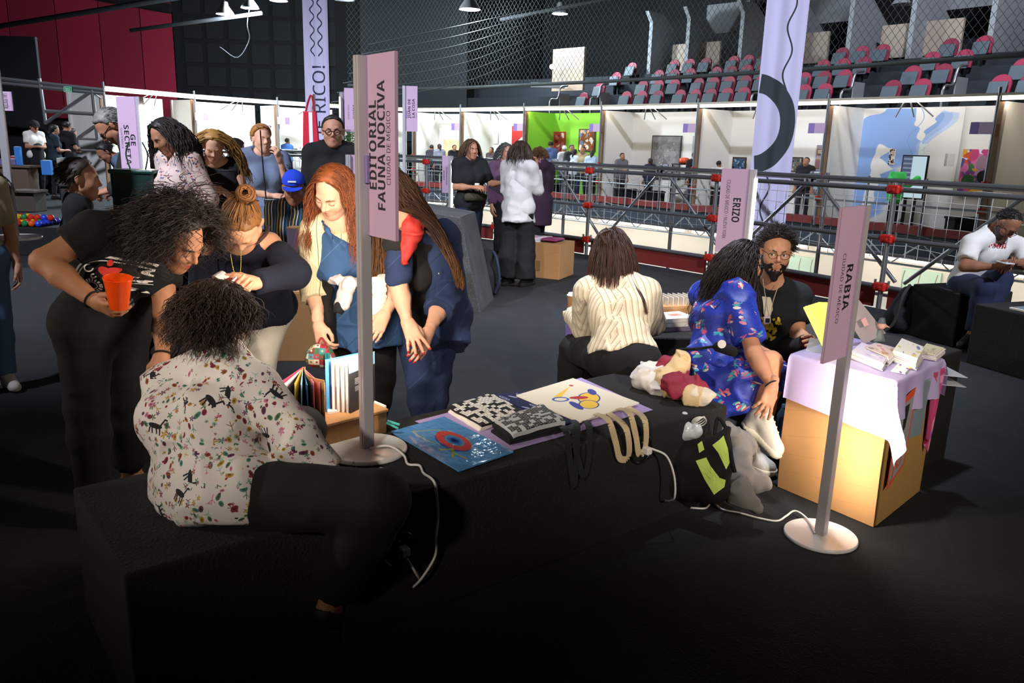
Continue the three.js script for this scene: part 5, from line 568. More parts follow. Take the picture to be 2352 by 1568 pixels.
const posterTex = canvasTex(512, 512, (x, w, h) => { x.fillStyle = '#5b9ad6'; x.fillRect(0, 0, w, h); for (let i = 0; i < 400; i++) { x.fillStyle = i % 2 ? 'rgba(90,160,222,.35)' : 'rgba(70,130,200,.3)'; x.fillRect((i * 137) % w, (i * 211) % h, 50, 4); } x.strokeStyle = '#b8c84a'; x.lineWidth = 7; x.beginPath(); x.moveTo(60, 380); x.lineTo(120, 200); x.lineTo(300, 250); x.moveTo(60, 380); x.lineTo(180, 400); x.lineTo(300, 330); x.moveTo(150, 150); x.lineTo(300, 130); x.stroke(); x.fillStyle = '#2f57b5'; x.beginPath(); x.ellipse(270, 255, 120, 100, 0.4, 0, 7); x.fill(); x.fillStyle = '#cf4f4a'; x.beginPath(); x.ellipse(260, 235, 125, 100, 0.4, 0, 7); x.fill(); for (const [r, c] of [[70, '#4d94b8'], [52, '#3d6fc0'], [34, '#20418f'], [18, '#10203f']]) { x.fillStyle = c; x.beginPath(); x.ellipse(262, 228, r, r * 0.8, 0.4, 0, 7); x.fill(); } x.strokeStyle = '#a8b43a'; x.lineWidth = 14; x.beginPath(); x.moveTo(330, 330); x.lineTo(300, 420); x.moveTo(330, 330); x.lineTo(400, 420); x.moveTo(360, 370); x.lineTo(450, 350); x.stroke(); });
const crinkle = grey(256, (u, v) => { let s = 0; for (let k = 1; k < 5; k++) s += Math.abs(noise(u * 7 * k, v * 4 * k, k * 3)) / k; return s * 0.5; });
flat('poster', 'blue art poster with a red ringed eye in a crinkled clear sleeve', 'poster', [[898, 990], [1054, 1080], [1180, 1036], [1020, 956]], 0.462, 0.006, phy(0xffffff, 0.14, { map: posterTex, bumpMap: crinkle, bumpScale: 0.006, clearcoat: 1, clearcoatRoughness: 0.05 }));
const crossTex = (bg, ink) => canvasTex(512, 512, (x, w, h) => { x.fillStyle = bg; x.fillRect(0, 0, w, h); x.strokeStyle = ink; x.lineWidth = 3; const n = 12, s = w / n; let q = 5; const r = () => (q = (q * 16807) % 2147483647) / 2147483647; for (let i = 0; i <= n; i++) { x.beginPath(); x.moveTo(i * s, 0); x.lineTo(i * s, h); x.moveTo(0, i * s); x.lineTo(w, i * s); x.stroke(); } for (let i = 0; i < n; i++) for (let j = 0; j < n; j++) { if (r() < 0.3) { x.fillStyle = ink; x.fillRect(i * s, j * s, s, s); } else { x.fillStyle = ink; x.font = 'bold 28px sans-serif'; x.fillText('ABCDEFHIJLMNOPRSTUV'[Math.floor(r() * 19)], i * s + 10, j * s + 33); } } }, true);
function folded(name, label, corners, h, layers, mat, und, seed0) { const c = corners.map(([x, y]) => G(x, y, 0.455)), t = thing(name, label, 'textile', c[0].clone().add(c[1]).add(c[2]).add(c[3]).multiplyScalar(0.25).setY(0.455)); const up = V(0, 1, 0); for (let k = 0; k < layers; k++) { const y = 0.455 + h * (k + 1) / layers, sh = (k - layers / 2) * 0.006, q = c.map((p, i) => p.clone().addScaledVector(BU, sh + 0.01 * noise(i, k, seed0)).addScaledVector(BN, 0.008 * noise(k, i, seed0)).setY(y)); const g = sheet(q[0], q[1], q[2], q[3], h / layers * 0.92, 14, 14, (u, v) => (0.004 * noise(u * 4 + k, v * 4, seed0) - 0.3 * h / layers * (Math.pow(Math.abs(u * 2 - 1), 8) + Math.pow(Math.abs(v * 2 - 1), 8)))); wpart(t, 'fold', g, k === layers - 1 || und === mat ? mat : und); } return t; }
folded('folded_textile', 'folded white cotton bag printed with a black crossword', [[1033, 946], [1105, 990], [1205, 958], [1122, 914]], 0.03, 3, std(0xffffff, 0.9, { map: crossTex('#e9e6de', '#1a1a1c') }), cloth(0xe8e2d4), 3); folded('folded_textile', 'folded black textile printed with a grey crossword', [[1132, 990], [1172, 1022], [1296, 992], [1236, 952]], 0.055, 3, std(0xffffff, 0.9, { map: crossTex('#0e0e10', '#b9bcbd') }), cloth(0x0c0c0e), 9);
const strap = (pts, wv = 0.014) => { const c = new THREE.CatmullRomCurve3(pts, false, 'centripetal'), n = 46, P = c.getPoints(n), g = []; for (let i = 0; i < n; i++) { const a = P[i], b = P[i + 1], d = b.clone().sub(a).normalize(), s = BU.clone().addScaledVector(d, -BU.dot(d)).normalize(); g.push(sheet(a.clone().addScaledVector(s, -wv), a.clone().addScaledVector(s, wv), b.clone().addScaledVector(s, wv), b.clone().addScaledVector(s, -wv), 0.003)); } return merge(g); };
const navyTex = canvasTex(256, 256, (x, w, h) => { x.fillStyle = '#161c46'; x.fillRect(0, 0, w, h); for (let i = 0; i < 9; i++) { const a = 30 + (i % 3) * 85 + (i > 5 ? 15 : 0), b = 35 + Math.floor(i / 3) * 85; x.strokeStyle = x.fillStyle = '#aab2d8'; x.lineWidth = 4; x.beginPath(); if (i % 2) { x.ellipse(a, b, 22, 7, 0.5, 0, 7); x.fill(); } else { x.arc(a, b, 18, 0, 7); x.stroke(); x.beginPath(); x.arc(a, b, 9, 0, 7); x.stroke(); } } });
{ const t = flat('tote_bag', 'navy tote bag printed with pale insects lying under the cream bag', 'bag', [[1290, 976], [1332, 964], [1190, 898], [1132, 906]], 0.466, 0.008, std(0xffffff, 0.9, { map: navyTex })); const f = (px, py, o) => onFace(px, py).addScaledVector(BN, -o); for (const [a, b, y] of [[1296, 1322, 1115], [1314, 1350, 1092]]) wpart(t, 'handle', strap([G(a - 8, 978, 0.462), f(a + 2, 995, 0.006), f(a + 8, 1050, 0.01), f((a + b) / 2 + 4, y, 0.014), f(b - 2, 1050, 0.012), f(b + 2, 990, 0.006), G(b - 8, 962, 0.462)], 0.013), cloth(0x1c1f25)); }
const toteTex = canvasTex(512, 512, (x, w, h) => { x.fillStyle = '#e7dfc9'; x.fillRect(0, 0, w, h); x.fillStyle = '#f0c64a'; x.strokeStyle = '#3f4b9a'; x.lineWidth = 8; x.beginPath(); x.ellipse(290, 190, 62, 95, -0.5, 0, 7); x.fill(); x.stroke(); x.beginPath(); x.ellipse(360, 270, 55, 70, -0.5, 0, 7); x.fill(); x.stroke(); x.fillStyle = '#3f4b9a'; x.beginPath(); x.ellipse(235, 95, 26, 50, -0.9, 0, 7); x.fill(); x.beginPath(); x.ellipse(330, 345, 70, 26, 0.3, 0, 7); x.fill(); x.fillStyle = '#b8323c'; x.beginPath(); x.ellipse(250, 235, 24, 60, 0.5, 0, 7); x.fill(); x.fillStyle = '#f0c64a'; x.beginPath(); x.moveTo(90, 130); x.lineTo(190, 330); x.lineTo(150, 350); x.fill(); x.strokeStyle = '#4a5aa8'; x.lineWidth = 14; x.beginPath(); x.ellipse(205, 345, 32, 46, 0.4, 0, 7); x.stroke(); x.fillStyle = '#c2474a'; x.beginPath(); x.arc(85, 115, 14, 0, 7); x.fill(); });
{ const t = flat('tote_bag', 'cream cotton tote bag printed with a yellow and blue figure', 'bag', [[1186, 907], [1332, 968], [1468, 924], [1316, 868]], 0.472, 0.007, std(0xffffff, 0.92, { map: toteTex })); const f = (px, py, o) => onFace(px, py).addScaledVector(BN, -o), M_HD = cloth(0xd3bf98);  wpart(t, 'handle', strap([G(1368, 950, 0.468), f(1392, 968, 0.02), f(1404, 1010, 0.022), f(1418, 1050, 0.016), f(1436, 1048, 0.016), f(1428, 985, 0.03), G(1395, 944, 0.47)]), M_HD); wpart(t, 'handle', strap([G(1420, 938, 0.468), f(1440, 952, 0.02), f(1448, 1000, 0.03), f(1458, 1038, 0.024), f(1472, 1030, 0.02), f(1470, 965, 0.03), G(1440, 932, 0.47)]), M_HD); }
// phone and its stylus-like clip
{ const [a, b, c, d] = [[815, 1100], [838, 1108], [897, 1080], [874, 1072]].map(([x, y]) => G(x, y, 0.459)), t = thing('smartphone', 'white smartphone lying beside the round sign base', 'phone', a.clone().lerp(c, 0.5).setY(0.45)); wpart(t, 'case', sheet(a, b, c, d, 0.008), phy(0xdfe6ee, 0.25)); const k = (p, q, s) => p.clone().lerp(q, s), e = [k(k(a, b, 0.08), k(d, c, 0.08), 0.14), k(k(a, b, 0.92), k(d, c, 0.92), 0.14), k(k(a, b, 0.92), k(d, c, 0.92), 0.86), k(k(a, b, 0.08), k(d, c, 0.08), 0.86)].map((p) => p.setY(0.4605)); wpart(t, 'screen', sheet(...e, 0.001), phy(0x08090b, 0.08)); const p = G(813, 1094, 0.452), r = new THREE.TorusGeometry(0.02, 0.002, 6, 20); r.scale(0.35, 1.3, 1); r.translate(p.x, 0.478, p.z); solo('wire_loop', r, M_STEEL, 'small wire loop standing on the bench beside the phone', 'wire'); }
// ---------- carton tray with books ----------
const M_KRAFT = std(0xffffff, 0.85, { map: canvasTex(256, 256, (x, w, h) => { x.fillStyle = '#b98a58'; x.fillRect(0, 0, w, h); for (let i = 0; i < 1200; i++) { x.fillStyle = i % 3 ? 'rgba(150,108,64,.25)' : 'rgba(214,172,120,.25)'; x.fillRect((i * 97) % w, (i * 53) % h, 3 + i % 9, 1); } }, true) }), M_KRAFTD = std(0x8f6a40, 0.9), M_PAPER = std(0xe9e6df, 0.8);
const BK = (t, n, h) => BF(t, n, h);
{ const t0 = -0.2, t1 = 0.2, n0 = 0.36, n1 = 0.82; // tray in the bench's own axes, chosen to meet the photo's corners
  const A = G(735, 976, 0.55), B = G(888, 938, 0.55), ux = B.clone().sub(A).setY(0).normalize(), uz = V(-ux.z, 0, ux.x).multiplyScalar(-1); if (uz.z > 0) uz.negate(); const P = (a, b, h) => A.clone().addScaledVector(ux, a).addScaledVector(uz, b).setY(h), len = A.distanceTo(B), x0 = -0.16, dep = 0.46, ang = Math.atan2(-ux.z, ux.x), mkb = (w, h, d, a, b, y) => { const g = boxUV(rbox(w, h, d, 0.003), 2); g.rotateY(ang); const c = P(a, b, y); g.translate(c.x, c.y, c.z); return g; };
  const t = thing('carton_tray', 'low kraft carton on the bench carrying standing books', 'carton', P((len + x0) / 2, dep / 2, 0.45)), cx = (len + x0) / 2, w = len - x0; wpart(t, 'body', mkb(w, 0.085, dep, cx, dep / 2, 0.493), M_KRAFT); wpart(t, 'lid', mkb(w + 0.012, 0.012, dep + 0.012, cx, dep / 2, 0.543), M_KRAFT); wpart(t, 'flap', mkb(0.006, 0.07, 0.2, len + 0.012, 0.12, 0.52), M_PAPER, 'white corrugated flap'); wpart(t, 'board', mkb(0.2, 0.004, 0.16, 0.12, 0.36, 0.552), M_GREY);
  const Y = 0.55, book = (name, label, a, b, w2, h2, th, rot, cover, cat = 'book') => { const t2 = thing(name, label, cat, P(a, b, Y)); return t2; };
  // fan of coloured sheets inside a curved kraft cover
  { const o = thing('fan_book', 'standing accordion book with pink and blue sheets in a curved kraft cover', 'book', P(0.02, 0.1, Y)), cols = [0xb8375a, 0xe6e2dc, 0x2c2a30, 0xc29a3c, 0x9cc4d6, 0x3f7896, 0xd8707e, 0xe28a92], H2 = 0.165; const hinge = P(0.055, 0.2, 0); cols.forEach((c, i) => { const e = P(-0.135 + i * 0.021, 0.065 - 0.008 * i, 0), h = H2 - (i % 3) * 0.004; wpart(o, 'sheet', sheet(e.clone().setY(Y), hinge.clone().setY(Y), hinge.clone().setY(Y + h), e.clone().setY(Y + h - 0.006), 0.0025), std(c, 0.8)); }); const n = 10, pts = []; for (let i = 0; i <= n; i++) { const k = i / n; pts.push(P(0.06 - 0.005 * k, 0.2 - 0.2 * k, 0).addScaledVector(ux, -0.05 * Math.sin(k * 2.4))); } for (let i = 0; i < n; i++) wpart(o, 'cover', sheet(pts[i].clone().setY(Y), pts[i + 1].clone().setY(Y), pts[i + 1].clone().setY(Y + 0.165), pts[i].clone().setY(Y + 0.165), 0.003), M_KRAFT); const st = P(0.045, 0.02, Y + 0.04); }
  { const o = thing('standing_book', 'black and blue book standing upright with white pages', 'book', P(0.2, 0.13, Y)), tx = canvasTex(256, 360, (x, w2, h2) => { x.fillStyle = '#2e2b2c'; x.fillRect(0, 0, w2, h2); x.fillStyle = '#8fc6ec'; x.fillRect(0, 0, w2, h2 * 0.24); x.fillStyle = '#15171a'; x.fillRect(w2 * 0.66, h2 * 0.1, 16, 22); x.fillStyle = '#c9c6c4'; for (let i = 0; i < 9; i++) x.fillRect(50, 135 + i * 9 + (i > 4 ? 12 : 0), 120 - (i * 31) % 40, 3); x.fillStyle = '#f0eeea'; x.beginPath(); x.arc(150, 285, 52, 0, 7); x.fill(); x.fillStyle = '#1e1c1e'; x.beginPath(); x.ellipse(150, 285, 34, 17, -0.6, 0, 7); x.fill(); }); const a = P(0.155, 0.04, Y), b = P(0.31, 0.1, Y), h = 0.205; wpart(o, 'cover', sheet(a, b, b.clone().setY(Y + h), a.clone().setY(Y + h), 0.003), std(0xffffff, 0.6, { map: tx })); for (let i = 0; i < 4; i++) { const q = P(0.148 - i * 0.012, 0.052 + i * 0.014, Y); wpart(o, 'pages', sheet(q, b.clone().addScaledVector(uz, 0.004 * i + 0.004), b.clone().addScaledVector(uz, 0.004 * i + 0.004).setY(Y + h - 0.003), q.clone().setY(Y + h - 0.003), 0.004), M_PAPER); } const q = P(0.095, 0.11, Y); wpart(o, 'back_cover', sheet(q, b.clone().addScaledVector(uz, 0.022), b.clone().addScaledVector(uz, 0.022).setY(Y + h), q.clone().setY(Y + h), 0.003), std(0x4d93c9, 0.6)); }
  const floral = canvasTex(128, 128, (x, w2, h2) => { x.fillStyle = '#efece6'; x.fillRect(0, 0, w2, h2); for (let i = 0; i < 40; i++) { x.fillStyle = ['#d9b23a', '#c98a3a', '#a8a29a'][i % 3]; x.beginPath(); x.arc((i * 37) % w2, (i * 53) % h2, 5, 0, 7); x.fill(); } }), pinkT = canvasTex(128, 128, (x, w2, h2) => { x.fillStyle = '#eebfc6'; x.fillRect(0, 0, w2, h2); x.strokeStyle = '#4a3a40'; x.lineWidth = 3; x.strokeRect(40, 24, 48, 34); x.fillStyle = '#a82c44'; x.font = 'bold 20px serif'; x.fillText('la casa', 36, 92); x.fillText('azul', 50, 112); }), numT = canvasTex(128, 128, (x, w2, h2) => { x.fillStyle = '#e3e6e2'; x.fillRect(0, 0, w2, h2); x.fillStyle = '#31373a'; x.font = 'bold 22px sans-serif'; ['16', '10', '8', '24', 'pic', '7'].forEach((s, i) => x.fillText(s, 8 + (i % 2) * 60, 30 + Math.floor(i / 2) * 38)); });
  const lay = (label, c, h, th, tex) => { const q = c.map(([x, y]) => G(x, y, h)), o = thing('booklet', label, 'booklet', q[0].clone().lerp(q[2], 0.5).setY(h - th)); wpart(o, 'block', sheet(...q, th), M_PAPER); wpart(o, 'cover', sheet(...q.map((p) => p.clone().setY(h + 0.001)), 0.001), std(0xffffff, 0.6, { map: tex })); };
  lay('white booklet with a yellow flower pattern on the carton', [[578, 898], [600, 908], [644, 888], [600, 874]], 0.568, 0.018, floral); lay('pink booklet with a small outlined shape on the carton', [[588, 918], [640, 946], [662, 920], [622, 898]], 0.556, 0.006, pinkT); lay('white card with printed numbers between the standing books', [[752, 946], [774, 944], [780, 896], [756, 892]], 0.558, 0.008, numT);
  { const p = G(652, 948, 0.552), t3 = thing('round_tin', 'round white tin with a black rim standing on its edge', 'tin', p.clone().add(V(0.0, 0.03, 0))), c = new THREE.CylinderGeometry(0.03, 0.03, 0.05, 28); c.rotateX(Math.PI / 2); c.rotateY(0.5); part(t3, 'body', c, std(0xdcdad6, 0.4)); const r = new THREE.TorusGeometry(0.03, 0.003, 8, 28); r.translate(0, 0, 0.026); r.rotateY(0.5); part(t3, 'rim', r, M_BLACK); }
  for (const [px, py, h, lb] of [[765, 862, 0.575, 'turquoise clothes peg clipped upright on the carton edge'], [903, 974, 0.5, 'turquoise clothes peg clipped to the white flap']]) { const p = G(px, py, h), k = thing('clothes_peg', lb, 'peg', p), m = std(0x53c7bd, 0.5), up = h > 0.55; for (const s of [-1, 1]) { const g = rbox(0.008, 0.05, 0.009, 0.002, s * 0.006, 0, 0); g.rotateZ(s * 0.08); if (!up) { g.rotateZ(1.2); } part(k, 'jaw', g, m); } const sp = new THREE.TorusGeometry(0.005, 0.001, 6, 12); part(k, 'spring', sp, M_STEEL); }
}

// ---------- carton table with the lilac cloth (floor sign's stall) ----------
{
  const N = G(2005, 1212, 0), Lf = V(1.29, 0, -3.545), Rt = V(1.97, 0, -3.545), Bk = Lf.clone().add(Rt).sub(N), top = 0.655; N.y = 0; const up = (p, h) => p.clone().setY(h), lean = (p, k) => p.clone().lerp(Lf.clone().lerp(Rt, 0.5), k);
  const t = thing('carton_table', 'tall kraft carton folded round a block as a stall table', 'table', Lf.clone().lerp(Rt, 0.5)); const fold = 0.27, M_K2 = M_KRAFT;
  wpart(t, 'lower_front', sheet(up(Lf, 0.004), up(N, 0.004), up(N.clone().addScaledVector(V(-0.01, 0, 0.01), 1), fold), up(Lf.clone().add(V(-0.012, 0, 0.008)), fold), 0.006), M_K2); wpart(t, 'upper_front', sheet(up(Lf.clone().add(V(-0.012, 0, 0.008)), fold), up(N.clone().add(V(-0.01, 0, 0.01)), fold), up(N.clone().add(V(0, 0, -0.01)), top - 0.01), up(Lf.clone().add(V(0, 0, -0.005)), top - 0.01), 0.006), M_K2); wpart(t, 'right_side', sheet(up(N.clone().add(V(0.018, 0, -0.012)), 0.004), up(Rt, 0.004), up(Rt, top - 0.01), up(N.clone().add(V(0.008, 0, -0.015)), top - 0.01), 0.006), std(0xab8547, 0.9)); wpart(t, 'back_side', sheet(up(Rt, 0.004), up(Bk, 0.004), up(Bk, top - 0.01), up(Rt, top - 0.01), 0.006), M_K2); wpart(t, 'left_side', sheet(up(Bk, 0.004), up(Lf, 0.004), up(Lf, top - 0.01), up(Bk, top - 0.01), 0.006), M_K2); wpart(t, 'top_board', sheet(up(Lf, top), up(N, top), up(Rt, top), up(Bk, top), 0.01), M_K2);
  // block that the carton is folded round, running back
  // tablecloth: a grid that folds over the edges
  const C = thing('tablecloth', 'pale lilac satin tablecloth draped over the carton table', 'tablecloth', Lf.clone().lerp(Rt, 0.5).setY(top)), e1 = N.clone().sub(Lf), e2 = Bk.clone().sub(Lf), l1 = e1.length(), l2 = e2.length(), d1 = e1.clone().normalize(), d2 = e2.clone().normalize(), n1 = V(0, 0, 0), pos = [], idx = [], nu = 60, nv = 60, o1 = 0.17, o0 = 0.02, f0 = 0.21, b0 = 0.05; // d1 along the front face, d2 backwards along the side
  const outF = d2.clone().negate(), outR = d1.clone(); for (let s = 0; s < 2; s++) for (let j = 0; j <= nv; j++) for (let i = 0; i <= nu; i++) { const u = lerp(-o0, l1 + o1, i / nu), v = lerp(-f0 - 0.06 * (i / nu), l2 + b0, j / nv), cu = clamp(u, 0, l1), cv = clamp(v, 0, l2), ou = u - cu, ov = v - cv; const p = Lf.clone().addScaledVector(d1, cu).addScaledVector(d2, cv); const dropv = Math.abs(ov), dropu = Math.abs(ou), both = Math.min(dropu, dropv); p.addScaledVector(outF, ov < 0 ? Math.min(0.012, -ov) + dropv * 0.06 + both * 0.5 + 0.006 * Math.sin(u * 22) * Math.min(1, dropv * 8) : -Math.min(0.01, ov)); p.addScaledVector(d1, ou > 0 ? Math.min(0.014, ou) + dropu * 0.06 + both * 0.5 + 0.02 * Math.sin(v * 30) * Math.min(1, dropu * 6) : Math.max(-0.01, ou)); p.y = top + 0.006 - Math.max(0, Math.hypot(dropu, dropv) - 0.008) + 0.002 * noise(u * 14, v * 14, 2); if (s) p.y -= 0.002; pos.push(p.x, p.y, p.z); }
  const m = (nu + 1) * (nv + 1); for (let s = 0; s < 2; s++) for (let j = 0; j < nv; j++) for (let i = 0; i < nu; i++) { const q = s * m + j * (nu + 1) + i; s ? idx.push(q, q + nu + 2, q + 1, q, q + nu + 1, q + nu + 2) : idx.push(q, q + 1, q + nu + 2, q, q + nu + 2, q + nu + 1); } const g = new THREE.BufferGeometry(); g.setAttribute('position', new THREE.Float32BufferAttribute(pos, 3)); g.setIndex(idx); g.computeVertexNormals(); wpart(C, 'cloth', g, phy(0xb8abd6, 0.5, { sheen: 0.5, sheenRoughness: 0.4 }));
  // posters taped to the right side
  const S = (a, h) => N.clone().lerp(Rt, a).setY(h).add(V(0.011, 0, -0.0).addScaledVector(V(0.7, 0, 0.72), 0.012)); { const tx = canvasTex(256, 512, (x, w, h) => { x.fillStyle = '#e5542a'; x.fillRect(0, 0, w, h); x.fillStyle = '#9c9a98'; x.fillRect(12, 40, w - 30, h - 60); x.fillStyle = '#e5542a'; x.font = 'bold 150px sans-serif'; x.save(); x.translate(40, h - 30); x.rotate(-0.1); x.fillText('JO', 0, -20); x.restore(); x.fillStyle = '#2a2a2c'; x.beginPath(); x.moveTo(90, 60); x.lineTo(170, 70); x.lineTo(150, 200); x.lineTo(110, 230); x.fill(); }); const o = thing('poster', 'orange and grey poster taped to the carton table side', 'poster', S(0.15, 0.2)); wpart(o, 'print', sheet(S(0.05, 0.17), S(0.36, 0.24), S(0.4, 0.6), S(0.06, 0.56), 0.002), std(0xffffff, 0.5, { map: tx })); }
  { const o = thing('plastic_sleeve', 'clear plastic sleeve of pale prints hanging from the table side', 'sleeve', S(0.6, 0.35)); wpart(o, 'print', sheet(S(0.38, 0.36), S(0.66, 0.34), S(0.7, 0.6), S(0.4, 0.6), 0.002), phy(0x9fb0bd, 0.2, { clearcoat: 1 })); const q = thing('magenta_scarf', 'magenta patterned cloth hanging at the back corner of the table', 'cloth', S(0.85, 0.35)); wpart(q, 'cloth', sheet(S(0.82, 0.3), S(0.87, 0.22), S(1.0, 0.62), S(0.74, 0.62), 0.004, 6, 6, (u, v) => 0.01 * Math.sin(u * 9)), std(0xffffff, 0.8, { map: canvasTex(64, 64, blobs(['#c9417f', '#8d5bb0', '#e08fb0', '#b03a5a'], 40, '#b8406f', 41)) })); const r = thing('plastic_folder', 'clear plastic folders jutting from the back of the table', 'folder', Rt.clone().setY(0.56)); for (const k of [0, 1]) { const y = 0.59 - k * 0.045; wpart(r, 'folder', sheet(Rt.clone().add(V(-0.05, 0, 0.02)).setY(y), Rt.clone().add(V(0.12, 0, 0.03)).setY(y - 0.01), Rt.clone().add(V(0.1, 0, -0.12)).setY(y), Rt.clone().add(V(-0.05, 0, -0.15)).setY(y), 0.002), phy(0xcfd6dc, 0.15)); } }
  // things on the table; T(a, b) : a along the front edge from the left, b towards the back
  const T = (px, py, h = 0) => G(px, py, top + 0.008 + h); const coverT = (bg, cols, sd) => std(0xffffff, 0.55, { map: canvasTex(128, 128, blobs(cols, 14, bg, sd)) });
  const stack = (label, c, n, th, mat, sd) => { const q = c.map(([x, y]) => T(x, y, n * th)), o = thing('book_stack', label, 'books', q[0].clone().lerp(q[2], 0.5).setY(top + 0.008)); for (let k = 0; k < n; k++) { const d = V(noise(k * 3.1, sd, 1) * 0.006, 0, noise(sd, k * 2.7, 2) * 0.006), y = top + 0.008 + (k + 1) * th; wpart(o, 'book', sheet(...q.map((p) => p.clone().add(d).setY(y)), th * 0.9), k === n - 1 ? mat : (k % 3 ? M_PAPER : std(0xcfcbd6, 0.7))); } };
  stack('stack of lilac zines near the middle of the stall table', [[1958, 806], [2030, 834], [2046, 808], [1980, 786]], 6, 0.006, coverT('#d3cbe8', ['#bfb2dd', '#e6e0f2', '#e0b7c4'], 51), 2); stack('stack of patterned peach zines behind the lilac ones', [[1990, 798], [2042, 820], [2064, 802], [2012, 786]], 7, 0.006, coverT('#d9c3c0', ['#b88f6a', '#c98fa0', '#8f9ab0', '#e6d2b8'], 52), 3); stack('stack of white books with a blue drawing on the stall table', [[2050, 803], [2106, 822], [2122, 796], [2070, 776]], 7, 0.008, coverT('#efece4', ['#7f86c0', '#d8cf8a', '#efece4', '#efece4'], 53), 4); stack('stack of cream booklets with dark spines at the back corner', [[2112, 808], [2150, 814], [2170, 798], [2130, 788]], 6, 0.005, coverT('#ddd6bb', ['#cfc7a6', '#b8b090'], 54), 5); stack('small card with a purple and yellow print', [[2046, 850], [2078, 856], [2092, 838], [2062, 834]], 2, 0.004, coverT('#f0eef2', ['#7a4a9c', '#e6d23c', '#f0eef2'], 55), 6);
  for (let k = 0; k < 3; k++) { const a = T(2076 + k * 6, 836 - k * 3, 0.006), b = T(2092 + k * 5, 846 - k * 4, 0.006); solo('pencil', bar(a, b, 0.003, 6), std([0xe6d23c, 0x22242a, 0xd9d24a][k], 0.5), ['yellow pencil', 'black pencil', 'pale yellow pencil'][k] + ' lying by the purple card', 'pencil'); }
  { const p = T(2018, 786), o = thing('figurine', 'small grey and pink cartoonish figurine on the stall table', 'figurine', p), pr = [rc(V(0, 0.02, 0), V(0, 0.05, 0), 0.02, 0.016), rc(V(-0.02, 0.01, 0), V(-0.01, 0.03, 0), 0.01, 0.01), rc(V(0.02, 0.01, 0), V(0.01, 0.03, 0), 0.01, 0.01)]; part(o, 'body', nets(field(pr, 0.01), bounds(pr, 0.02), 0.004), std(0x6f7a78, 0.5)); const hd = [ball(V(0.004, 0.085, 0), 0.02), rc(V(0.02, 0.085, 0.004), V(0.04, 0.078, 0.006), 0.006, 0.003)]; part(o, 'head', nets(field(hd, 0.006), bounds(hd, 0.02), 0.004), std(0xd9a58e, 0.6)); const hat = new THREE.CylinderGeometry(0.012, 0.02, 0.025, 14); hat.translate(0.002, 0.11, 0); part(o, 'cap', hat, std(0x4d5560, 0.6)); }
  // fan of tall yellow sheets in a clear stand, and a clear folder leaning behind it
  { const o = thing('yellow_sheets', 'fan of tall pale yellow folded sheets standing on the stall table', 'paper', T(1905, 812)), m = std(0xdfe860, 0.8), b0 = T(1898, 815), b1 = T(1945, 806); for (let k = 0; k < 6; k++) { const z = 3.42 + k * 0.02, l = D(1845 + k * 7, 706 - k * 2.5, z), r = D(1853 + k * 7 + (k === 5 ? 62 : 0), 702 - k * 2 + (k === 5 ? 4 : 0), z); wpart(o, 'sheet', sheet(b0.clone().add(V(0.004 * k, 0, -0.012 * k)), b1.clone().add(V(0, 0, -0.012 * k)), r, l, 0.0015), m); } const q = T(1862, 800), cl = thing('clear_stand', 'clear acrylic stand at the left of the stall table', 'stand', q); wpart(cl, 'plate', sheet(T(1850, 806), T(1900, 812), T(1905, 780, 0.05), T(1860, 776, 0.05), 0.003), phy(0xe8eaee, 0.08, { transmission: 0.7, thickness: 0 })); const lf = thing('leaning_folder', 'clear folder with red edges leaning at the back of the stall', 'folder', T(1990, 784)); wpart(lf, 'folder', sheet(D(1925, 700, 3.75), D(1985, 790, 3.75), D(2035, 765, 3.85), D(1960, 672, 3.85), 0.003), phy(0xa89c9c, 0.2)); wpart(lf, 'spine', sheet(D(1902, 690, 3.74), D(1912, 700, 3.74), D(1958, 680, 3.86), D(1945, 668, 3.86), 0.006), std(0x7e3038, 0.5)); wpart(lf, 'label', sheet(D(1978, 735, 3.74), D(1986, 750, 3.74), D(1996, 746, 3.76), D(1988, 728, 3.76), 0.002), std(0xd9a9a8, 0.6)); }
  solo('water_bottle', new THREE.LatheGeometry([[0, 0], [0.03, 0.002], [0.032, 0.02], [0.03, 0.1], [0.032, 0.15], [0.013, 0.19], [0.013, 0.21], [0, 0.21]].map(([x, y]) => new THREE.Vector2(x, y)), 20), phy(0x9fc4e6, 0.08, { transmission: 0.8, thickness: 0 }), 'clear water bottle on the floor between the sneakers and the carton table', 'bottle', G(1792, 1010, 0));
  carpetBlock('carpet_block', 'black carpeted block behind the carton table', 0.5, 0.6, 0.5, Bk.clone().lerp(Rt, 0.5).add(V(0.14, 0, -0.28)), -0.9);
}
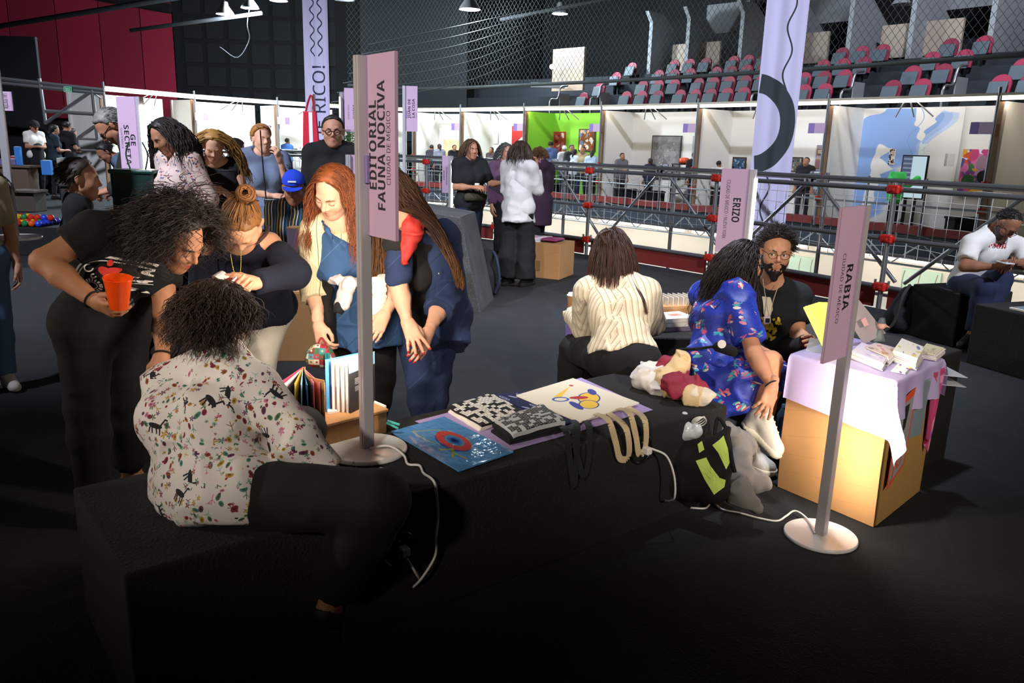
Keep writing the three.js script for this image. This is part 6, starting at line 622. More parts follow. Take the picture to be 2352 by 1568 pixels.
// ---------- black bag with its contents, hoodie ----------
{
  const P = (px, py, z = 3.22) => D(px, py, z), o = thing('shoulder_bag', 'black cloth bag with a neon yellow letter print slumped on the floor', 'bag', P(1590, 1140).setY(0)), pr = [rc(P(1535, 1105, 3.26), P(1640, 1118, 3.12), 0.075, 0.07), rc(P(1540, 1060, 3.27), P(1645, 1075, 3.14), 0.068, 0.064), rc(P(1545, 1030, 3.28), P(1650, 1030, 3.16), 0.05, 0.045), rc(P(1655, 1020, 3.16), P(1672, 985, 3.2), 0.03, 0.014)], f1 = field(pr, 0.05), f0 = (x, y, z) => Math.max(f1(x, y, z) + 0.006 * noise(x * 18, y * 18, z * 18), -y + 0.002); wpart(o, 'body', nets(f0, bounds(pr, 0.04), 0.008), cloth(0x0b0b0d));
  // print: flat shapes laid on the bag's front, a little proud of it
  const hit = (px, py) => { const d = rayOf(px, py).normalize(), p = V(0, EYE, 0); for (let k = 0; k < 200 && p.z > -3.4; k++) { const q = f0(p.x, p.y, p.z); if (q < 0.004) break; p.addScaledVector(d, Math.min(q * 0.7, 0.2)); } return p.z > -3.4 ? p : null; }, M_NEON = new THREE.MeshStandardMaterial({ color: 0xc9e468, roughness: 0.8, side: THREE.DoubleSide }); for (const poly of [[[1598, 1058], [1622, 1050], [1632, 1070], [1655, 1100], [1667, 1102], [1664, 1118], [1640, 1136], [1618, 1100]], [[1636, 1022], [1652, 1010], [1662, 1000], [1672, 1030], [1676, 1062], [1668, 1078], [1650, 1040]], [[1602, 1020], [1612, 1012], [1618, 1032], [1606, 1040]]]) { const n = poly.length, cx = poly.reduce((s, p) => s + p[0], 0) / n, cy = poly.reduce((s, p) => s + p[1], 0) / n, tris = [], R = 5, ring = []; for (let r = 0; r <= R; r++) ring.push(poly.flatMap((p, i) => { const q = poly[(i + 1) % n]; return [0, 0.5].map((k) => hit(lerp(cx, lerp(p[0], q[0], k), r / R), lerp(cy, lerp(p[1], q[1], k), r / R))); })); for (let r = 0; r < R; r++) for (let i = 0; i < 2 * n; i++) { const j = (i + 1) % (2 * n), q = [ring[r][i], ring[r + 1][i], ring[r + 1][j], ring[r][i], ring[r + 1][j], ring[r][j]]; if (q.every((v) => v)) for (const v of q) tris.push(v.x, v.y, v.z); } if (!tris.length) continue; const g = new THREE.BufferGeometry(); g.setAttribute('position', new THREE.Float32BufferAttribute(tris, 3)); g.computeVertexNormals(); wpart(o, 'print', g, M_NEON, 'neon yellow letter'); }
  wpart(o, 'handle', tube([P(1530, 1040, 3.27), P(1512, 1000, 3.26), P(1540, 985, 3.22), P(1552, 1020, 3.2)], 0.008, 30, 6), cloth(0x0b0b0d)); wpart(o, 'handle', tube([P(1640, 1010, 3.2), P(1650, 960, 3.24), P(1668, 985, 3.2), P(1682, 1060, 3.1), P(1688, 1085, 3.08)], 0.009, 40, 6), cloth(0x0b0b0d));
  const pk = thing('plastic_packet', 'clear plastic packet stuffed in the black bag', 'packet', P(1580, 1000, 3.25)), pp = [rc(P(1562, 1000, 3.25), P(1600, 990, 3.22), 0.034, 0.03), rc(P(1575, 975, 3.25), P(1572, 950, 3.27), 0.03, 0.01)]; wpart(pk, 'film', (() => { const f = field(pp, 0.02); return nets((x, y, z) => f(x, y, z) + 0.006 * noise(x * 40, y * 40, z * 40), bounds(pp, 0.02), 0.005); })(), phy(0xcfd5d8, 0.12, { clearcoat: 1 })); const cc = thing('cable_coil', 'white cable coiled on top of the black bag', 'cable', P(1606, 968, 3.22)); for (let k = 0; k < 4; k++) { const g = new THREE.TorusGeometry(0.03 - k * 0.002, 0.0022, 6, 28); g.rotateX(0.5 + k * 0.1); g.rotateY(0.3 * k); g.translate(0, 0.003 * k, 0); part(cc, 'loop', g, M_CORD); }
  for (const [q, lb] of [[[[1528, 1002], [1552, 1010], [1558, 975], [1536, 968]], 'white paper sheet sticking out of the black bag'], [[[1503, 1045], [1540, 1042], [1545, 1018], [1510, 1000]], 'grey notebook at the end of the black bag']]) { const c = q.map(([x, y]) => P(x, y, 3.25)), s = thing('paper', lb, 'paper', c[0].clone()); wpart(s, 'sheet', sheet(...c, 0.003), lb.includes('grey') ? std(0x8a8782, 0.8) : M_PAPER); }
  const hd = thing('hoodie', 'crumpled grey hoodie lying beside the black bag', 'hoodie', P(1705, 1140, 3.2).setY(0)), hp = [rc(P(1668, 985, 3.42), P(1705, 1030, 3.4), 0.035, 0.045), rc(P(1705, 1030, 3.4), P(1690, 1090, 3.25), 0.045, 0.05), rc(P(1690, 1090, 3.25), P(1695, 1130, 3.12), 0.05, 0.05), rc(P(1695, 1130, 3.12), P(1735, 1155, 3.1), 0.045, 0.032), rc(P(1705, 1075, 3.3), P(1735, 1108, 3.28), 0.035, 0.035), rc(P(1735, 1108, 3.28), P(1762, 1115, 3.26), 0.035, 0.026)]; { const f = field(hp, 0.03); wpart(hd, 'cloth', nets((x, y, z) => Math.max(f(x, y, z) + 0.016 * noise(x * 16, y * 16, z * 16) - 0.012 * (1 - Math.min(1, 3 * Math.abs(noise(x * 14 + 3, y * 14, z * 14)))), -y + 0.001), bounds(hp, 0.03), 0.008), cloth(0x77746f, 0.95, 0.3)); }
}
{ // heap of a striped jacket on the bench
  const P = (px, py, h) => G(px, py, 0.45 + h), t = thing('jacket_heap', 'crumpled white, cream and maroon jacket on the bench beside the blue dress', 'jacket', P(1540, 860, 0)); const mk = (name, pr, c, s) => { const q = pr.map((a) => rc(a[0], a[1], a[2], a[3] ?? a[2])), f = field(q, 0.025); wpart(t, name, nets((x, y, z) => Math.max(f(x, y, z) + 0.014 * noise(x * 18 + s, y * 18, z * 18) - 0.016 * (1 - Math.min(1, 3 * Math.abs(noise(x * 15 + s, y * 15, z * 15)))) + 0.004 * noise(x * 50, y * 50 + s, z * 50), 0.452 - y), bounds(q, 0.03), 0.007), cloth(c, 0.7, 0.2)); };
  mk('white_panel', [[P(1480, 870, 0.05), P(1515, 882, 0.05), 0.055, 0.05], [P(1490, 855, 0.07), P(1525, 862, 0.07), 0.05]], 0xd6d0ca, 1); mk('cream_panel', [[P(1525, 880, 0.055), P(1555, 892, 0.05), 0.058, 0.05], [P(1560, 845, 0.12), P(1565, 830, 0.14), 0.035], [P(1600, 905, 0.04), P(1590, 912, 0.035), 0.04]], 0xd2b78a, 2); mk('maroon_panel', [[P(1548, 885, 0.075), P(1585, 888, 0.06), 0.05, 0.05], [P(1530, 840, 0.11), P(1560, 850, 0.1), 0.045], [P(1575, 890, 0.06), P(1605, 895, 0.05), 0.045]], 0x8a2038, 3); mk('cuff', [[P(1596, 912, 0.035), P(1612, 915, 0.03), 0.042, 0.04]], 0xddd0bb, 4); }
// ---------- cartons and bags farther back ----------
const carton = (label, c, w, h, d, ang, mat = M_KRAFT, open) => { const t = thing('carton', label, 'carton', c); t.rotation.y = ang; part(t, 'body', boxUV(rbox(w, h, d, 0.006, 0, h / 2, 0), 1.5), mat); part(t, 'top_flap', box(w, 0.006, d / 2 - 0.004, 0, h + 0.002, d / 4), mat); part(t, 'top_flap', box(w, 0.006, d / 2 - 0.004, 0, h + 0.002, -d / 4), mat); part(t, 'tape', box(0.05, h * 0.3, 0.004, 0.1, h * 0.35, d / 2 + 0.001), M_KRAFTD); return t; };
const BOXB = G(1235, 632, 0); carton('kraft carton with printed sheets on top beside the woman in wide black trousers', V(0.3, 0, -9.85), 0.75, 0.42, 0.5, -0.42); { const tp = 0.43; for (let k = 0; k < 8; k++) { const g = box(0.26, 0.008 + 0.012 * (k % 2), 0.2), c = V(0.1 + (k % 4) * 0.12, tp + 0.01 + Math.floor(k / 4) * 0.02, -9.85 + 0.12 * Math.sin(k * 2)); const m = solo('printed_sheet', g, std([0xc9a9b4, 0xe3e1e4, 0x9c3f6e, 0x5a6a74, 0xd0ced8][k % 5], 0.6), ['pink', 'white', 'magenta', 'grey', 'pale'][k % 5] + ' printed sheet on the far carton', 'print', c, 'printed sheets on the far carton'); m.rotation.y = 0.4 + k; } }
carton('large kraft carton standing behind the woman with the bun', V(-1.5, 0, -5.75), 0.7, 0.5, 0.45, 0.12); carton('kraft carton lying under the woman in cream knit', V(0.57, 0, -5.0), 0.34, 0.22, 0.35, 0.1, std(0xb57a34, 0.9)); { const c = carton('open kraft carton filled with upright white cards', V(1.22, 0.45, -5.25), 0.62, 0.11, 0.22, 0.28); for (let k = 0; k < 16; k++) part(c, 'card', box(0.005, 0.14, 0.16, -0.28 + k * 0.037, 0.1, 0), M_PAPER); }
for (let k = 0; k < 3; k++) { const m = solo('book', rbox(0.26, 0.028, 0.19, 0.003), std([0x6e6480, 0xd9d6d2, 0xe6e2dc][k], 0.6), ['violet book at the bottom of the stack by the open carton', 'white book in the middle of the stack by the open carton', 'white book with an orange mark topping the stack by the open carton'][k], 'book', D(1540, 728, 4.95).setY(0.465 + k * 0.029)); m.rotation.y = 0.3 + 0.05 * k; if (k === 2) part(m, 'cover_mark', box(0.08, 0.002, 0.05, 0.03, 0.0145, 0), std(0xd98a6a, 0.7)); }
for (const [px, py, z, w, h, c, lb] of [[690, 575, 5.9, 0.16, 0.34, 0x574a58, 'dark violet paper bag behind the woman with the bun'], [632, 640, 5.75, 0.3, 0.05, 0x9a97b4, 'violet box of cards on the carton behind the woman with the bun']]) { const p = D(px, py, z); const t = thing('paper_bag', lb, 'bag', V(p.x, p.y - h / 2, p.z)); part(t, 'body', rbox(w, h, 0.12, 0.01, 0, h / 2, 0), cloth(c)); part(t, 'fold', box(0.01, h * 0.96, 0.125, w * 0.2, h / 2, 0), M_KRAFTD); part(t, 'rim', box(w, 0.01, 0.122, 0, h, 0), M_KRAFTD); }
{ const p = D(1118, 600, 8.4), t = thing('backpack', 'black backpack on the floor behind the woman in denim', 'backpack', V(p.x, 0, p.z)), pr = [rc(V(0, 0.12, 0), V(0, 0.36, 0), 0.16, 0.13), rc(V(0.02, 0.1, 0.1), V(0.02, 0.22, 0.12), 0.1, 0.09)]; part(t, 'body', nets(field(pr, 0.05), bounds(pr, 0.03), 0.02), cloth(0x14161b)); for (const s of [-1, 1]) part(t, 'strap', tube([V(s * 0.07, 0.46, 0.05), V(s * 0.11, 0.4, 0.2), V(s * 0.14, 0.2, 0.22), V(s * 0.1, 0.05, 0.16)], 0.016, 24, 6), cloth(0x27324a)); }
{ const p = V(3.5, 0, -7.1), t = thing('backpack', 'black backpack leaning on the block of the seated man', 'backpack', p), pr = [rc(V(0, 0.12, 0), V(0.08, 0.34, -0.02), 0.13, 0.09)]; part(t, 'body', nets(field(pr, 0.05), bounds(pr, 0.03), 0.02), cloth(0x0f0f12)); part(t, 'strap', tube([V(0.05, 0.44, 0.02), V(-0.05, 0.35, 0.12), V(-0.1, 0.1, 0.12), V(-0.16, 0.02, 0.1)], 0.014, 20, 6), cloth(0x2a2622)); }
{ const c = V(4.2, 0.47, -5.9); for (const [x, y, z, w, h, d, m, lb] of [[0.1, 0.075, -0.05, 0.4, 0.15, 0.2, M_GREY, 'grey carton of cards on the block at the right edge'], [-0.28, 0.008, 0.1, 0.35, 0.016, 0.28, M_PAPER, 'white printed sheets on the block at the right edge'], [-0.1, 0.012, 0.2, 0.25, 0.024, 0.2, std(0xb9a9b0, 0.7), 'pinkish booklets on the block at the right edge']]) { const o = thing('stall_goods', lb, 'goods', c.clone().add(V(x, 0, z))); o.rotation.y = 0.35; part(o, 'body', rbox(w, h, d, 0.004, 0, h / 2 + 0.001, 0), m); part(o, 'cover', box(w * 0.9, 0.003, d * 0.9, 0, h + 0.003, 0), std(0x7d8a90, 0.7)); } }
// heap of balls
{ const cols = [[0x1c3fc0, 'blue'], [0xc42a1a, 'red'], [0xd9531c, 'orange'], [0xd9a81c, 'yellow'], [0x1c7a3a, 'green'], [0x4a2a9c, 'violet']], ms = cols.map(([c]) => phy(c, 0.12, { clearcoat: 0.8 })), g = new THREE.SphereGeometry(0.042, 14, 10); for (let i = 0; i < 92; i++) { const r = i % 23, l = Math.floor(i / 23), ci = Math.floor(rnd() * 6); const up = i >= 72, q = up ? i - 72 : i, m = solo('plastic_ball', g, ms[ci], 'glossy ' + cols[ci][1] + ' plastic ball in the heap', 'ball', V(-7.05 + (q % 12) * 0.086 + (up ? 0.043 : 0) + rr(-0.002, 0.002), up ? 0.463 : 0.402, -10.22 - Math.floor(q / 12) * 0.086 - (up ? 0.215 : 0) + rr(-0.002, 0.002)), cols[ci][1] + ' balls of the heap'); } }
// scaffold frame, exit sign and black board at the left; stalls there
{ const z = 20, F = thing('scaffold_tower', 'scaffold tower of grey tubes with a diagonal at the left end of the booths', 'scaffold', V(-12, 0, -z)), B = (a, b, r = 0.045) => wpart(F, 'tube', bar(D(a[0], a[1], z), D(b[0], b[1], z), r, 7), M_STEEL); B([-40, 176], [240, 207]); B([-40, 187], [240, 215]); B([90, 180], [105, 285]); B([105, 255], [235, 263]); B([104, 283], [206, 212]); B([212, 207], [224, 320]); B([180, 317], [218, 290]); B([178, 318], [224, 320], 0.03); B([178, 345], [222, 346], 0.03); B([215, 213], [233, 226], 0.03); const p = D(156, 205, z - 0.1), s = thing('exit_sign', 'green exit sign hung on the scaffold tube', 'sign', p); part(s, 'plate', box(0.2, 0.13, 0.02), std(0x1f8a58, 0.5)); part(s, 'print', (() => { const g = new THREE.PlaneGeometry(0.19, 0.12); g.translate(0, 0, 0.012); return g; })(), std(0xffffff, 0.5, { map: canvasTex(128, 80, (x, w, h) => { x.fillStyle = '#2b9c68'; x.fillRect(0, 0, w, h); x.strokeStyle = '#e4f2e8'; x.lineWidth = 5; x.strokeRect(4, 4, w - 8, h - 8); x.fillStyle = '#e4f2e8'; x.font = 'bold 24px sans-serif'; x.fillText('SALIDA', 20, 40); x.fillRect(24, 52, 80, 8); }) }));
  const a = D(-40, 205, 21), b = D(90, 205, 21.5); solo('black_board', box(b.x - a.x, 4.6, 0.1), M_BLACK, 'tall black board behind the stalls at the far left', 'board', V((a.x + b.x) / 2, 1.6, -21.6));
  for (const [px, py, zz, w, h, d, c, lb] of [[28, 380, 19, 1.1, 0.75, 0.5, 0x6f5a4a, 'low stall table at the far left'], [170, 400, 17.5, 0.5, 0.45, 0.5, 0x4a4640, 'dark stool between the visitors at the left'], [62, 405, 16, 0.5, 0.4, 0.5, 0x5b5048, 'brown drum stool at the left']]) { const p = D(px, py, zz), t = thing('stall_table', lb, 'table', V(p.x, 0, p.z)); part(t, 'top', rbox(w, 0.05, d, 0.01, 0, h, 0), std(c, 0.8)); part(t, 'body', rbox(w * 0.85, h, d * 0.85, 0.02, 0, h / 2, 0), std(c, 0.9)); }
  for (const [px, py, zz, w, h, c, lb] of [[44, 372, 18.9, 0.13, 0.42, 0x3f86d9, 'bright blue upright carton on the left stall'], [108, 385, 17, 0.2, 0.3, 0x3f86d9, 'blue carrier bag held by the visitor in denim'], [147, 380, 16.8, 0.24, 0.3, 0xb9b4a8, 'white carrier bag held by the visitor in black'], [20, 365, 18.9, 0.4, 0.14, 0x7a6fa0, 'violet box on the left stall'], [34, 355, 19.1, 0.2, 0.2, 0xa83a2c, 'red box on the left stall']]) { const p = D(px, py, zz), bag = lb.includes('bag'), t = thing(bag ? 'carrier_bag' : 'goods_box', lb, bag ? 'bag' : 'box', V(p.x, bag ? p.y - h / 2 : 0.777, p.z)); part(t, 'body', rbox(w, h, 0.1, 0.01, 0, h / 2, 0), std(c, 0.7)); part(t, 'edge', box(w * 0.6, 0.012, 0.104, 0, h, 0), std(0xcfd6dc, 0.7)); } }
// plants by the left booths
function palm(px, py, z, n, len, spread, lb) { const p = D(px, py, z), t = thing('potted_palm', lb, 'plant', V(p.x, 0, p.z)), M_LEAF = std(0x2f6a2a, 0.6, { side: THREE.DoubleSide }); const H2 = p.y; part(t, 'stem', bar(V(0, 0.3, 0), V(0, H2, 0), 0.03, 6), M_WOOD); part(t, 'pot', new THREE.CylinderGeometry(0.2, 0.15, 0.4, 16).translate(0, 0.2, 0), M_DARK); for (let k = 0; k < n; k++) { const a = k * 2.4, tri = [], el = rr(0.3, 1.2), L = len * rr(0.7, 1.1); const c = (s) => V(Math.cos(a) * Math.cos(el) * L * s, H2 + Math.sin(el) * L * s - 0.55 * L * s * s, Math.sin(a) * Math.cos(el) * L * s), sd = V(-Math.sin(a), 0, Math.cos(a)); for (let j = 0; j < 12; j++) { const s = 0.15 + j / 14, q = c(s), q2 = c(s + 0.05); for (const e of [-1, 1]) { const tip = c(Math.min(1.05, s + 0.22)).addScaledVector(sd, e * spread * Math.sin(Math.min(1, s * 1.1) * 2.9)).add(V(0, -0.03, 0)); tri.push(q.x, q.y, q.z, q2.x, q2.y, q2.z, tip.x, tip.y, tip.z); } } const g = new THREE.BufferGeometry(); g.setAttribute('position', new THREE.Float32BufferAttribute(tri, 3)); g.computeVertexNormals(); part(t, 'frond', g, M_LEAF); } }
palm(408, 345, 15, 16, 0.85, 0.16, 'green palm before the left booth wall'); palm(360, 345, 15.4, 12, 0.75, 0.14, 'green palm half hidden by the sign with the lit strip'); { const p = D(806, 325, 13.2), t = thing('potted_shrub', 'dense green shrub behind the man in the black jacket', 'plant', V(p.x, 0, p.z)); part(t, 'pot', new THREE.CylinderGeometry(0.22, 0.17, 0.9, 16).translate(0, 0.45, 0), M_DARK); const list = [], M_L = std(0x2f5f22, 0.7, { side: THREE.DoubleSide }); const tri = []; for (let i = 0; i < 1500; i++) { const d = V(rr(-1, 1), rr(-1, 1), rr(-1, 1)); if (d.length() > 1) continue; const q = V(d.x * 0.26, p.y + d.y * 0.2, d.z * 0.26), s = 0.035, a = V(rr(-s, s), rr(-s, s), rr(-s, s)), b = V(rr(-s, s), rr(-s, s), rr(-s, s)); tri.push(q.x, q.y, q.z, q.x + a.x, q.y + a.y, q.z + a.z, q.x + b.x, q.y + b.y, q.z + b.z); } const g = new THREE.BufferGeometry(); g.setAttribute('position', new THREE.Float32BufferAttribute(tri, 3)); g.computeVertexNormals(); part(t, 'foliage', g, M_L); }
{ const p = D(318, 400, 5.7), t = thing('open_case', 'dark green open box under the lit sign strip', 'box', V(p.x, 0.45, p.z)); const h = p.y - 0.45 + 0.02; part(t, 'body', rbox(0.3, Math.max(0.1, h), 0.22, 0.02, 0, h / 2, 0), std(0x14302a, 0.4)); part(t, 'rim', rbox(0.32, 0.03, 0.24, 0.012, 0, h, 0), std(0x1c4038, 0.35)); for (const s of [-1, 1]) part(t, 'handle', tube([V(s * 0.05, h, 0), V(s * 0.075, h + 0.12, 0), V(s * 0.045, h + 0.2, 0)], 0.006, 16, 5), std(0x1c4038, 0.4)); carpetBlock('carpet_bench', 'black carpeted bench behind the curly-haired woman', 0.5, 0.45, 0.5, V(p.x, 0, p.z - 0.12), 0.1); }

// ---------- the people at the bench ----------
const j = (px, py, z) => D(px, py, z), tees = { black: cloth(0x09090b, 0.92), navy: cloth(0x0d1226, 0.92), white: cloth(0xdcd8d2, 0.88) };
const prints = {
  floral: canvasTex(1024, 1024, (x, w, h) => { x.fillStyle = '#d9d3ce'; x.fillRect(0, 0, w, h); let s = 77; const r = () => (s = (s * 16807) % 2147483647) / 2147483647, C = ['#8a3d1e', '#7a2136', '#3f7a68', '#a8862c', '#c2708f', '#5a2c4a', '#4a6a4a', '#8fb0a0']; for (let i = 0; i < 760; i++) { const a = r() * w, b = r() * h, k = Math.floor(r() * 8), z = 7 + r() * 13; x.save(); x.translate(a, b); x.rotate(r() * 6.3); x.fillStyle = C[k]; x.strokeStyle = C[k]; x.lineWidth = 3; const ty = Math.floor(r() * 5); if (ty < 2) { x.beginPath(); x.ellipse(0, 0, z, z * 0.62, 0, 0, 7); x.fill(); x.fillStyle = 'rgba(30,20,24,.5)'; x.beginPath(); x.ellipse(0, 0, z * 0.4, z * 0.25, 0, 0, 7); x.fill(); } else if (ty === 2) { for (let q = 0; q < 5; q++) { x.rotate(1.257); x.beginPath(); x.ellipse(0, z * 0.6, z * 0.22, z * 0.5, 0, 0, 7); x.fill(); } } else if (ty === 3) { x.beginPath(); x.moveTo(0, -z * 1.3); x.lineTo(0, z * 1.3); x.moveTo(0, 0); x.lineTo(z * 0.8, -z * 0.8); x.moveTo(0, 0); x.lineTo(-z * 0.8, -z * 0.8); x.stroke(); } else { x.beginPath(); x.arc(0, 0, z * 0.35, 0, 7); x.fill(); } x.restore(); } for (let i = 0; i < 13; i++) { x.save(); x.translate((i * 311 + 90) % w, (i * 197 + 60) % h); x.rotate(i * 0.7); x.fillStyle = '#14141c'; x.beginPath(); x.ellipse(0, 0, 40, 14, 0.15, 0, 7); x.fill(); x.lineWidth = 8; x.strokeStyle = '#14141c'; x.beginPath(); x.moveTo(32, -4); x.lineTo(50, -34); x.lineTo(64, -30); x.moveTo(26, 8); x.lineTo(34, 46); x.moveTo(-28, 6); x.lineTo(-40, 40); x.moveTo(8, 8); x.lineTo(14, 42); x.moveTo(-16, 8); x.lineTo(-16, 42); x.stroke(); x.restore(); } }, true),
  brush: canvasTex(1024, 1024, (x, w, h) => { x.fillStyle = '#2438a8'; x.fillRect(0, 0, w, h); let s = 19; const r = () => (s = (s * 16807) % 2147483647) / 2147483647; for (let i = 0; i < 9000; i++) { x.fillStyle = i % 2 ? 'rgba(20,28,96,.5)' : 'rgba(60,86,214,.45)'; x.fillRect(r() * w, r() * h, 4 + r() * 10, 3); } for (let i = 0; i < 58; i++) { const a = r() * w, b = r() * h; x.save(); x.translate(a, b); x.rotate(-0.9 + r() * 1.8); const C = ['#2f9ab0', '#d8577c', '#e9e2d4', '#8a4a9c', '#4fb0c0', '#e48a9a']; for (let s2 = 0; s2 < 5; s2++) { x.fillStyle = C[Math.floor(r() * 6)]; const ox = -26 + r() * 40, oy = -22 + s2 * 9, l = 22 + r() * 34; x.beginPath(); x.ellipse(ox, oy, l * 0.6, 6 + r() * 5, -0.3 + r() * 0.6, 0, 7); x.fill(); } x.restore(); } }, true),
  stripes: canvasTex(256, 64, (x, w, h) => { x.fillStyle = '#12202e'; x.fillRect(0, 0, w, h); for (let i = 0; i < 8; i++) { x.fillStyle = ['#c9992c', '#e8e4da', '#1f5a6a', '#c9992c'][i % 4]; x.fillRect(10 + i * 32, 0, i % 2 ? 5 : 8, h); } }, true),
  cream: canvasTex(256, 64, (x, w, h) => { x.fillStyle = '#dccba0'; x.fillRect(0, 0, w, h); x.fillStyle = '#4a4030'; x.fillRect(60, 0, 3, h); x.fillRect(188, 0, 3, h); x.fillStyle = '#e6d8b4'; for (let i = 0; i < 16; i++) x.fillRect(i * 16, 0, 5, h); }, true),
  knit: canvasTex(512, 64, (x, w, h) => { x.fillStyle = '#cfc3a8'; x.fillRect(0, 0, w, h); x.fillStyle = '#8f8266'; for (let i = 0; i < 16; i++) { x.fillRect(i * 32 + 4, 0, 3, h); } x.fillStyle = '#ddd2ba'; for (let i = 0; i < 16; i++) x.fillRect(i * 32 + 12, 0, 12, h); }, true),
  blossom: canvasTex(256, 256, (x, w, h) => { x.fillStyle = '#d8bfb4'; x.fillRect(0, 0, w, h); for (let i = 0; i < 60; i++) { x.fillStyle = ['#4a5a8a', '#a8485a', '#7a3a4a', '#e8d8d0'][i % 4]; x.beginPath(); x.ellipse((i * 67) % w, (i * 101) % h, 9, 5, i, 0, 7); x.fill(); } }, true),
  denim: canvasTex(256, 256, (x, w, h) => { x.fillStyle = '#34557f'; x.fillRect(0, 0, w, h); for (let i = 0; i < 5000; i++) { x.fillStyle = i % 2 ? 'rgba(90,124,170,.25)' : 'rgba(24,44,78,.25)'; x.fillRect((i * 37) % w, (i * 91) % h, 1, 5); } }, true),
  darkdenim: canvasTex(256, 256, (x, w, h) => { x.fillStyle = '#1f2f52'; x.fillRect(0, 0, w, h); for (let i = 0; i < 5000; i++) { x.fillStyle = i % 2 ? 'rgba(56,80,124,.25)' : 'rgba(12,18,38,.25)'; x.fillRect((i * 37) % w, (i * 91) % h, 1, 5); } }, true),
};
const pm = (t, r = 0.9) => std(0xffffff, r, { map: t }), M_FLORAL = pm(prints.floral, 0.85), M_BRUSH = pm(prints.brush, 0.5), M_STRIPE = pm(prints.stripes), M_CREAM = pm(prints.cream), M_KNIT = pm(prints.knit), M_BLOSSOM = pm(prints.blossom), M_DENIM = pm(prints.denim), M_DDENIM = pm(prints.darkdenim), M_RUBBER = std(0xcfc8bf, 0.7), M_SNEAK = std(0xd8d2c6, 0.6), M_INK = cloth(0x0a0a0c, 0.9);
// a small closed band round a limb
const band = (a, b, k, r, mat, name = 'bracelet') => (c) => { const p = a.clone().lerp(b, k), d = b.clone().sub(a).normalize(), g = new THREE.TorusGeometry(r, 0.0035, 6, 24); g.applyQuaternion(new THREE.Quaternion().setFromUnitVectors(V(0, 0, 1), d)); g.translate(p.x, p.y, p.z); wpart(c.root, name, g, mat); };
// a flat print that lies on a garment: a grid over a photo patch, dropped onto the surface f along the line of sight's own plane
function decal(c, name, prims, t, center, ux, uy, w, h, tex, n = 14) { const f = field(prims.map((p) => ({ ...p, r1: p.r1 + t, r2: p.r2 + t })), 0.04), nz = ux.clone().cross(uy).normalize(), pos = [], uv = [], idx = [], ok = []; for (let b = 0; b <= n; b++) for (let a = 0; a <= n; a++) { const p = center.clone().addScaledVector(ux, (a / n - 0.5) * w).addScaledVector(uy, (b / n - 0.5) * h).addScaledVector(nz, 0.25); for (let k = 0; k < 60; k++) { const d = f(p.x, p.y, p.z); if (d < 0.007) break; p.addScaledVector(nz, -Math.min(d - 0.005, 0.05)); } ok.push(f(p.x, p.y, p.z) < 0.03); pos.push(p.x, p.y, p.z); uv.push(a / n, b / n); } for (let b = 0; b < n; b++) for (let a = 0; a < n; a++) { const q = b * (n + 1) + a; if (ok[q] && ok[q + 1] && ok[q + n + 1] && ok[q + n + 2]) idx.push(q, q + 1, q + n + 2, q, q + n + 2, q + n + 1); } const g = new THREE.BufferGeometry(); g.setAttribute('position', new THREE.Float32BufferAttribute(pos, 3)); g.setAttribute('uv', new THREE.Float32BufferAttribute(uv, 2)); g.setIndex(idx); g.computeVertexNormals(); wpart(c.root, name, g, std(0xffffff, 0.85, { map: tex, alphaTest: 0.5, side: THREE.DoubleSide })).userData.kind = 'stuff'; }
const clearTex = (w, h, draw) => { const t = canvasTex(w, h, (x, a, b) => { x.clearRect(0, 0, a, b); draw(x, a, b); }); return t; };

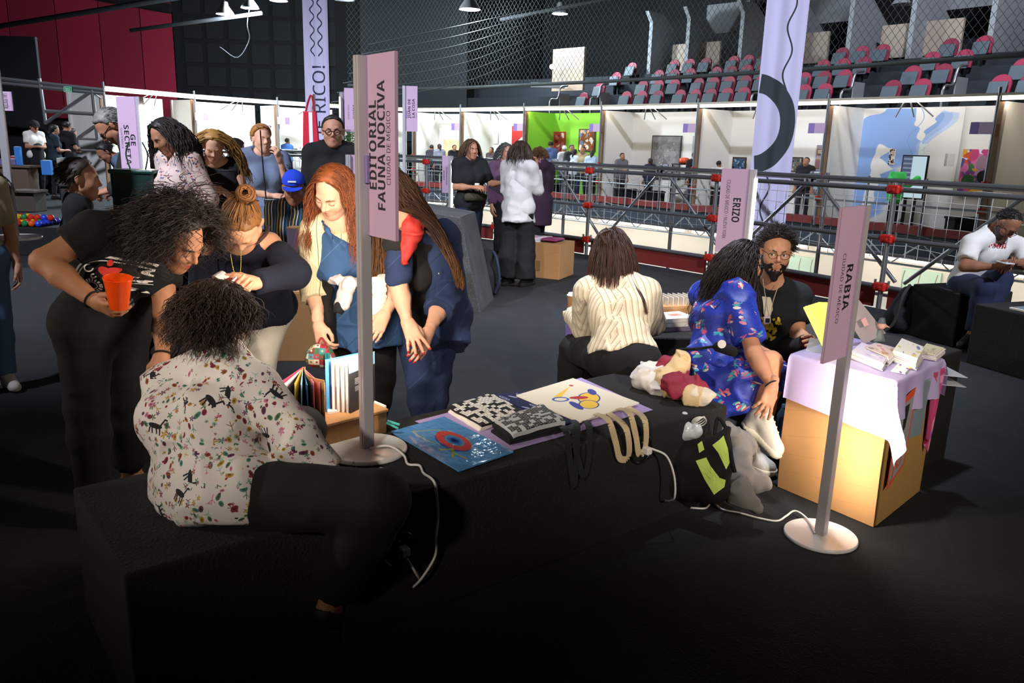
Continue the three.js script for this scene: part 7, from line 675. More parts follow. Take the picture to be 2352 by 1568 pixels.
{ // curly-haired woman bending with the orange cup
  const J = { hip: j(235, 725, 3.1), chest: j(285, 590, 3.0), neck: j(352, 528, 2.95), head: j(408, 548, 2.87), sR: j(215, 535, 2.82), sL: j(368, 590, 3.1), eR: j(100, 600, 2.72), wR: j(222, 694, 2.62), eL: j(380, 722, 3.0), wL: j(372, 815, 2.9), hR: j(195, 745, 3.0), hL: j(280, 745, 3.18), kR: j(200, 935, 2.98), kL: j(290, 915, 3.2), aR: j(217, 1158, 2.95), aL: j(302, 1092, 3.22), tR: j(308, 1208, 2.86), tL: j(368, 1140, 3.16), look: V(0.75, -0.62, 0.2), headUp: V(0.45, 0.8, 0.25), floorR: 0, floorL: 0 };
  person({ J, female: true, build: 1.1, arms: 1.08, legs: 1.12, skin: 0xa8714f, lip: 0xb03030, label: 'woman with long curly black hair bending over the stall with an orange cup', hands: { R: { to: j(262, 716, 2.56), back: V(-0.1, -0.5, 0.8), curls: [0.2, 0.45, 0.5, 0.6], thumb: 0.2, nails: 0x1a1a1c }, L: { back: V(0.4, 0, 0.9), curl: 0.3 } },
    hair: { n: 1700, clear: 0.055, len: [0.16, 0.27], c1: 0x120c0a, c2: 0x33221a, comb: (d) => V(d.x * 0.6, 0.1, d.z * 0.3 - 0.3), rise: 0.45, grav: 0.2, vol: 0.04, curl: [0.013, 22, 0.03], r: 0.0013, messy: 0.5, spread: 0.3, step: 0.0145, cap: 0.02, lenAt: (d) => 0.75 + 0.35 * Math.max(0, -d.y) },
    wears: [top(tees.black, { sleeve: 0.5, hem: -0.1, t: 0.022, st: [0.024, 0.026], neck: 0.07 }), bottom(M_INK, { waist: 0.1, to: 1.88, t: 0.016, hemW: 0.006 }), shoes(std(0x0d0d0f, 0.8), { low: true, sole: std(0xb9aea6, 0.7), soleH: 0.03 }), band(J.eR, J.wR, 0.93, 0.031, M_INK), band(J.eL, J.wL, 0.97, 0.03, M_INK), (c) => decal(c, 'skull_print', c.P.torso, 0.026, j(312, 625, 2.95), V(0.92, 0.05, 0.38).normalize(), V(0.28, 0.92, -0.1).normalize(), 0.22, 0.2, clearTex(256, 256, (x) => { x.fillStyle = '#0b0b0d'; x.strokeStyle = '#ddd8d2'; x.lineWidth = 11; x.beginPath(); x.arc(140, 190, 118, 2.9, 6.2); x.stroke(); x.lineWidth = 5; x.beginPath(); x.arc(140, 190, 100, 3.0, 6.1); x.stroke(); for (const [a, b] of [[100, 210], [200, 200]]) { x.setLineDash([7, 5]); x.lineWidth = 12; x.beginPath(); x.ellipse(a, b, 34, 26, 0, 0, 7); x.stroke(); x.setLineDash([]); x.lineWidth = 3; x.beginPath(); x.ellipse(a, b, 22, 16, 0, 0, 7); x.stroke(); } x.fillStyle = '#cf3528'; x.beginPath(); x.moveTo(150, 168); x.bezierCurveTo(105, 130, 125, 105, 150, 124); x.bezierCurveTo(175, 105, 195, 130, 150, 168); x.fill(); x.beginPath(); x.ellipse(152, 98, 8, 16, 0, 0, 7); x.fill(); x.lineWidth = 6; for (const s of [-1, 1]) { x.beginPath(); x.arc(150 + s * 62, 128, 17, 0, 5); x.stroke(); x.beginPath(); x.arc(150 + s * 40, 165, 9, 0, 5); x.stroke(); } }))] });
  const p = j(270, 672, 2.5), t = thing('plastic_cup', 'translucent orange plastic cup held by the curly-haired woman', 'cup', p.clone().add(V(0, -0.05, 0))), M_CUP = phy(0xff7420, 0.2, { transmission: 0.55, thickness: 0 }); part(t, 'body', new THREE.LatheGeometry([[0, 0.002], [0.027, 0.002], [0.028, 0], [0.042, 0.1], [0.044, 0.102], [0.0425, 0.1], [0.027, 0.005], [0, 0.005]].map(([x, y]) => new THREE.Vector2(x, y)), 32), M_CUP); const rm = new THREE.TorusGeometry(0.043, 0.0018, 8, 32); rm.rotateX(Math.PI / 2); rm.translate(0, 0.102, 0); part(t, 'rim', rm, M_CUP); t.rotation.set(0.15, 0, -0.12);
}
{ // woman in the floral shirt, seen from behind, sitting on the bench
  const J = { hip: j(492, 1120, 2.28), chest: j(462, 960, 2.34), neck: j(508, 838, 2.42), head: j(500, 738, 2.44), sL: j(395, 885, 2.45), sR: j(585, 890, 2.36), eR: j(682, 1010, 2.25), wR: j(772, 1090, 2.26), eL: j(420, 1000, 2.62), wL: j(520, 1040, 2.72), hR: j(520, 1135, 2.22), hL: j(470, 1105, 2.4), kR: j(868, 1150, 2.08), aR: j(752, 1378, 2.2), tR: j(800, 1442, 2.32), kL: j(690, 990, 2.7), aL: j(560, 1090, 2.62), tL: j(640, 1075, 2.6), look: V(0.55, -0.18, -0.8), headUp: V(0.05, 1, 0), floorR: 0 };
  person({ J, female: true, build: 1.1, legs: 1.1, skin: 0x9c6a4c, label: 'woman with a dark tousled bob in a white floral shirt sitting on the bench', hands: { R: { back: V(0, 1, 0.3), curl: 0.3 } }, noHand: 'L',
    hair: { n: 2500, len: [0.07, 0.12], c1: 0x150e0a, c2: 0x4a3020, comb: (d) => V(d.x * 0.6, -0.3, d.z * 0.4), rise: 0.45, grav: 0.16, vol: 0.03, curl: [0.008, 16, 0.04], r: 0.0012, messy: 0.45, spread: 0.4, step: 0.012, cap: 0.022, hairline: 0.25, blob: [[[0, -0.01, -0.045], [0, -0.05, -0.05], 0.07, 0.052]] },
    wears: [top(M_FLORAL, { sleeve: 1.92, hem: -0.1, t: 0.03, st: [0.03, 0.024], neck: 0.062, nu: 0.05, fold: 0.012, foldF: 9, uv: 1.7, turn: 0.5, cell: 0.009, extra: [[J.hL, J.hR, 0.155, 0.155], [J.hip, J.hR.clone().lerp(J.kR, 0.12), 0.15, 0.135]] }), bottom(M_INK, { waist: 0.12, to: 1.86, R: 1.86, L: 1.9, t: 0.024, hemW: 0.012 }), shoes(std(0x0c0c0e, 0.7), { low: true, only: ['R'] })] });
}
{ // woman with the bun, reading a small book
  const J = { hip: j(585, 705, 3.72), chest: j(562, 620, 3.52), neck: j(552, 560, 3.4), head: j(557, 512, 3.24), sR: j(492, 575, 3.42), sL: j(618, 560, 3.46), eR: j(480, 665, 3.35), wR: j(518, 660, 3.12), eL: j(678, 628, 3.36), wL: j(585, 650, 3.12), kR: j(560, 840, 3.78), kL: j(600, 835, 3.72), look: V(-0.05, -0.95, 0.3), headUp: V(0.14, 0.4, 0.9) }; J.aR = J.kR.clone().setY(0.085); J.aL = J.kL.clone().setY(0.085); J.tR = J.aR.clone().add(V(0, -0.05, 0.15)); J.tL = J.aL.clone().add(V(0, -0.05, 0.15)); J.floorL = J.floorR = 0;
  person({ J, female: true, skin: 0xd59a78, label: 'woman with a blond topknot in a navy off-shoulder sweater reading a small book', hands: { L: { to: j(540, 646, 3.06), back: V(0.1, 0.5, 0.85), curl: 0.6 }, R: { to: j(535, 665, 3.08), back: V(-0.3, -0.6, 0.6), curl: 0.5 } },
    hair: { n: 1000, len: [0.1, 0.17], c1: 0x8a5a2a, c2: 0x5a3616, comb: (d) => V(0.12, 0.62, -0.78).sub(d).multiplyScalar(1), rise: 0.0, grav: 0, vol: 0.006, r: 0.0018, messy: 0.04, spread: 0, step: 0.012, hairline: 0.28, clear: false, pull: (p, t, Mi, M) => { if (t > 0.3) { const q = V(0.02, 0.105, -0.075).applyMatrix4(M); p.lerp(q, 0.08 + 0.12 * t); } }, extra: (M) => { const out = []; const a = new THREE.Color(0x8a5626), b = new THREE.Color(0x5e3716), c0 = V(0.028, 0.122, -0.098); for (let k = 0; k < 190; k++) { const pts = [], R = 0.038 * Math.sqrt(rr(0.4, 1)), la = rr(-1.1, 1.1), ph = rr(0, 6.28), n = 14, c = a.clone().lerp(b, rnd()); for (let i = 0; i < n; i++) { const s = ph + i / n * 3.6, y = Math.sin(la) * R + 0.006 * Math.sin(s * 2 + k), w = Math.cos(la) * R; pts.push(V(c0.x + w * Math.cos(s), c0.y + y, c0.z + w * Math.sin(s)).applyMatrix4(M)); } out.push({ pts, r: 0.0026, c: [c] }); } return out; } },
    wears: [top(tees.navy, { sleeve: 1.95, hem: -0.02, t: 0.02, neck: 0.08, nu: 0.07, off: [[J.sL.clone().add(V(0.035, 0.03, 0.02)), 0.078], [J.sR.clone().add(V(-0.035, 0.03, 0.02)), 0.078]] }), bottom(cloth(0xd8d0c0), { waist: 0.1, to: 1.9 }), shoes(std(0x1a1a1c, 0.8)), shell('sleeve', tees.navy, [[J.sL.clone().lerp(J.eL, 0.42), J.eL, 0.066, 0.064], [J.eL, J.wL.clone().lerp(J.eL, 0.06), 0.064, 0.044, 1], [J.sR.clone().lerp(J.eR, 0.42), J.eR, 0.062, 0.06], [J.eR, J.wR.clone().lerp(J.eR, 0.06), 0.06, 0.044, 1]]), (c) => { const q = [j(528, 545, 3.3), j(532, 600, 3.28), j(546, 648, 3.26), j(552, 620, 3.28), j(554, 548, 3.3)]; wpart(c.root, 'necklace', tube(q, 0.0025, 60, 5), M_GOLD); }, (c) => { const g = new THREE.TorusGeometry(0.03, 0.005, 6, 20); g.rotateX(1.0); g.translate(0.022, 0.1, -0.078); g.applyMatrix4(c.M); wpart(c.root, 'hair_tie', g, M_INK); }, (c) => wpart(c.root, 'bag_strap', tube([j(588, 560, 3.36), j(600, 548, 3.36), j(612, 535, 3.4), j(616, 520, 3.48)], 0.009, 20, 6), cloth(0x4a2a2c))] });
  const t = thing('small_book', 'small red book held open by the woman with the topknot', 'book', j(520, 650, 3.05)), a = j(482, 640, 3.06), b = j(525, 664, 3.0), c = j(548, 640, 3.04), d = j(500, 628, 3.1); wpart(t, 'cover', sheet(a, b, c, d, 0.008), std(0x8c2a26, 0.7)); wpart(t, 'pages', sheet(a.clone().lerp(c, 0.06).add(V(0, 0.01, 0)), b.clone().lerp(d, 0.06).add(V(0, 0.01, 0)), c.clone().lerp(a, 0.06).add(V(0, 0.01, 0)), d.clone().lerp(b, 0.06).add(V(0, 0.01, 0)), 0.012, 8, 2, (u) => 0.01 * Math.sin(u * 6.3)), M_PAPER);
}
{ // red-haired woman in the denim pinafore
  const J = { hip: j(832, 700, 3.74), chest: j(805, 590, 3.66), neck: j(783, 508, 3.6), head: j(766, 438, 3.52), sR: j(724, 530, 3.58), sL: j(858, 542, 3.64), eR: j(722, 650, 3.62), wR: j(731, 745, 3.5), eL: j(915, 650, 3.62), wL: j(884, 722, 3.46), kR: j(795, 865, 3.8), kL: j(880, 870, 3.74), look: V(-0.32, -0.62, 0.72), headUp: V(0.05, 0.85, 0.4), floorL: 0, floorR: 0 }; J.aR = J.kR.clone().setY(0.085); J.aL = J.kL.clone().add(V(-0.06, 0, 0.0)).setY(0.085); J.tR = J.aR.clone().add(V(-0.03, -0.05, 0.16)); J.tL = J.aL.clone().add(V(-0.02, -0.05, 0.16)); const hem = (px, py, z) => j(px, py, z);
  person({ J, female: true, skin: 0xe0ac8e, lip: 0xa8443c, headCell: 0.003, label: 'red-haired woman in a denim pinafore dress looking down at the stall', brow: 0x7a4020, hands: { R: { to: j(738, 780, 3.46), back: V(-0.6, 0.2, 0.7), curl: 0.55 }, L: { to: j(866, 756, 3.4), back: V(0.5, 0.3, 0.8), curl: 0.35, nails: 0xc8c0c0 } },
    hair: { n: 1800, len: [0.24, 0.42], c1: 0xa0562a, c2: 0x5e2c12, comb: (d) => V((d.x > 0 ? 1 : -1) * 0.6, -0.35, d.z > 0 ? -0.6 : -0.2), rise: 0.06, grav: 0.3, vol: 0.01, clear: 0.074, curl: [0.013, 5, 0.1], r: 0.0015, messy: 0.09, spread: 0.1, step: 0.026, hairline: 0.22, lenAt: (d) => 1 },
    wears: [top(M_CREAM, { sleeve: 1.3, R: 1.42, L: 1.4, hem: 0.0, t: 0.018, st: [0.024, 0.03], cuff: 0.004, neck: 0.085, nu: 0.05, nf: 0.06, uv: 5, fold: 0.005 }), (c) => { const t = 0.03, pr = [...c.P.torso, ...c.P.hips].map((p) => ({ ...p, r1: p.r1 + t, r2: p.r2 + t, k: 0.04 })), sk = [rcFlat(J.hip.clone().add(V(-0.06, 0.12, 0)), j(792, 792, 3.72), 0.12, 0.125), rcFlat(J.hip.clone().add(V(0.05, 0.12, 0)), j(872, 797, 3.68), 0.12, 0.125)], f = fieldAll(pr, 0.04), fs = fieldAll(sk, 0.06); addCloth(c, 'pinafore', (x, y, z) => smin(smax(smax(f(x, y, z), y - (J.chest.y + 0.08 - (x - J.chest.x) * 0.6), 0.008), J.hip.y - 0.05 - y, 0.01), fs(x, y, z), 0.03), [...pr, ...sk], M_DENIM, { uv: 3, fold: 0.01, foldF: 10, cell: 0.009 }); }, shell('pinafore_strap', M_DENIM, [[j(770, 560, 3.45), j(752, 528, 3.47), 0.009, 0.008], [j(752, 528, 3.47), j(738, 503, 3.55), 0.008, 0.008]], { uv: 3, fold: 0 }), (c) => { const pr = [...P0(c, 'L', 0.006), ...P0(c, 'R', 0.006)]; addCloth(c, 'tights', field(pr, 0.02), pr, cloth(0x17100e, 0.8), { fold: 0 }); }, shoes(std(0x141414, 0.6)), shell('tied_cardigan', cloth(0xd9d4ce), [[j(762, 640, 3.54), j(800, 650, 3.46), 0.026, 0.024], [j(800, 650, 3.46), j(880, 643, 3.52), 0.024, 0.022], [j(804, 648, 3.42), j(800, 655, 3.42), 0.03, 0.03], [j(798, 655, 3.43), j(792, 700, 3.43), 0.026, 0.03], [j(786, 655, 3.44), j(778, 712, 3.44), 0.022, 0.022, 1], [j(862, 650, 3.5), j(862, 735, 3.48), 0.024, 0.028], [j(876, 650, 3.5), j(872, 750, 3.48), 0.022, 0.024, 1], [j(880, 643, 3.52), j(908, 662, 3.64), 0.022, 0.022]], { fold: 0.012, foldF: 24, k: 0.014, cell: 0.007 }), shell('cardigan_cuff', cloth(0x141416), [[j(780, 705, 3.43), j(776, 718, 3.43), 0.028, 0.026, 1], [j(868, 748, 3.48), j(868, 768, 3.48), 0.031, 0.03, 1]], { fold: 0 }), shell('black_scarf', cloth(0x15110f), [[j(752, 640, 3.56), j(745, 720, 3.6), 0.03, 0.04], [j(745, 720, 3.6), j(757, 790, 3.6), 0.04, 0.03]], { fold: 0.012, foldF: 16 }), (c) => { const g = new THREE.SphereGeometry(0.004, 10, 8); g.translate(0.078, -0.045, -0.005); g.applyMatrix4(c.M); wpart(c.root, 'earring', g, M_GOLD); }] });
  const t = thing('patchwork_purse', 'red and turquoise patchwork purse dangling from a hand', 'purse', j(738, 820, 3.42)), pr = [rc(j(722, 822, 3.42), j(752, 826, 3.42), 0.042, 0.04), rc(j(730, 805, 3.42), j(745, 806, 3.42), 0.03, 0.03)]; let g = nets(field(pr, 0.03), bounds(pr, 0.02), 0.006); g.translate(-t.position.x, -t.position.y, -t.position.z); part(t, 'body', boxUV(g, 8), std(0xffffff, 0.8, { map: canvasTex(128, 128, (x, w, h) => { const C = ['#a82434', '#3f8f98', '#c9b48a', '#7a3a2c', '#b83a4a', '#d6d2c4', '#4a6a4a']; for (let a = 0; a < 5; a++) for (let b = 0; b < 5; b++) { x.fillStyle = C[(a * 3 + b * 5) % 7]; x.fillRect(a * 26, b * 26, 26, 26); x.fillStyle = C[(a + b * 2 + 3) % 7]; x.beginPath(); x.arc(a * 26 + 13, b * 26 + 13, 5, 0, 7); x.fill(); } }, true) })); wpart(t, 'strap', tube([j(728, 800, 3.42), j(738, 775, 3.43), j(748, 790, 3.42), j(752, 806, 3.42)], 0.004, 24, 5), cloth(0x9c2430)); const tq = thing('clothes_peg', 'turquoise peg clipped to the patchwork purse', 'peg', j(752, 826, 3.36)); part(tq, 'jaw', rbox(0.01, 0.06, 0.01, 0.002, -0.006, 0, 0), std(0x2fa0a8, 0.5)); part(tq, 'jaw', rbox(0.01, 0.06, 0.01, 0.002, 0.006, 0, 0), std(0x2fa0a8, 0.5));
}
function P0(c, q, t) { return c.P.leg[q].map((a) => grow(a, t)).concat((c.P.foot[q] || []).map((a) => grow(a, t * 0.5))); }
{ // woman in the denim shirt, hair falling over her face
  const J = { hip: j(985, 735, 3.78), chest: j(972, 600, 3.64), neck: j(945, 525, 3.54), head: j(905, 455, 3.42), sL: j(1018, 545, 3.6), sR: j(915, 560, 3.46), eL: j(1018, 690, 3.58), wL: j(985, 760, 3.42), eR: j(915, 655, 3.42), wR: j(935, 738, 3.36), kL: j(1005, 860, 3.72), kR: j(965, 870, 3.66), look: V(-0.6, -0.7, 0.3), headUp: V(-0.35, 0.8, 0.35), floorL: 0, floorR: 0 }; J.aL = J.kL.clone().add(V(-0.04, 0, -0.02)).setY(0.085); J.aR = J.kR.clone().add(V(0.02, 0, -0.02)).setY(0.085); J.tL = J.aL.clone().add(V(-0.06, -0.05, 0.15)); J.tR = J.aR.clone().add(V(-0.08, -0.05, 0.14));
  person({ J, female: true, skin: 0xd8a284, label: 'woman in an open denim shirt and jeans with very long brown hair', hands: { L: { to: j(968, 800, 3.36), back: V(0.7, 0.2, 0.6), curls: [0.12, 0.15, 0.2, 0.25], nails: 0xc0281c }, R: { to: j(955, 785, 3.3), back: V(0.2, 0.35, 0.9), curls: [0.1, 0.14, 0.18, 0.2], spread: 0.2, nails: 0xc0281c } },
    hair: { n: 1200, len: [0.42, 0.62], c1: 0x2a1a12, c2: 0x4a2e1c, tip: 0x8a5a30, tipFrom: 0.45, comb: (d) => V((d.x > 0.1 ? 1 : -1) * 0.7, -0.5, d.z * 0.2), rise: 0.08, grav: 0.25, vol: 0.014, curl: [0.005, 4, 0.2], r: 0.002, messy: 0.08, spread: 0.12, step: 0.032, hairline: 0.25, pull: (p, t, Mi, M, d) => { if (d.x > -0.25 && t > 0.06) { const k = t * 2.2, a = j(955, 455, 3.5), b = j(1010, 510, 3.46), c = j(1050, 600, 3.44), e = j(1058, 640, 3.46), q = k < 0.5 ? a.lerp(b, k * 2) : k < 1.2 ? b.lerp(c, (k - 0.5) / 0.7) : c.lerp(e, Math.min(1, k - 1.2)); q.add(V(d.x * 0.03 - 0.01, d.y * 0.04, d.z * 0.03)); p.lerp(q, 0.35); } } },
    wears: [top(cloth(0x14110f), { sleeve: 0.1, hem: 0.03, t: 0.012, neck: 0.08, name: 'undershirt' }), shell('denim_shirt', M_DDENIM, [[J.chest.clone().add(V(0.06, 0.02, 0)), J.hip.clone().add(V(0.07, 0.02, -0.01)), 0.115, 0.13], [J.hip.clone().add(V(0.07, 0.02, -0.01)), j(1035, 800, 3.7), 0.125, 0.1, 1], [J.sL, J.neck.clone().add(V(0.05, -0.02, 0)), 0.07, 0.06], [J.sL, J.eL, 0.068, 0.07], [J.eL, J.eL.clone().lerp(J.wL, 0.25), 0.072, 0.066, 1], [J.chest.clone().add(V(-0.08, 0, 0.02)), j(928, 690, 3.5), 0.05, 0.035], [J.sR, J.eR.clone().lerp(J.sR, 0.2), 0.06, 0.056]], { uv: 3, k: 0.04, fold: 0.013, foldF: 11, cell: 0.009 }), shell('rolled_cuff', M_DDENIM, [[J.eL.clone().lerp(J.wL, 0.08), J.eL.clone().lerp(J.wL, 0.4), 0.074, 0.07, 1]], { uv: 3, fold: 0.003 }), shell('red_scarf', cloth(0xb02a22, 0.7), [[j(958, 486, 3.46), j(950, 540, 3.4), 0.03, 0.036], [j(950, 540, 3.4), j(930, 598, 3.38), 0.034, 0.016], [j(940, 500, 3.42), j(936, 560, 3.38), 0.02, 0.024]], { fold: 0.012, foldF: 26, cell: 0.006 }), bottom(M_DDENIM, { waist: 0.1, to: 1.92, t: 0.012, uv: 3, fold: 0.005, foldF: 18 }), shoes(std(0x1a1a1c, 0.7)), (c) => { const g = new THREE.SphereGeometry(0.006, 10, 8), p = j(1008, 628, 3.48); g.translate(p.x, p.y, p.z); wpart(c.root, 'button', g, M_STEEL); }] });
}
{ // woman in cream knit with the paper cup, back to us
  const J = { hip: j(1430, 822, 3.98), chest: j(1425, 710, 4.12), neck: j(1408, 638, 4.22), head: j(1402, 575, 4.3), sL: j(1350, 668, 4.26), sR: j(1482, 672, 4.12), eL: j(1342, 755, 4.42), wL: j(1312, 712, 4.62), eR: j(1500, 740, 4.3), wR: j(1440, 730, 4.55), hL: j(1395, 822, 4.06), hR: j(1465, 828, 3.96), kL: j(1318, 800, 4.5), kR: j(1395, 800, 4.6), aL: j(1305, 905, 4.55), aR: j(1350, 880, 4.75), tL: j(1290, 915, 4.7), tR: j(1335, 890, 4.9), look: V(-0.35, -0.25, -0.9), headUp: V(0.02, 1, -0.1) };
  person({ J, female: true, skin: 0xa06a4a, label: 'woman in a cream knit sweater with magenta hair tips sitting with her back turned', hands: { L: { to: j(1316, 682, 4.64), back: V(-0.8, 0, 0.5), curl: 0.6, nails: 0xb02038 }, R: { to: j(1340, 690, 4.66), back: V(0.6, 0.3, 0.5), curl: 0.5, nails: 0xb02038 } },
    hair: { n: 1000, len: [0.25, 0.36], c1: 0x2a1812, c2: 0x4a2c1c, tip: 0x9c2450, tipFrom: 0.62, comb: (d) => V(d.x * 0.3 - 0.1, -0.3, d.z * 0.4 - 0.3), rise: 0.1, grav: 0.24, vol: 0.018, r: 0.0021, messy: 0.1, spread: 0.2, step: 0.022, extra: (M) => { const a = new THREE.Color(0x2a1812), b = new THREE.Color(0x5a3420), out = []; for (let k = 0; k < 22; k++) { const o = V(rr(-0.008, 0.008), rr(-0.008, 0.008), rr(-0.008, 0.008)), pts = [V(0.03, 0.1, -0.06).applyMatrix4(M), V(0.09, 0.07, -0.07).applyMatrix4(M), j(1446, 610, 4.18), j(1452, 640, 4.12), j(1478, 690, 4.0), j(1486, 720, 3.98)].map((q) => q.add(o)); out.push({ pts: new THREE.CatmullRomCurve3(pts).getPoints(20), r: 0.003, c: [a.clone().lerp(b, rnd())] }); } return out; } },
    wears: [top(M_KNIT, { sleeve: 1.85, hem: 0.02, t: 0.024, st: [0.03, 0.034], neck: 0.062, nu: 0.06, uv: 2.2, fold: 0.007, turn: -0.3, wavy: 0.015 }), bottom(M_INK, { waist: 0.12, to: 1.9, t: 0.022, hemW: 0.01 }), shoes(std(0x141414, 0.7)), band(J.eL, J.wL, 0.9, 0.03, M_GOLD)] });
  const p = j(1318, 690, 4.62), t = thing('paper_cup', 'paper coffee cup with a white lid held by the woman in knit', 'cup', p.clone().add(V(0, -0.07, 0))); part(t, 'body', new THREE.CylinderGeometry(0.041, 0.029, 0.1, 24).translate(0, 0.05, 0), std(0xa87c54, 0.8)); part(t, 'lid', new THREE.LatheGeometry([[0, 0.116], [0.034, 0.116], [0.037, 0.106], [0.043, 0.104], [0.044, 0.098], [0, 0.098]].map(([x, y]) => new THREE.Vector2(x, y)), 24), std(0xe6e2dc, 0.4)); solo('violet_wallet', sheet(j(1298, 745, 4.55), j(1300, 782, 4.5), j(1318, 770, 4.5), j(1318, 738, 4.55), 0.01), cloth(0x6a5a9c), 'violet pouch hanging beside the woman in knit', 'pouch');
}
{ // woman in the blue patterned dress
  const J = { hip: j(1640, 848, 3.86), chest: j(1650, 728, 3.98), neck: j(1680, 648, 4.06), head: j(1708, 606, 4.08), sR: j(1692, 682, 3.9), sL: j(1620, 680, 4.2), eR: j(1732, 812, 3.64), wR: j(1774, 886, 3.5), eL: j(1700, 790, 4.3), wL: j(1780, 820, 4.2), hR: j(1665, 858, 3.78), hL: j(1640, 850, 3.98), kR: j(1770, 832, 3.66), aR: j(1744, 948, 3.58), tR: j(1779, 1030, 3.5), heelR: j(1724, 985, 3.6), kL: j(1770, 890, 3.95), aL: j(1722, 1045, 3.78), tL: j(1762, 1075, 3.68), look: V(0.82, -0.08, -0.45), headUp: V(0, 1, 0), floorL: 0, floorR: 0.1 };
  person({ J, female: true, skin: 0xc98e6c, label: 'woman with wavy black hair in a blue patterned dress and white sneakers', hands: { R: { to: j(1758, 935, 3.47), back: V(0.2, 0.3, 0.9), curls: [0.2, 0.25, 0.25, 0.3], spread: 0.22 } }, noHand: 'L',
    hair: { n: 1100, len: [0.28, 0.42], c1: 0x0e0a09, c2: 0x2a1a14, comb: (d) => V(d.x * 0.5, -0.25, -0.75), rise: 0.12, grav: 0.2, vol: 0.02, curl: [0.01, 7, 0.12], r: 0.0021, messy: 0.16, spread: 0.4, step: 0.02, hairline: 0.3, cap: 0.01 },
    wears: [top(M_BRUSH, { sleeve: 0.78, L: 1, hem: -0.02, t: 0.02, st: [0.042, 0.03], cuff: 0.006, neck: 0.06, uv: 1.5, fold: 0.011, foldF: 12, turn: 0.6, cell: 0.009 }), shell('dress_skirt', M_BRUSH, [[J.hip.clone().add(V(-0.02, 0.05, 0)), J.hip.clone().add(V(0, -0.05, 0)), 0.13, 0.14], [J.hip.clone().add(V(0.02, -0.02, 0.03)), j(1745, 850, 3.66), 0.13, 0.07], [j(1650, 880, 3.76), j(1650, 938, 3.66), 0.11, 0.06], [j(1690, 880, 3.7), j(1690, 932, 3.62), 0.1, 0.05], [j(1720, 870, 3.66), j(1712, 925, 3.6), 0.07, 0.04], [J.hip.clone().add(V(0.03, 0, -0.03)), j(1795, 855, 3.86), 0.12, 0.045], [j(1780, 850, 3.9), j(1800, 890, 3.84), 0.05, 0.03]], { uv: 1.5, k: 0.05, fold: 0.012, foldF: 14, cell: 0.009, turn: 0.6 }), shell('belt_bag', M_INK, [[j(1560, 802, 3.86), j(1600, 801, 3.76), 0.007, 0.007], [j(1600, 801, 3.76), j(1650, 794, 3.7), 0.007, 0.008], [j(1650, 796, 3.7), j(1684, 808, 3.66), 0.026, 0.024]], { fold: 0.002, k: 0.008, cell: 0.006 }), (c) => { const p = j(1658, 790, 3.655), g = new THREE.CylinderGeometry(0.02, 0.02, 0.003, 20); g.rotateX(1.4); g.translate(p.x, p.y, p.z); wpart(c.root, 'badge', g, std(0xe6e2dc, 0.4)); }, shoes(M_SNEAK, { high: 0.14, sole: std(0xe2dcc8, 0.6), soleH: 0.035, tilt: { R: V(0.56, 0.8, 0.16), L: V(0, 1, 0) }, t: 0.014 }), glasses(M_RIM, { r: 0.002 }), band(J.eR, J.wR, 0.97, 0.031, M_INK), (c) => { for (let k = 0; k < 5; k++) { const a = J.aR.clone().lerp(J.tR, 0.2 + k * 0.13).add(V(0.03 - k * 0.001, 0.034 - k * 0.003, 0.01)), g = bar(a.clone().add(V(-0.012, -0.004, 0.03)), a.clone().add(V(0.014, 0.006, -0.025)), 0.0035, 5); wpart(c.root, 'lace', g, M_PAPER); } }] });
}
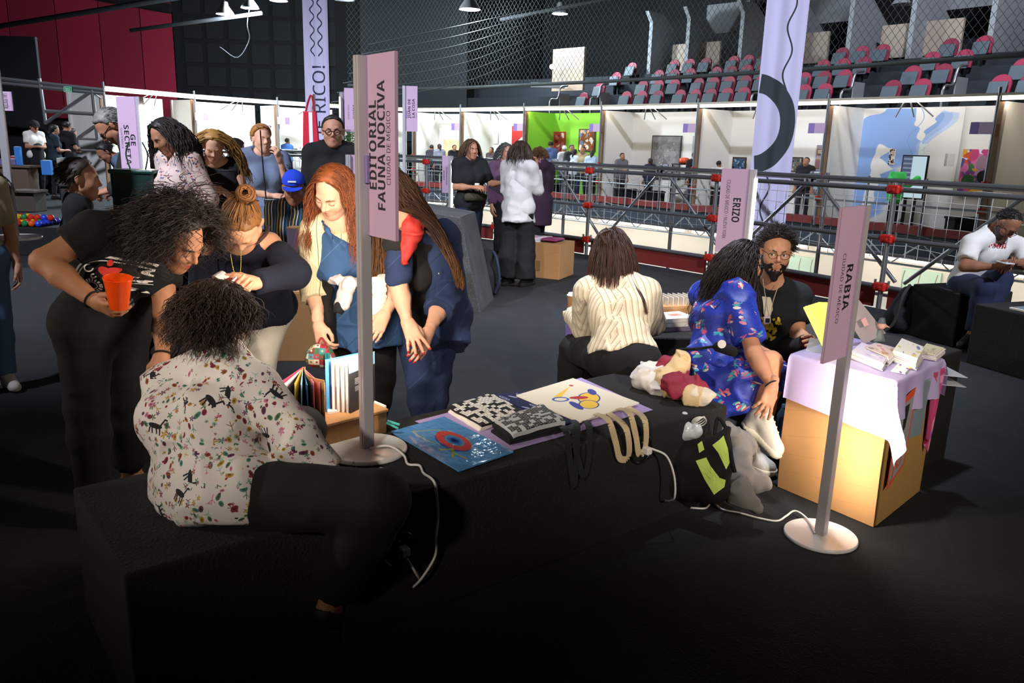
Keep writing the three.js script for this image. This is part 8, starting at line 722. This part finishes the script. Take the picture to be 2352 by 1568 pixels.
{ // bearded man facing us
  const J = { hip: j(1765, 812, 4.7), chest: j(1765, 715, 4.62), neck: j(1772, 652, 4.6), head: j(1782, 578, 4.52), sR: j(1705, 672, 4.66), sL: j(1836, 678, 4.58), eL: j(1832, 765, 4.5), wL: j(1862, 800, 4.2), eR: j(1700, 770, 4.6), wR: j(1740, 820, 4.4), kL: j(1850, 800, 4.28), kR: j(1720, 810, 4.25), aL: j(1850, 930, 4.3), aR: j(1730, 940, 4.3), tL: j(1850, 960, 4.15), tR: j(1730, 960, 4.15), look: V(-0.12, -0.1, 0.98), headUp: V(0.03, 1, 0.05) };
  person({ J, skin: 0xc08a68, build: 1.05, eyes: 'open', headCell: 0.003, gaze: [-0.003, 0], label: 'bearded man with curly hair and glasses in a black printed t-shirt', hands: { L: { to: j(1872, 785, 4.12), back: V(0.5, 0.5, 0.4), curl: 0.5 }, R: { curl: 0.4 } },
    hair: { n: 1500, len: [0.028, 0.046], c1: 0x120d0a, c2: 0x2c2018, comb: (d) => V(d.x, d.y + 0.3, d.z), rise: 0.8, grav: 0.06, vol: 0.02, curl: [0.008, 40, 0.02], r: 0.0017, messy: 0.6, step: 0.007, hairline: 0.3, cap: 0.019, rough: 0.006, roughF: 70 }, beard: { c: 0x120d0b, c2: 0x241811, long: 0.018, t: 0.006 },
    wears: [top(cloth(0x0b1114), { sleeve: 0.72, hem: -0.08, t: 0.016, st: [0.02, 0.026], neck: 0.075 }), bottom(cloth(0x1c1a16), { to: 1.8 }), shoes(std(0x141414, 0.7)), glasses(M_RIM, { r: 0.0013, lens: true, tall: 0.8 }), (c) => wpart(c.root, 'lanyard', tube([j(1752, 640, 4.5), j(1758, 680, 4.45), j(1768, 726, 4.42), j(1776, 690, 4.45), j(1790, 650, 4.48)], 0.0025, 50, 5), std(0xb9aa94, 0.7)), (c) => { const p = j(1762, 735, 4.42), g = rbox(0.04, 0.045, 0.012, 0.004); g.rotateZ(0.2); g.translate(p.x, p.y, p.z); const m = wpart(c.root, 'badge_camera', g, std(0xb4a8b8, 0.5)); const g2 = rbox(0.024, 0.024, 0.006, 0.002); g2.translate(p.x, p.y, p.z + 0.008); wpart(m, 'lens', g2, M_INK); }, (c) => decal(c, 'shirt_print', c.P.torso, 0.02, j(1745, 740, 4.5), V(1, 0, 0.0), V(0, 1, 0), 0.3, 0.34, clearTex(256, 256, (x, w, h) => { let s = 5; const r = () => (s = (s * 16807) % 2147483647) / 2147483647; for (let i = 0; i < 110; i++) { x.fillStyle = i % 4 ? '#b59a1e' : '#d9c23a'; x.beginPath(); x.ellipse(20 + r() * 200, 110 + r() * 120, 4 + r() * 16, 2 + r() * 6, r() * 6, 0, 7); x.fill(); } x.fillStyle = '#cfc4a8'; x.beginPath(); x.moveTo(140, 20); x.lineTo(180, 14); x.lineTo(184, 70); x.lineTo(160, 120); x.lineTo(142, 90); x.fill(); x.fillStyle = '#c9b23a'; x.fillRect(150, 100, 26, 60); }))] });
  solo('maroon_cup', new THREE.LatheGeometry([[0, 0], [0.022, 0], [0.026, 0.02], [0.028, 0.06], [0.026, 0.062], [0.02, 0.02], [0, 0.006]].map(([x, y]) => new THREE.Vector2(x, y)), 20), phy(0x4a0f28, 0.25), 'small maroon cup in the hand of the bearded man', 'cup', j(1846, 800, 4.12));
}
{ // man with the phone on the block at the right
  const jj = (a, b, z) => j(a, b, z * 0.945);
  const J = { hip: jj(2222, 648, 7.3), chest: jj(2265, 575, 7.15), neck: jj(2278, 535, 7.1), head: jj(2312, 515, 7.0), sR: jj(2232, 560, 7.0), sL: jj(2338, 565, 7.2), eR: jj(2215, 612, 6.9), wR: jj(2288, 612, 6.75), eL: jj(2360, 610, 7.1), wL: jj(2322, 602, 6.8), hR: jj(2215, 655, 7.2), hL: jj(2240, 650, 7.4), kR: jj(2262, 662, 6.8), kL: jj(2300, 640, 6.9), aR: jj(2230, 775, 6.85), tR: jj(2208, 792, 6.75), aL: jj(2275, 720, 6.8), tL: jj(2310, 705, 6.65), look: V(0.25, -0.7, 0.55), headUp: V(0.3, 0.85, 0.3), floorR: 0 };
  person({ J, lod: 'mid', skin: 0x8f5e44, build: 1.12, label: 'seated man in a white t-shirt and jeans looking at his phone', hands: { R: { to: jj(2310, 612, 6.68), curl: 0.5, back: V(0, -0.6, 0.7) }, L: { to: jj(2312, 610, 6.7), curl: 0.6, back: V(0, 0.8, 0.4) } }, hair: { n: 500, len: [0.01, 0.018], c1: 0x14100e, c2: 0x2a2522, comb: (d) => V(d.x * 0.25, -0.5, -0.8), rise: 0.05, grav: 0, r: 0.003, step: 0.005, cap: 0.003, hairline: 0.0 }, beard: { c: 0x1a1614, c2: 0x4a443e, long: 0.01 },
    wears: [top(tees.white, { sleeve: 0.72, hem: -0.06, t: 0.022, st: [0.026, 0.032] }), bottom(cloth(0x16203c), { to: 1.86, t: 0.022, waist: 0.1 }), shoes(std(0x111114, 0.6), { sole: std(0xb8352c, 0.6) }), glasses(M_RIM, { r: 0.0028 }), (c) => decal(c, 'lettering', c.P.torso, 0.028, jj(2278, 560, 6.9), V(0.9, 0.05, 0.3).normalize(), V(-0.05, 0.9, -0.2).normalize(), 0.3, 0.12, clearTex(256, 100, (x) => { x.fillStyle = '#b02430'; x.font = 'italic bold 54px serif'; x.fillText('Coca-Sola', 6, 64); }))] });
  solo('smartphone', rbox(0.075, 0.012, 0.15, 0.006), phy(0xc9ccd2, 0.2), 'white phone in the hands of the seated man', 'phone', jj(2308, 603, 6.66));
}

// ---------- the people farther back ----------
const hairs = { short: (c, c2 = c) => ({ n: 240, len: [0.02, 0.04], c1: c, c2, comb: (d) => V(d.x * 0.25, -0.5 * (1 - d.y), -0.8), rise: 0.08, grav: 0.05, r: 0.003, step: 0.01, cap: 0.014, hairline: 0.2 }), long: (c, c2 = c, l = 0.34) => ({ n: 260, len: [l * 0.8, l * 1.1], c1: c, c2, comb: (d) => V(Math.sign(d.x) * 0.8, -0.3, -0.4), rise: 0.12, grav: 0.2, vol: 0.02, curl: [0.01, 7, 0.1], r: 0.0045, step: 0.034, cap: 0.014, clear: 0.078 }), bob: (c, c2 = c) => ({ n: 300, len: [0.13, 0.19], c1: c, c2, comb: (d) => V(d.x * 0.8, -0.4, d.z * 0.3 - 0.2), rise: 0.25, grav: 0.2, vol: 0.02, r: 0.0038, step: 0.02, cap: 0.016, clear: 0.076 }), puff: (c, l) => ({ c1: c, cap: 0.014, blob: l ? [[[0, 0.02, -0.06], [0, -l, -0.09], 0.07, 0.05]] : undefined, blobK: 0.05, hairline: 0.15 }) };
const tall = (px, py, z) => D(px, py, z);
function figure(px, py, z, o) { const p = D(px, py, z), far = z > 14; o.at = V(p.x, o.floor || 0, p.z); o.h = (p.y - (o.floor || 0)) * 1.015; if (o.nod) o.h *= 1 + 0.02 * o.nod; if (o.lean) o.h /= 0.96; { const k = o.h / 1.7, f = (0.015 + 0.63 * Math.sin(o.lean || 0) + 0.11 * Math.sin((o.nod || 0) * 0.7)) * k; o.at.x -= Math.sin(o.yaw || 0) * f; o.at.z -= Math.cos(o.yaw || 0) * f; } o.lod = o.lod || (far ? 'far' : 'mid'); return standing(o); }
const seatPose = (drop) => (J, P) => { const b = J.hip; for (const q of ['R', 'L']) { const s = q === 'R' ? 1 : -1; J['h' + q] = P(s * 0.09, 0.93, 0); J['k' + q] = P(s * 0.13, 0.95, 0.42); J['a' + q] = P(s * 0.13, 0.52, 0.4); J['t' + q] = P(s * 0.14, 0.47, 0.55); J['floor' + q] = undefined; } };
figure(250, 263, 6.4, { yaw: -1.15, nod: 0.75, lean: 0.28, skin: 0xb0795a, hair: { ...hairs.short(0x8c8880, 0x4a4644), n: 500 }, armR: 'front', armL: 'front', label: 'grey-haired man in a dark jacket and glasses looking down beside the lit strip', wears: [top(cloth(0x1f1c18), { sleeve: 1.95, hem: -0.12, t: 0.03 }), bottom(cloth(0x16161a)), shoes(M_INK), glasses(M_RIM, { r: 0.0025 })] });
figure(378, 296, 5.6, { female: true, yaw: -0.7, nod: 0.5, lean: 0.1, skin: 0xb98262, hair: { ...hairs.long(0x16100d, 0x2c1f18, 0.3), n: 420 }, armR: 'front', armL: 'hip', label: 'dark-haired woman in a pale flowered blouse', wears: [top(M_BLOSSOM, { sleeve: 1.9, hem: -0.12, t: 0.028, uv: 4, neck: 0.1, nf: 0.06 }), bottom(cloth(0x17171b)), shoes(M_INK)] });
figure(488, 302, 6, { female: true, yaw: 0.35, nod: 0.6, build: 1.06, skin: 0xd6a184, hair: { ...hairs.long(0xb98a45, 0x7a5426, 0.36), n: 460 }, armR: 'phone', armL: 'phone', label: 'blond woman in a black tank top typing on her phone', wears: [top(tees.black, { sleeve: 0.05, hem: -0.15, t: 0.016, neck: 0.11, nf: 0.05 }), bottom(cloth(0x141418)), shoes(M_INK)] });
solo('smartphone', rbox(0.075, 0.01, 0.15, 0.004), M_BLACK, 'black phone in the hands of the blond woman', 'phone', D(522, 392, 5.72));
figure(600, 287, 7.0, { female: true, yaw: 0.55, turn: 0.15, nod: 0.1, skin: 0xd9a488, hair: { ...hairs.short(0xb07a3c, 0x8a5a28), cap: 0.018, n: 500, extra: (M) => Array.from({ length: 60 }, () => ({ pts: new THREE.CatmullRomCurve3([V(0, 0.05, -0.1), V(rr(-0.03, 0.03), -0.02, -0.13), V(rr(-0.04, 0.04), -0.14, -0.1)].map((q) => q.applyMatrix4(M))).getPoints(8), r: 0.005, c: [new THREE.Color(0xa87a42)] })) }, armR: 'fold', armL: 'up', label: 'woman in a grey-blue shirt dress raising one hand', wears: [top(cloth(0x67748c), { sleeve: 1.0, hem: -0.4, t: 0.034, neck: 0.09, nf: 0.06, extra: [] }), (c) => { const h = c.J.hip; shell('skirt', cloth(0x67748c), [[h, h.clone().add(V(0, -0.4, 0)), 0.19, 0.21, 1]], { fold: 0.012 })(c); }, shoes(M_INK), (c) => { const g = new THREE.TorusGeometry(0.03, 0.003, 6, 16); g.rotateX(1.2); for (const s of [-1, 1]) { const q = g.clone(); q.translate(s * 0.034, 0.105, 0.045); q.applyMatrix4(c.M); wpart(c.root, 'sunglasses', q, std(0x8a5a6a, 0.3)); } }, band(V(0, 0, 0), V(0, 1, 0), 0, 0.001, M_INK, 'watch')] });
{ const p = D(628, 470, 6.72), t = thing('handbag', 'small black leather handbag at the hip of the woman in the shirt dress', 'handbag', p); part(t, 'body', rbox(0.14, 0.1, 0.06, 0.02), phy(0x121214, 0.35)); part(t, 'flap', rbox(0.142, 0.05, 0.064, 0.015, 0, 0.028, 0), phy(0x18181a, 0.35)); part(t, 'strap', tube([V(-0.06, 0.05, 0), V(-0.09, 0.35, -0.05), V(-0.12, 0.6, -0.12)], 0.006, 20, 5), M_INK); }
figure(674, 400, 6.45, { floor: -0.42, yaw: 0.15, nod: 0.3, size: 1, skin: 0x9c6a4e, hair: hairs.short(0x17110e), armR: 'front', armL: 'front', label: 'boy in a blue cap and striped shirt sitting', pose: seatPose(), wears: [top(M_STRIPE, { sleeve: 0.8, hem: -0.08, t: 0.022, uv: 5 }), bottom(cloth(0x1c2a44)), shoes(M_INK), (c) => { const g = new THREE.SphereGeometry(0.1, 18, 10, 0, 6.3, 0, 1.5); g.scale(0.88, 0.95, 1.05); g.translate(0, 0.045, -0.01); g.applyMatrix4(c.M); const m = wpart(c.root, 'cap', g, cloth(0x1a3fc4)); const v = new THREE.CylinderGeometry(0.075, 0.075, 0.006, 20, 1, false, -1.4, 2.8); v.scale(1, 1, 1.1); v.translate(0, 0.045, 0.06); v.rotateX(0.12); v.applyMatrix4(c.M); wpart(m, 'brim', v, cloth(0x1a3fc4)); const l = new THREE.PlaneGeometry(0.06, 0.012); l.rotateX(-0.4); l.translate(0, 0.085, 0.092); l.applyMatrix4(c.M); wpart(m, 'lettering', l, M_PAPER); }] });
figure(764, 268, 6.8, { yaw: 0.2, nod: 0.05, skin: 0xb98468, build: 1.02, hair: hairs.short(0x1a1512, 0x33291f), label: 'man with glasses in a black jacket standing behind the red-haired woman', wears: [top(tees.black, { sleeve: 1.95, hem: -0.15, t: 0.032 }), bottom(cloth(0x121216)), shoes(M_INK), glasses(M_RIM, { r: 0.003 })] });
figure(1083, 321, 9.5, { female: true, yaw: 0.55, nod: 0.1, build: 1.08, skin: 0xb98060, hair: hairs.bob(0x2a1c14, 0x6a4a2c), armR: 'front', armL: 'out', label: 'woman in a black polo shirt with a badge and belt bag', wears: [top(cloth(0x121318), { sleeve: 0.85, hem: -0.12, t: 0.02 }), bottom(cloth(0x16203a)), shoes(M_INK), (c) => { const h = c.J.hip, f = c.J.fwd, w = h.clone().addScaledVector(f, 0.14).add(V(0, 0.06, 0)); shell('belt_bag', cloth(0x3c3a28), [[w.clone().addScaledVector(c.J.right, -0.1), w.clone().addScaledVector(c.J.right, 0.1), 0.05, 0.05]], { fold: 0.004 })(c); const g = box(0.06, 0.09, 0.004), q = c.J.chest.clone().addScaledVector(f, 0.17).add(V(0, -0.12, 0)); g.rotateY(0.55); g.translate(q.x, q.y, q.z); wpart(c.root, 'badge', g, M_PAPER); }] });
solo('tablet', (() => { const g = rbox(0.17, 0.012, 0.24, 0.005); g.rotateZ(-0.5); return g; })(), M_BLACK, 'black tablet held between the polo woman and the woman in white', 'tablet', D(1138, 436, 9.1));
figure(1198, 325, 8.97, { female: true, yaw: 2.5, nod: 0.15, skin: 0xb07a5c, hair: hairs.bob(0x2c1c12, 0x4a3220), armL: 'phone', armR: 'up', label: 'woman with a brown bob in a long white blouse and wide black trousers', wears: [top(cloth(0xc9c4c2), { sleeve: 1.8, hem: -0.2, t: 0.032, st: [0.034, 0.03], fold: 0.009, wavy: 0.03 }), (c) => { const h = c.J.hip; shell('blouse_tail', cloth(0xc9c4c2), [[h.clone().add(V(0, 0.2, 0)), h.clone().add(V(0, -0.16, 0)), 0.155, 0.19, 1]], { fold: 0.012 })(c); }, bottom(M_INK, { hemW: 0.07, to: 1.97, t: 0.022, fold: 0.008 }), shoes(M_INK)] });
figure(1238, 340, 10.5, { female: true, yaw: -2.3, nod: 0.35, skin: 0xb8876a, hair: { ...hairs.bob(0x4a3018, 0x6a4826), len: [0.06, 0.1] }, armL: 'front', armR: 'front', label: 'woman in a long dark purple coat and scarf', wears: [top(cloth(0x2c1228), { sleeve: 1.95, hem: -0.42, t: 0.036 }), (c) => { const h = c.J.hip; shell('coat_tail', cloth(0x2c1228), [[h, h.clone().add(V(0, -0.3, 0)), 0.18, 0.17, 1]], {})(c); shell('scarf', cloth(0x7a4a62), [[c.J.neck.clone().addScaledVector(c.J.right, -0.06), c.J.neck.clone().addScaledVector(c.J.right, 0.06), 0.075, 0.075]], { fold: 0.012, foldF: 24 })(c); }, bottom(cloth(0x14131a)), shoes(M_INK)] });
figure(1163, 330, 10.3, { female: true, yaw: 0.5, nod: 0.1, skin: 0xb8876a, hair: { ...hairs.bob(0x5c5854, 0x2a2624), curl: [0.012, 20, 0.03] }, label: 'woman with grey curly hair half hidden behind the white blouse', wears: [top(cloth(0x5a3a52), { sleeve: 1.9 }), bottom(M_INK), shoes(M_INK)] });
figure(182, 368, 5.3, { floor: -0.42, yaw: 2.0, nod: 0.1, skin: 0xa87456, hair: { ...hairs.short(0x20150f, 0x3a281c), len: [0.03, 0.06], n: 500 }, label: 'boy with short brown hair in a black t-shirt seen from behind', pose: seatPose(), wears: [top(tees.black, { sleeve: 0.6, hem: -0.08, t: 0.024 }), bottom(M_INK), shoes(M_INK)] });
figure(-92, 318, 4.6, { female: true, yaw: 0.7, skin: 0xb98364, hair: hairs.long(0x2a1c14), label: 'person in pale jeans cut off by the left edge', wears: [top(cloth(0xa8987a), { sleeve: 0.9, hem: -0.05 }), bottom(cloth(0x4a6688), { t: 0.016 }), shoes(std(0xc9c2b8, 0.7))] });
figure(238, 322, 9.2, { yaw: -1.0, lean: 0.5, nod: 0.5, skin: 0x8f5e44, hair: hairs.short(0x14100e), armR: 'front', armL: 'front', label: 'person with a black backpack bending over behind the grey-haired man', wears: [top(cloth(0x51647c), { sleeve: 1.2, t: 0.022 }), bottom(cloth(0xcfc8c0)), shoes(M_INK), (c) => shell('backpack', cloth(0x10140e), [[c.J.chest.clone().addScaledVector(c.J.fwd, -0.18), c.J.waist.clone().addScaledVector(c.J.fwd, -0.18), 0.12, 0.12]], {})(c)] });
for (const [px, py, z, yaw, tc, bc, hc, len, lb, ex] of [[77, 280, 20, 1.0, 0xd9d4cc, 0x0c0c0e, 0x141210, 0, 'man in a dark cap, white t-shirt and black apron at the left stalls', 'cap'], [124, 288, 19, 2.4, 0x1c2a36, 0x1a1a1e, 0x17110e, 0.1, 'visitor in a dark denim jacket at the left stalls'], [152, 281, 19.6, 2.9, 0x0e0e10, 0x141416, 0x120e0c, 0, 'visitor in a black t-shirt with a backpack at the left stalls'], [54, 291, 22, 0.4, 0x7a3a34, 0x20202a, 0x1a120e, 0.12, 'woman with long dark hair behind the apron man'], [166, 296, 21, 2.6, 0x24242a, 0x16161a, 0x2a1c14, 0.14, 'woman with long hair beside the dark stool'], [350, 290, 9.5, 0.3, 0x2a2c34, 0x16161a, 0x120e0c, 0, 'dark-haired visitor behind the lit strip'], [405, 297, 9.3, 0.8, 0xb9b0b4, 0x2a2a34, 0x17110e, 0, 'visitor with short dark hair before the palm'], [447, 315, 9, -2.6, 0xa8848a, 0x2a2a34, 0x120e0c, 0, 'dark-haired visitor behind the blond woman'], [542, 322, 8.6, 2.6, 0x4a5a52, 0x4a6a94, 0x2a1c14, 0.1, 'visitor in jeans bending behind the blond woman']]) figure(px, py, z, { yaw, nod: 0.35, lod: z > 14 ? 'far' : 'mid', skin: 0xa87456, hair: z > 14 ? hairs.puff(hc, len) : hairs.short(hc), armR: 'front', armL: len ? 'down' : 'front', label: lb, wears: [top(cloth(tc), { sleeve: 0.7, hem: -0.12, t: 0.024 }), bottom(cloth(bc)), shoes(M_INK), (c) => { if (ex) { const g = new THREE.SphereGeometry(0.11, 14, 8, 0, 6.3, 0, 1.5); g.translate(0, 0.04, -0.005); g.applyMatrix4(c.M); const m = wpart(c.root, 'cap', g, M_INK); const v = new THREE.CylinderGeometry(0.08, 0.08, 0.01, 14, 1, false, -1.4, 2.8); v.translate(0, 0.05, 0.07); v.applyMatrix4(c.M); wpart(m, 'brim', v, M_INK); const J = c.J, f = J.fwd; shell('apron', M_INK, [[J.waist.clone().addScaledVector(f, 0.05), J.hip.clone().addScaledVector(f, 0.04).add(V(0, -0.3, 0)), 0.15, 0.17, 1]], { fold: 0 })(c); } }] });
// visitors on the far deck, each a little inside the edge
const beyond = (px, py, inside) => { for (let z = 12; z < 31; z += 0.1) { const p = D(px, py, z); for (const B of booths) { const q = p.clone().setY(0).sub(B.a), u = q.dot(B.u), n = q.dot(B.n); if (u > -0.1 && u < B.L + 0.1 && n > inside && n < 1) return z; } } return 26; };
[[992, 333, 0x3a3a40, 0x120e0c, 0, 'far visitor with short black hair before the white wall'], [1009, 331, 0x8a8a94, 0x2a1c14, 0.12, 'far visitor with long brown hair before the white wall'], [1044, 333, 0x14161c, 0x120e0c, 0.04, 'far visitor in dark clothes between two booth posts'], [1099, 335, 0xb9a9a0, 0x17110e, 0, 'far visitor behind the woman in the polo shirt'], [1128, 338, 0x4a3a3a, 0x2a1c14, 0.1, 'far visitor beside the red graphic panel'], [1266, 325, 0x4a5a86, 0x1a1310, 0, 'far man in a blue shirt before the green wall'], [1296, 335, 0xc9c9cc, 0xe6e4e0, 0, 'far visitor with a white cap before the green wall'], [1314, 333, 0x2a2c30, 0x120e0c, 0, 'far visitor in dark clothes before the green wall'], [1321, 343, 0xd0d6dc, 0x120e0c, 0.14, 'far woman with long black hair in white before the green wall'], [1339, 337, 0xa8946e, 0x17110e, 0, 'far man in a beige shirt before the green wall'], [1361, 345, 0xbcd0e6, 0x1f1510, 0.12, 'far woman in pale blue beside the pale blue banner'], [1493, 364, 0x24283a, 0x14100e, 0.1, 'far visitor in dark blue before the lettered canvas'], [1597, 350, 0x16181e, 0x120e0c, 0, 'far man in black bending by the black rack'], [1652, 370, 0xd6d0d2, 0x120e0c, 0, 'far visitor in white under the hanging pictures'], [1853, 362, 0x14161a, 0x14161a, 0, 'far person in a black hooded jacket before the picture wall'], [660, 318, 0x3a62a8, 0x120e0c, 0, 'far visitor in blue before the left booths'], [606, 322, 0x8a3038, 0x120e0c, 0, 'far visitor in red before the left booths'], [1430, 352, 0x6a6a72, 0x17110e, 0, 'far visitor in grey beside the large canvases']].forEach(([px, py, tc, hc, len, lb], i) => figure(px, py, beyond(px, py, 0.35), { yaw: [2.8, 3.6, 0.4, 2.4, -0.6][i % 5], nod: 0.15, lod: 'tiny', female: !!len, skin: 0xa87456, hair: hairs.puff(hc, len), armR: i % 2 ? 'front' : 'down', armL: i % 3 ? 'down' : 'front', label: lb, wears: [top(cloth(tc), { sleeve: 1.4, hem: -0.12, t: 0.03, fold: 0 }), bottom(cloth([0x1c2436, 0x16161a, 0x2a2a30][i % 3]), { fold: 0 }), shoes(M_INK, { cell: 0.02 })] }));
renderer.render(scene, camera);
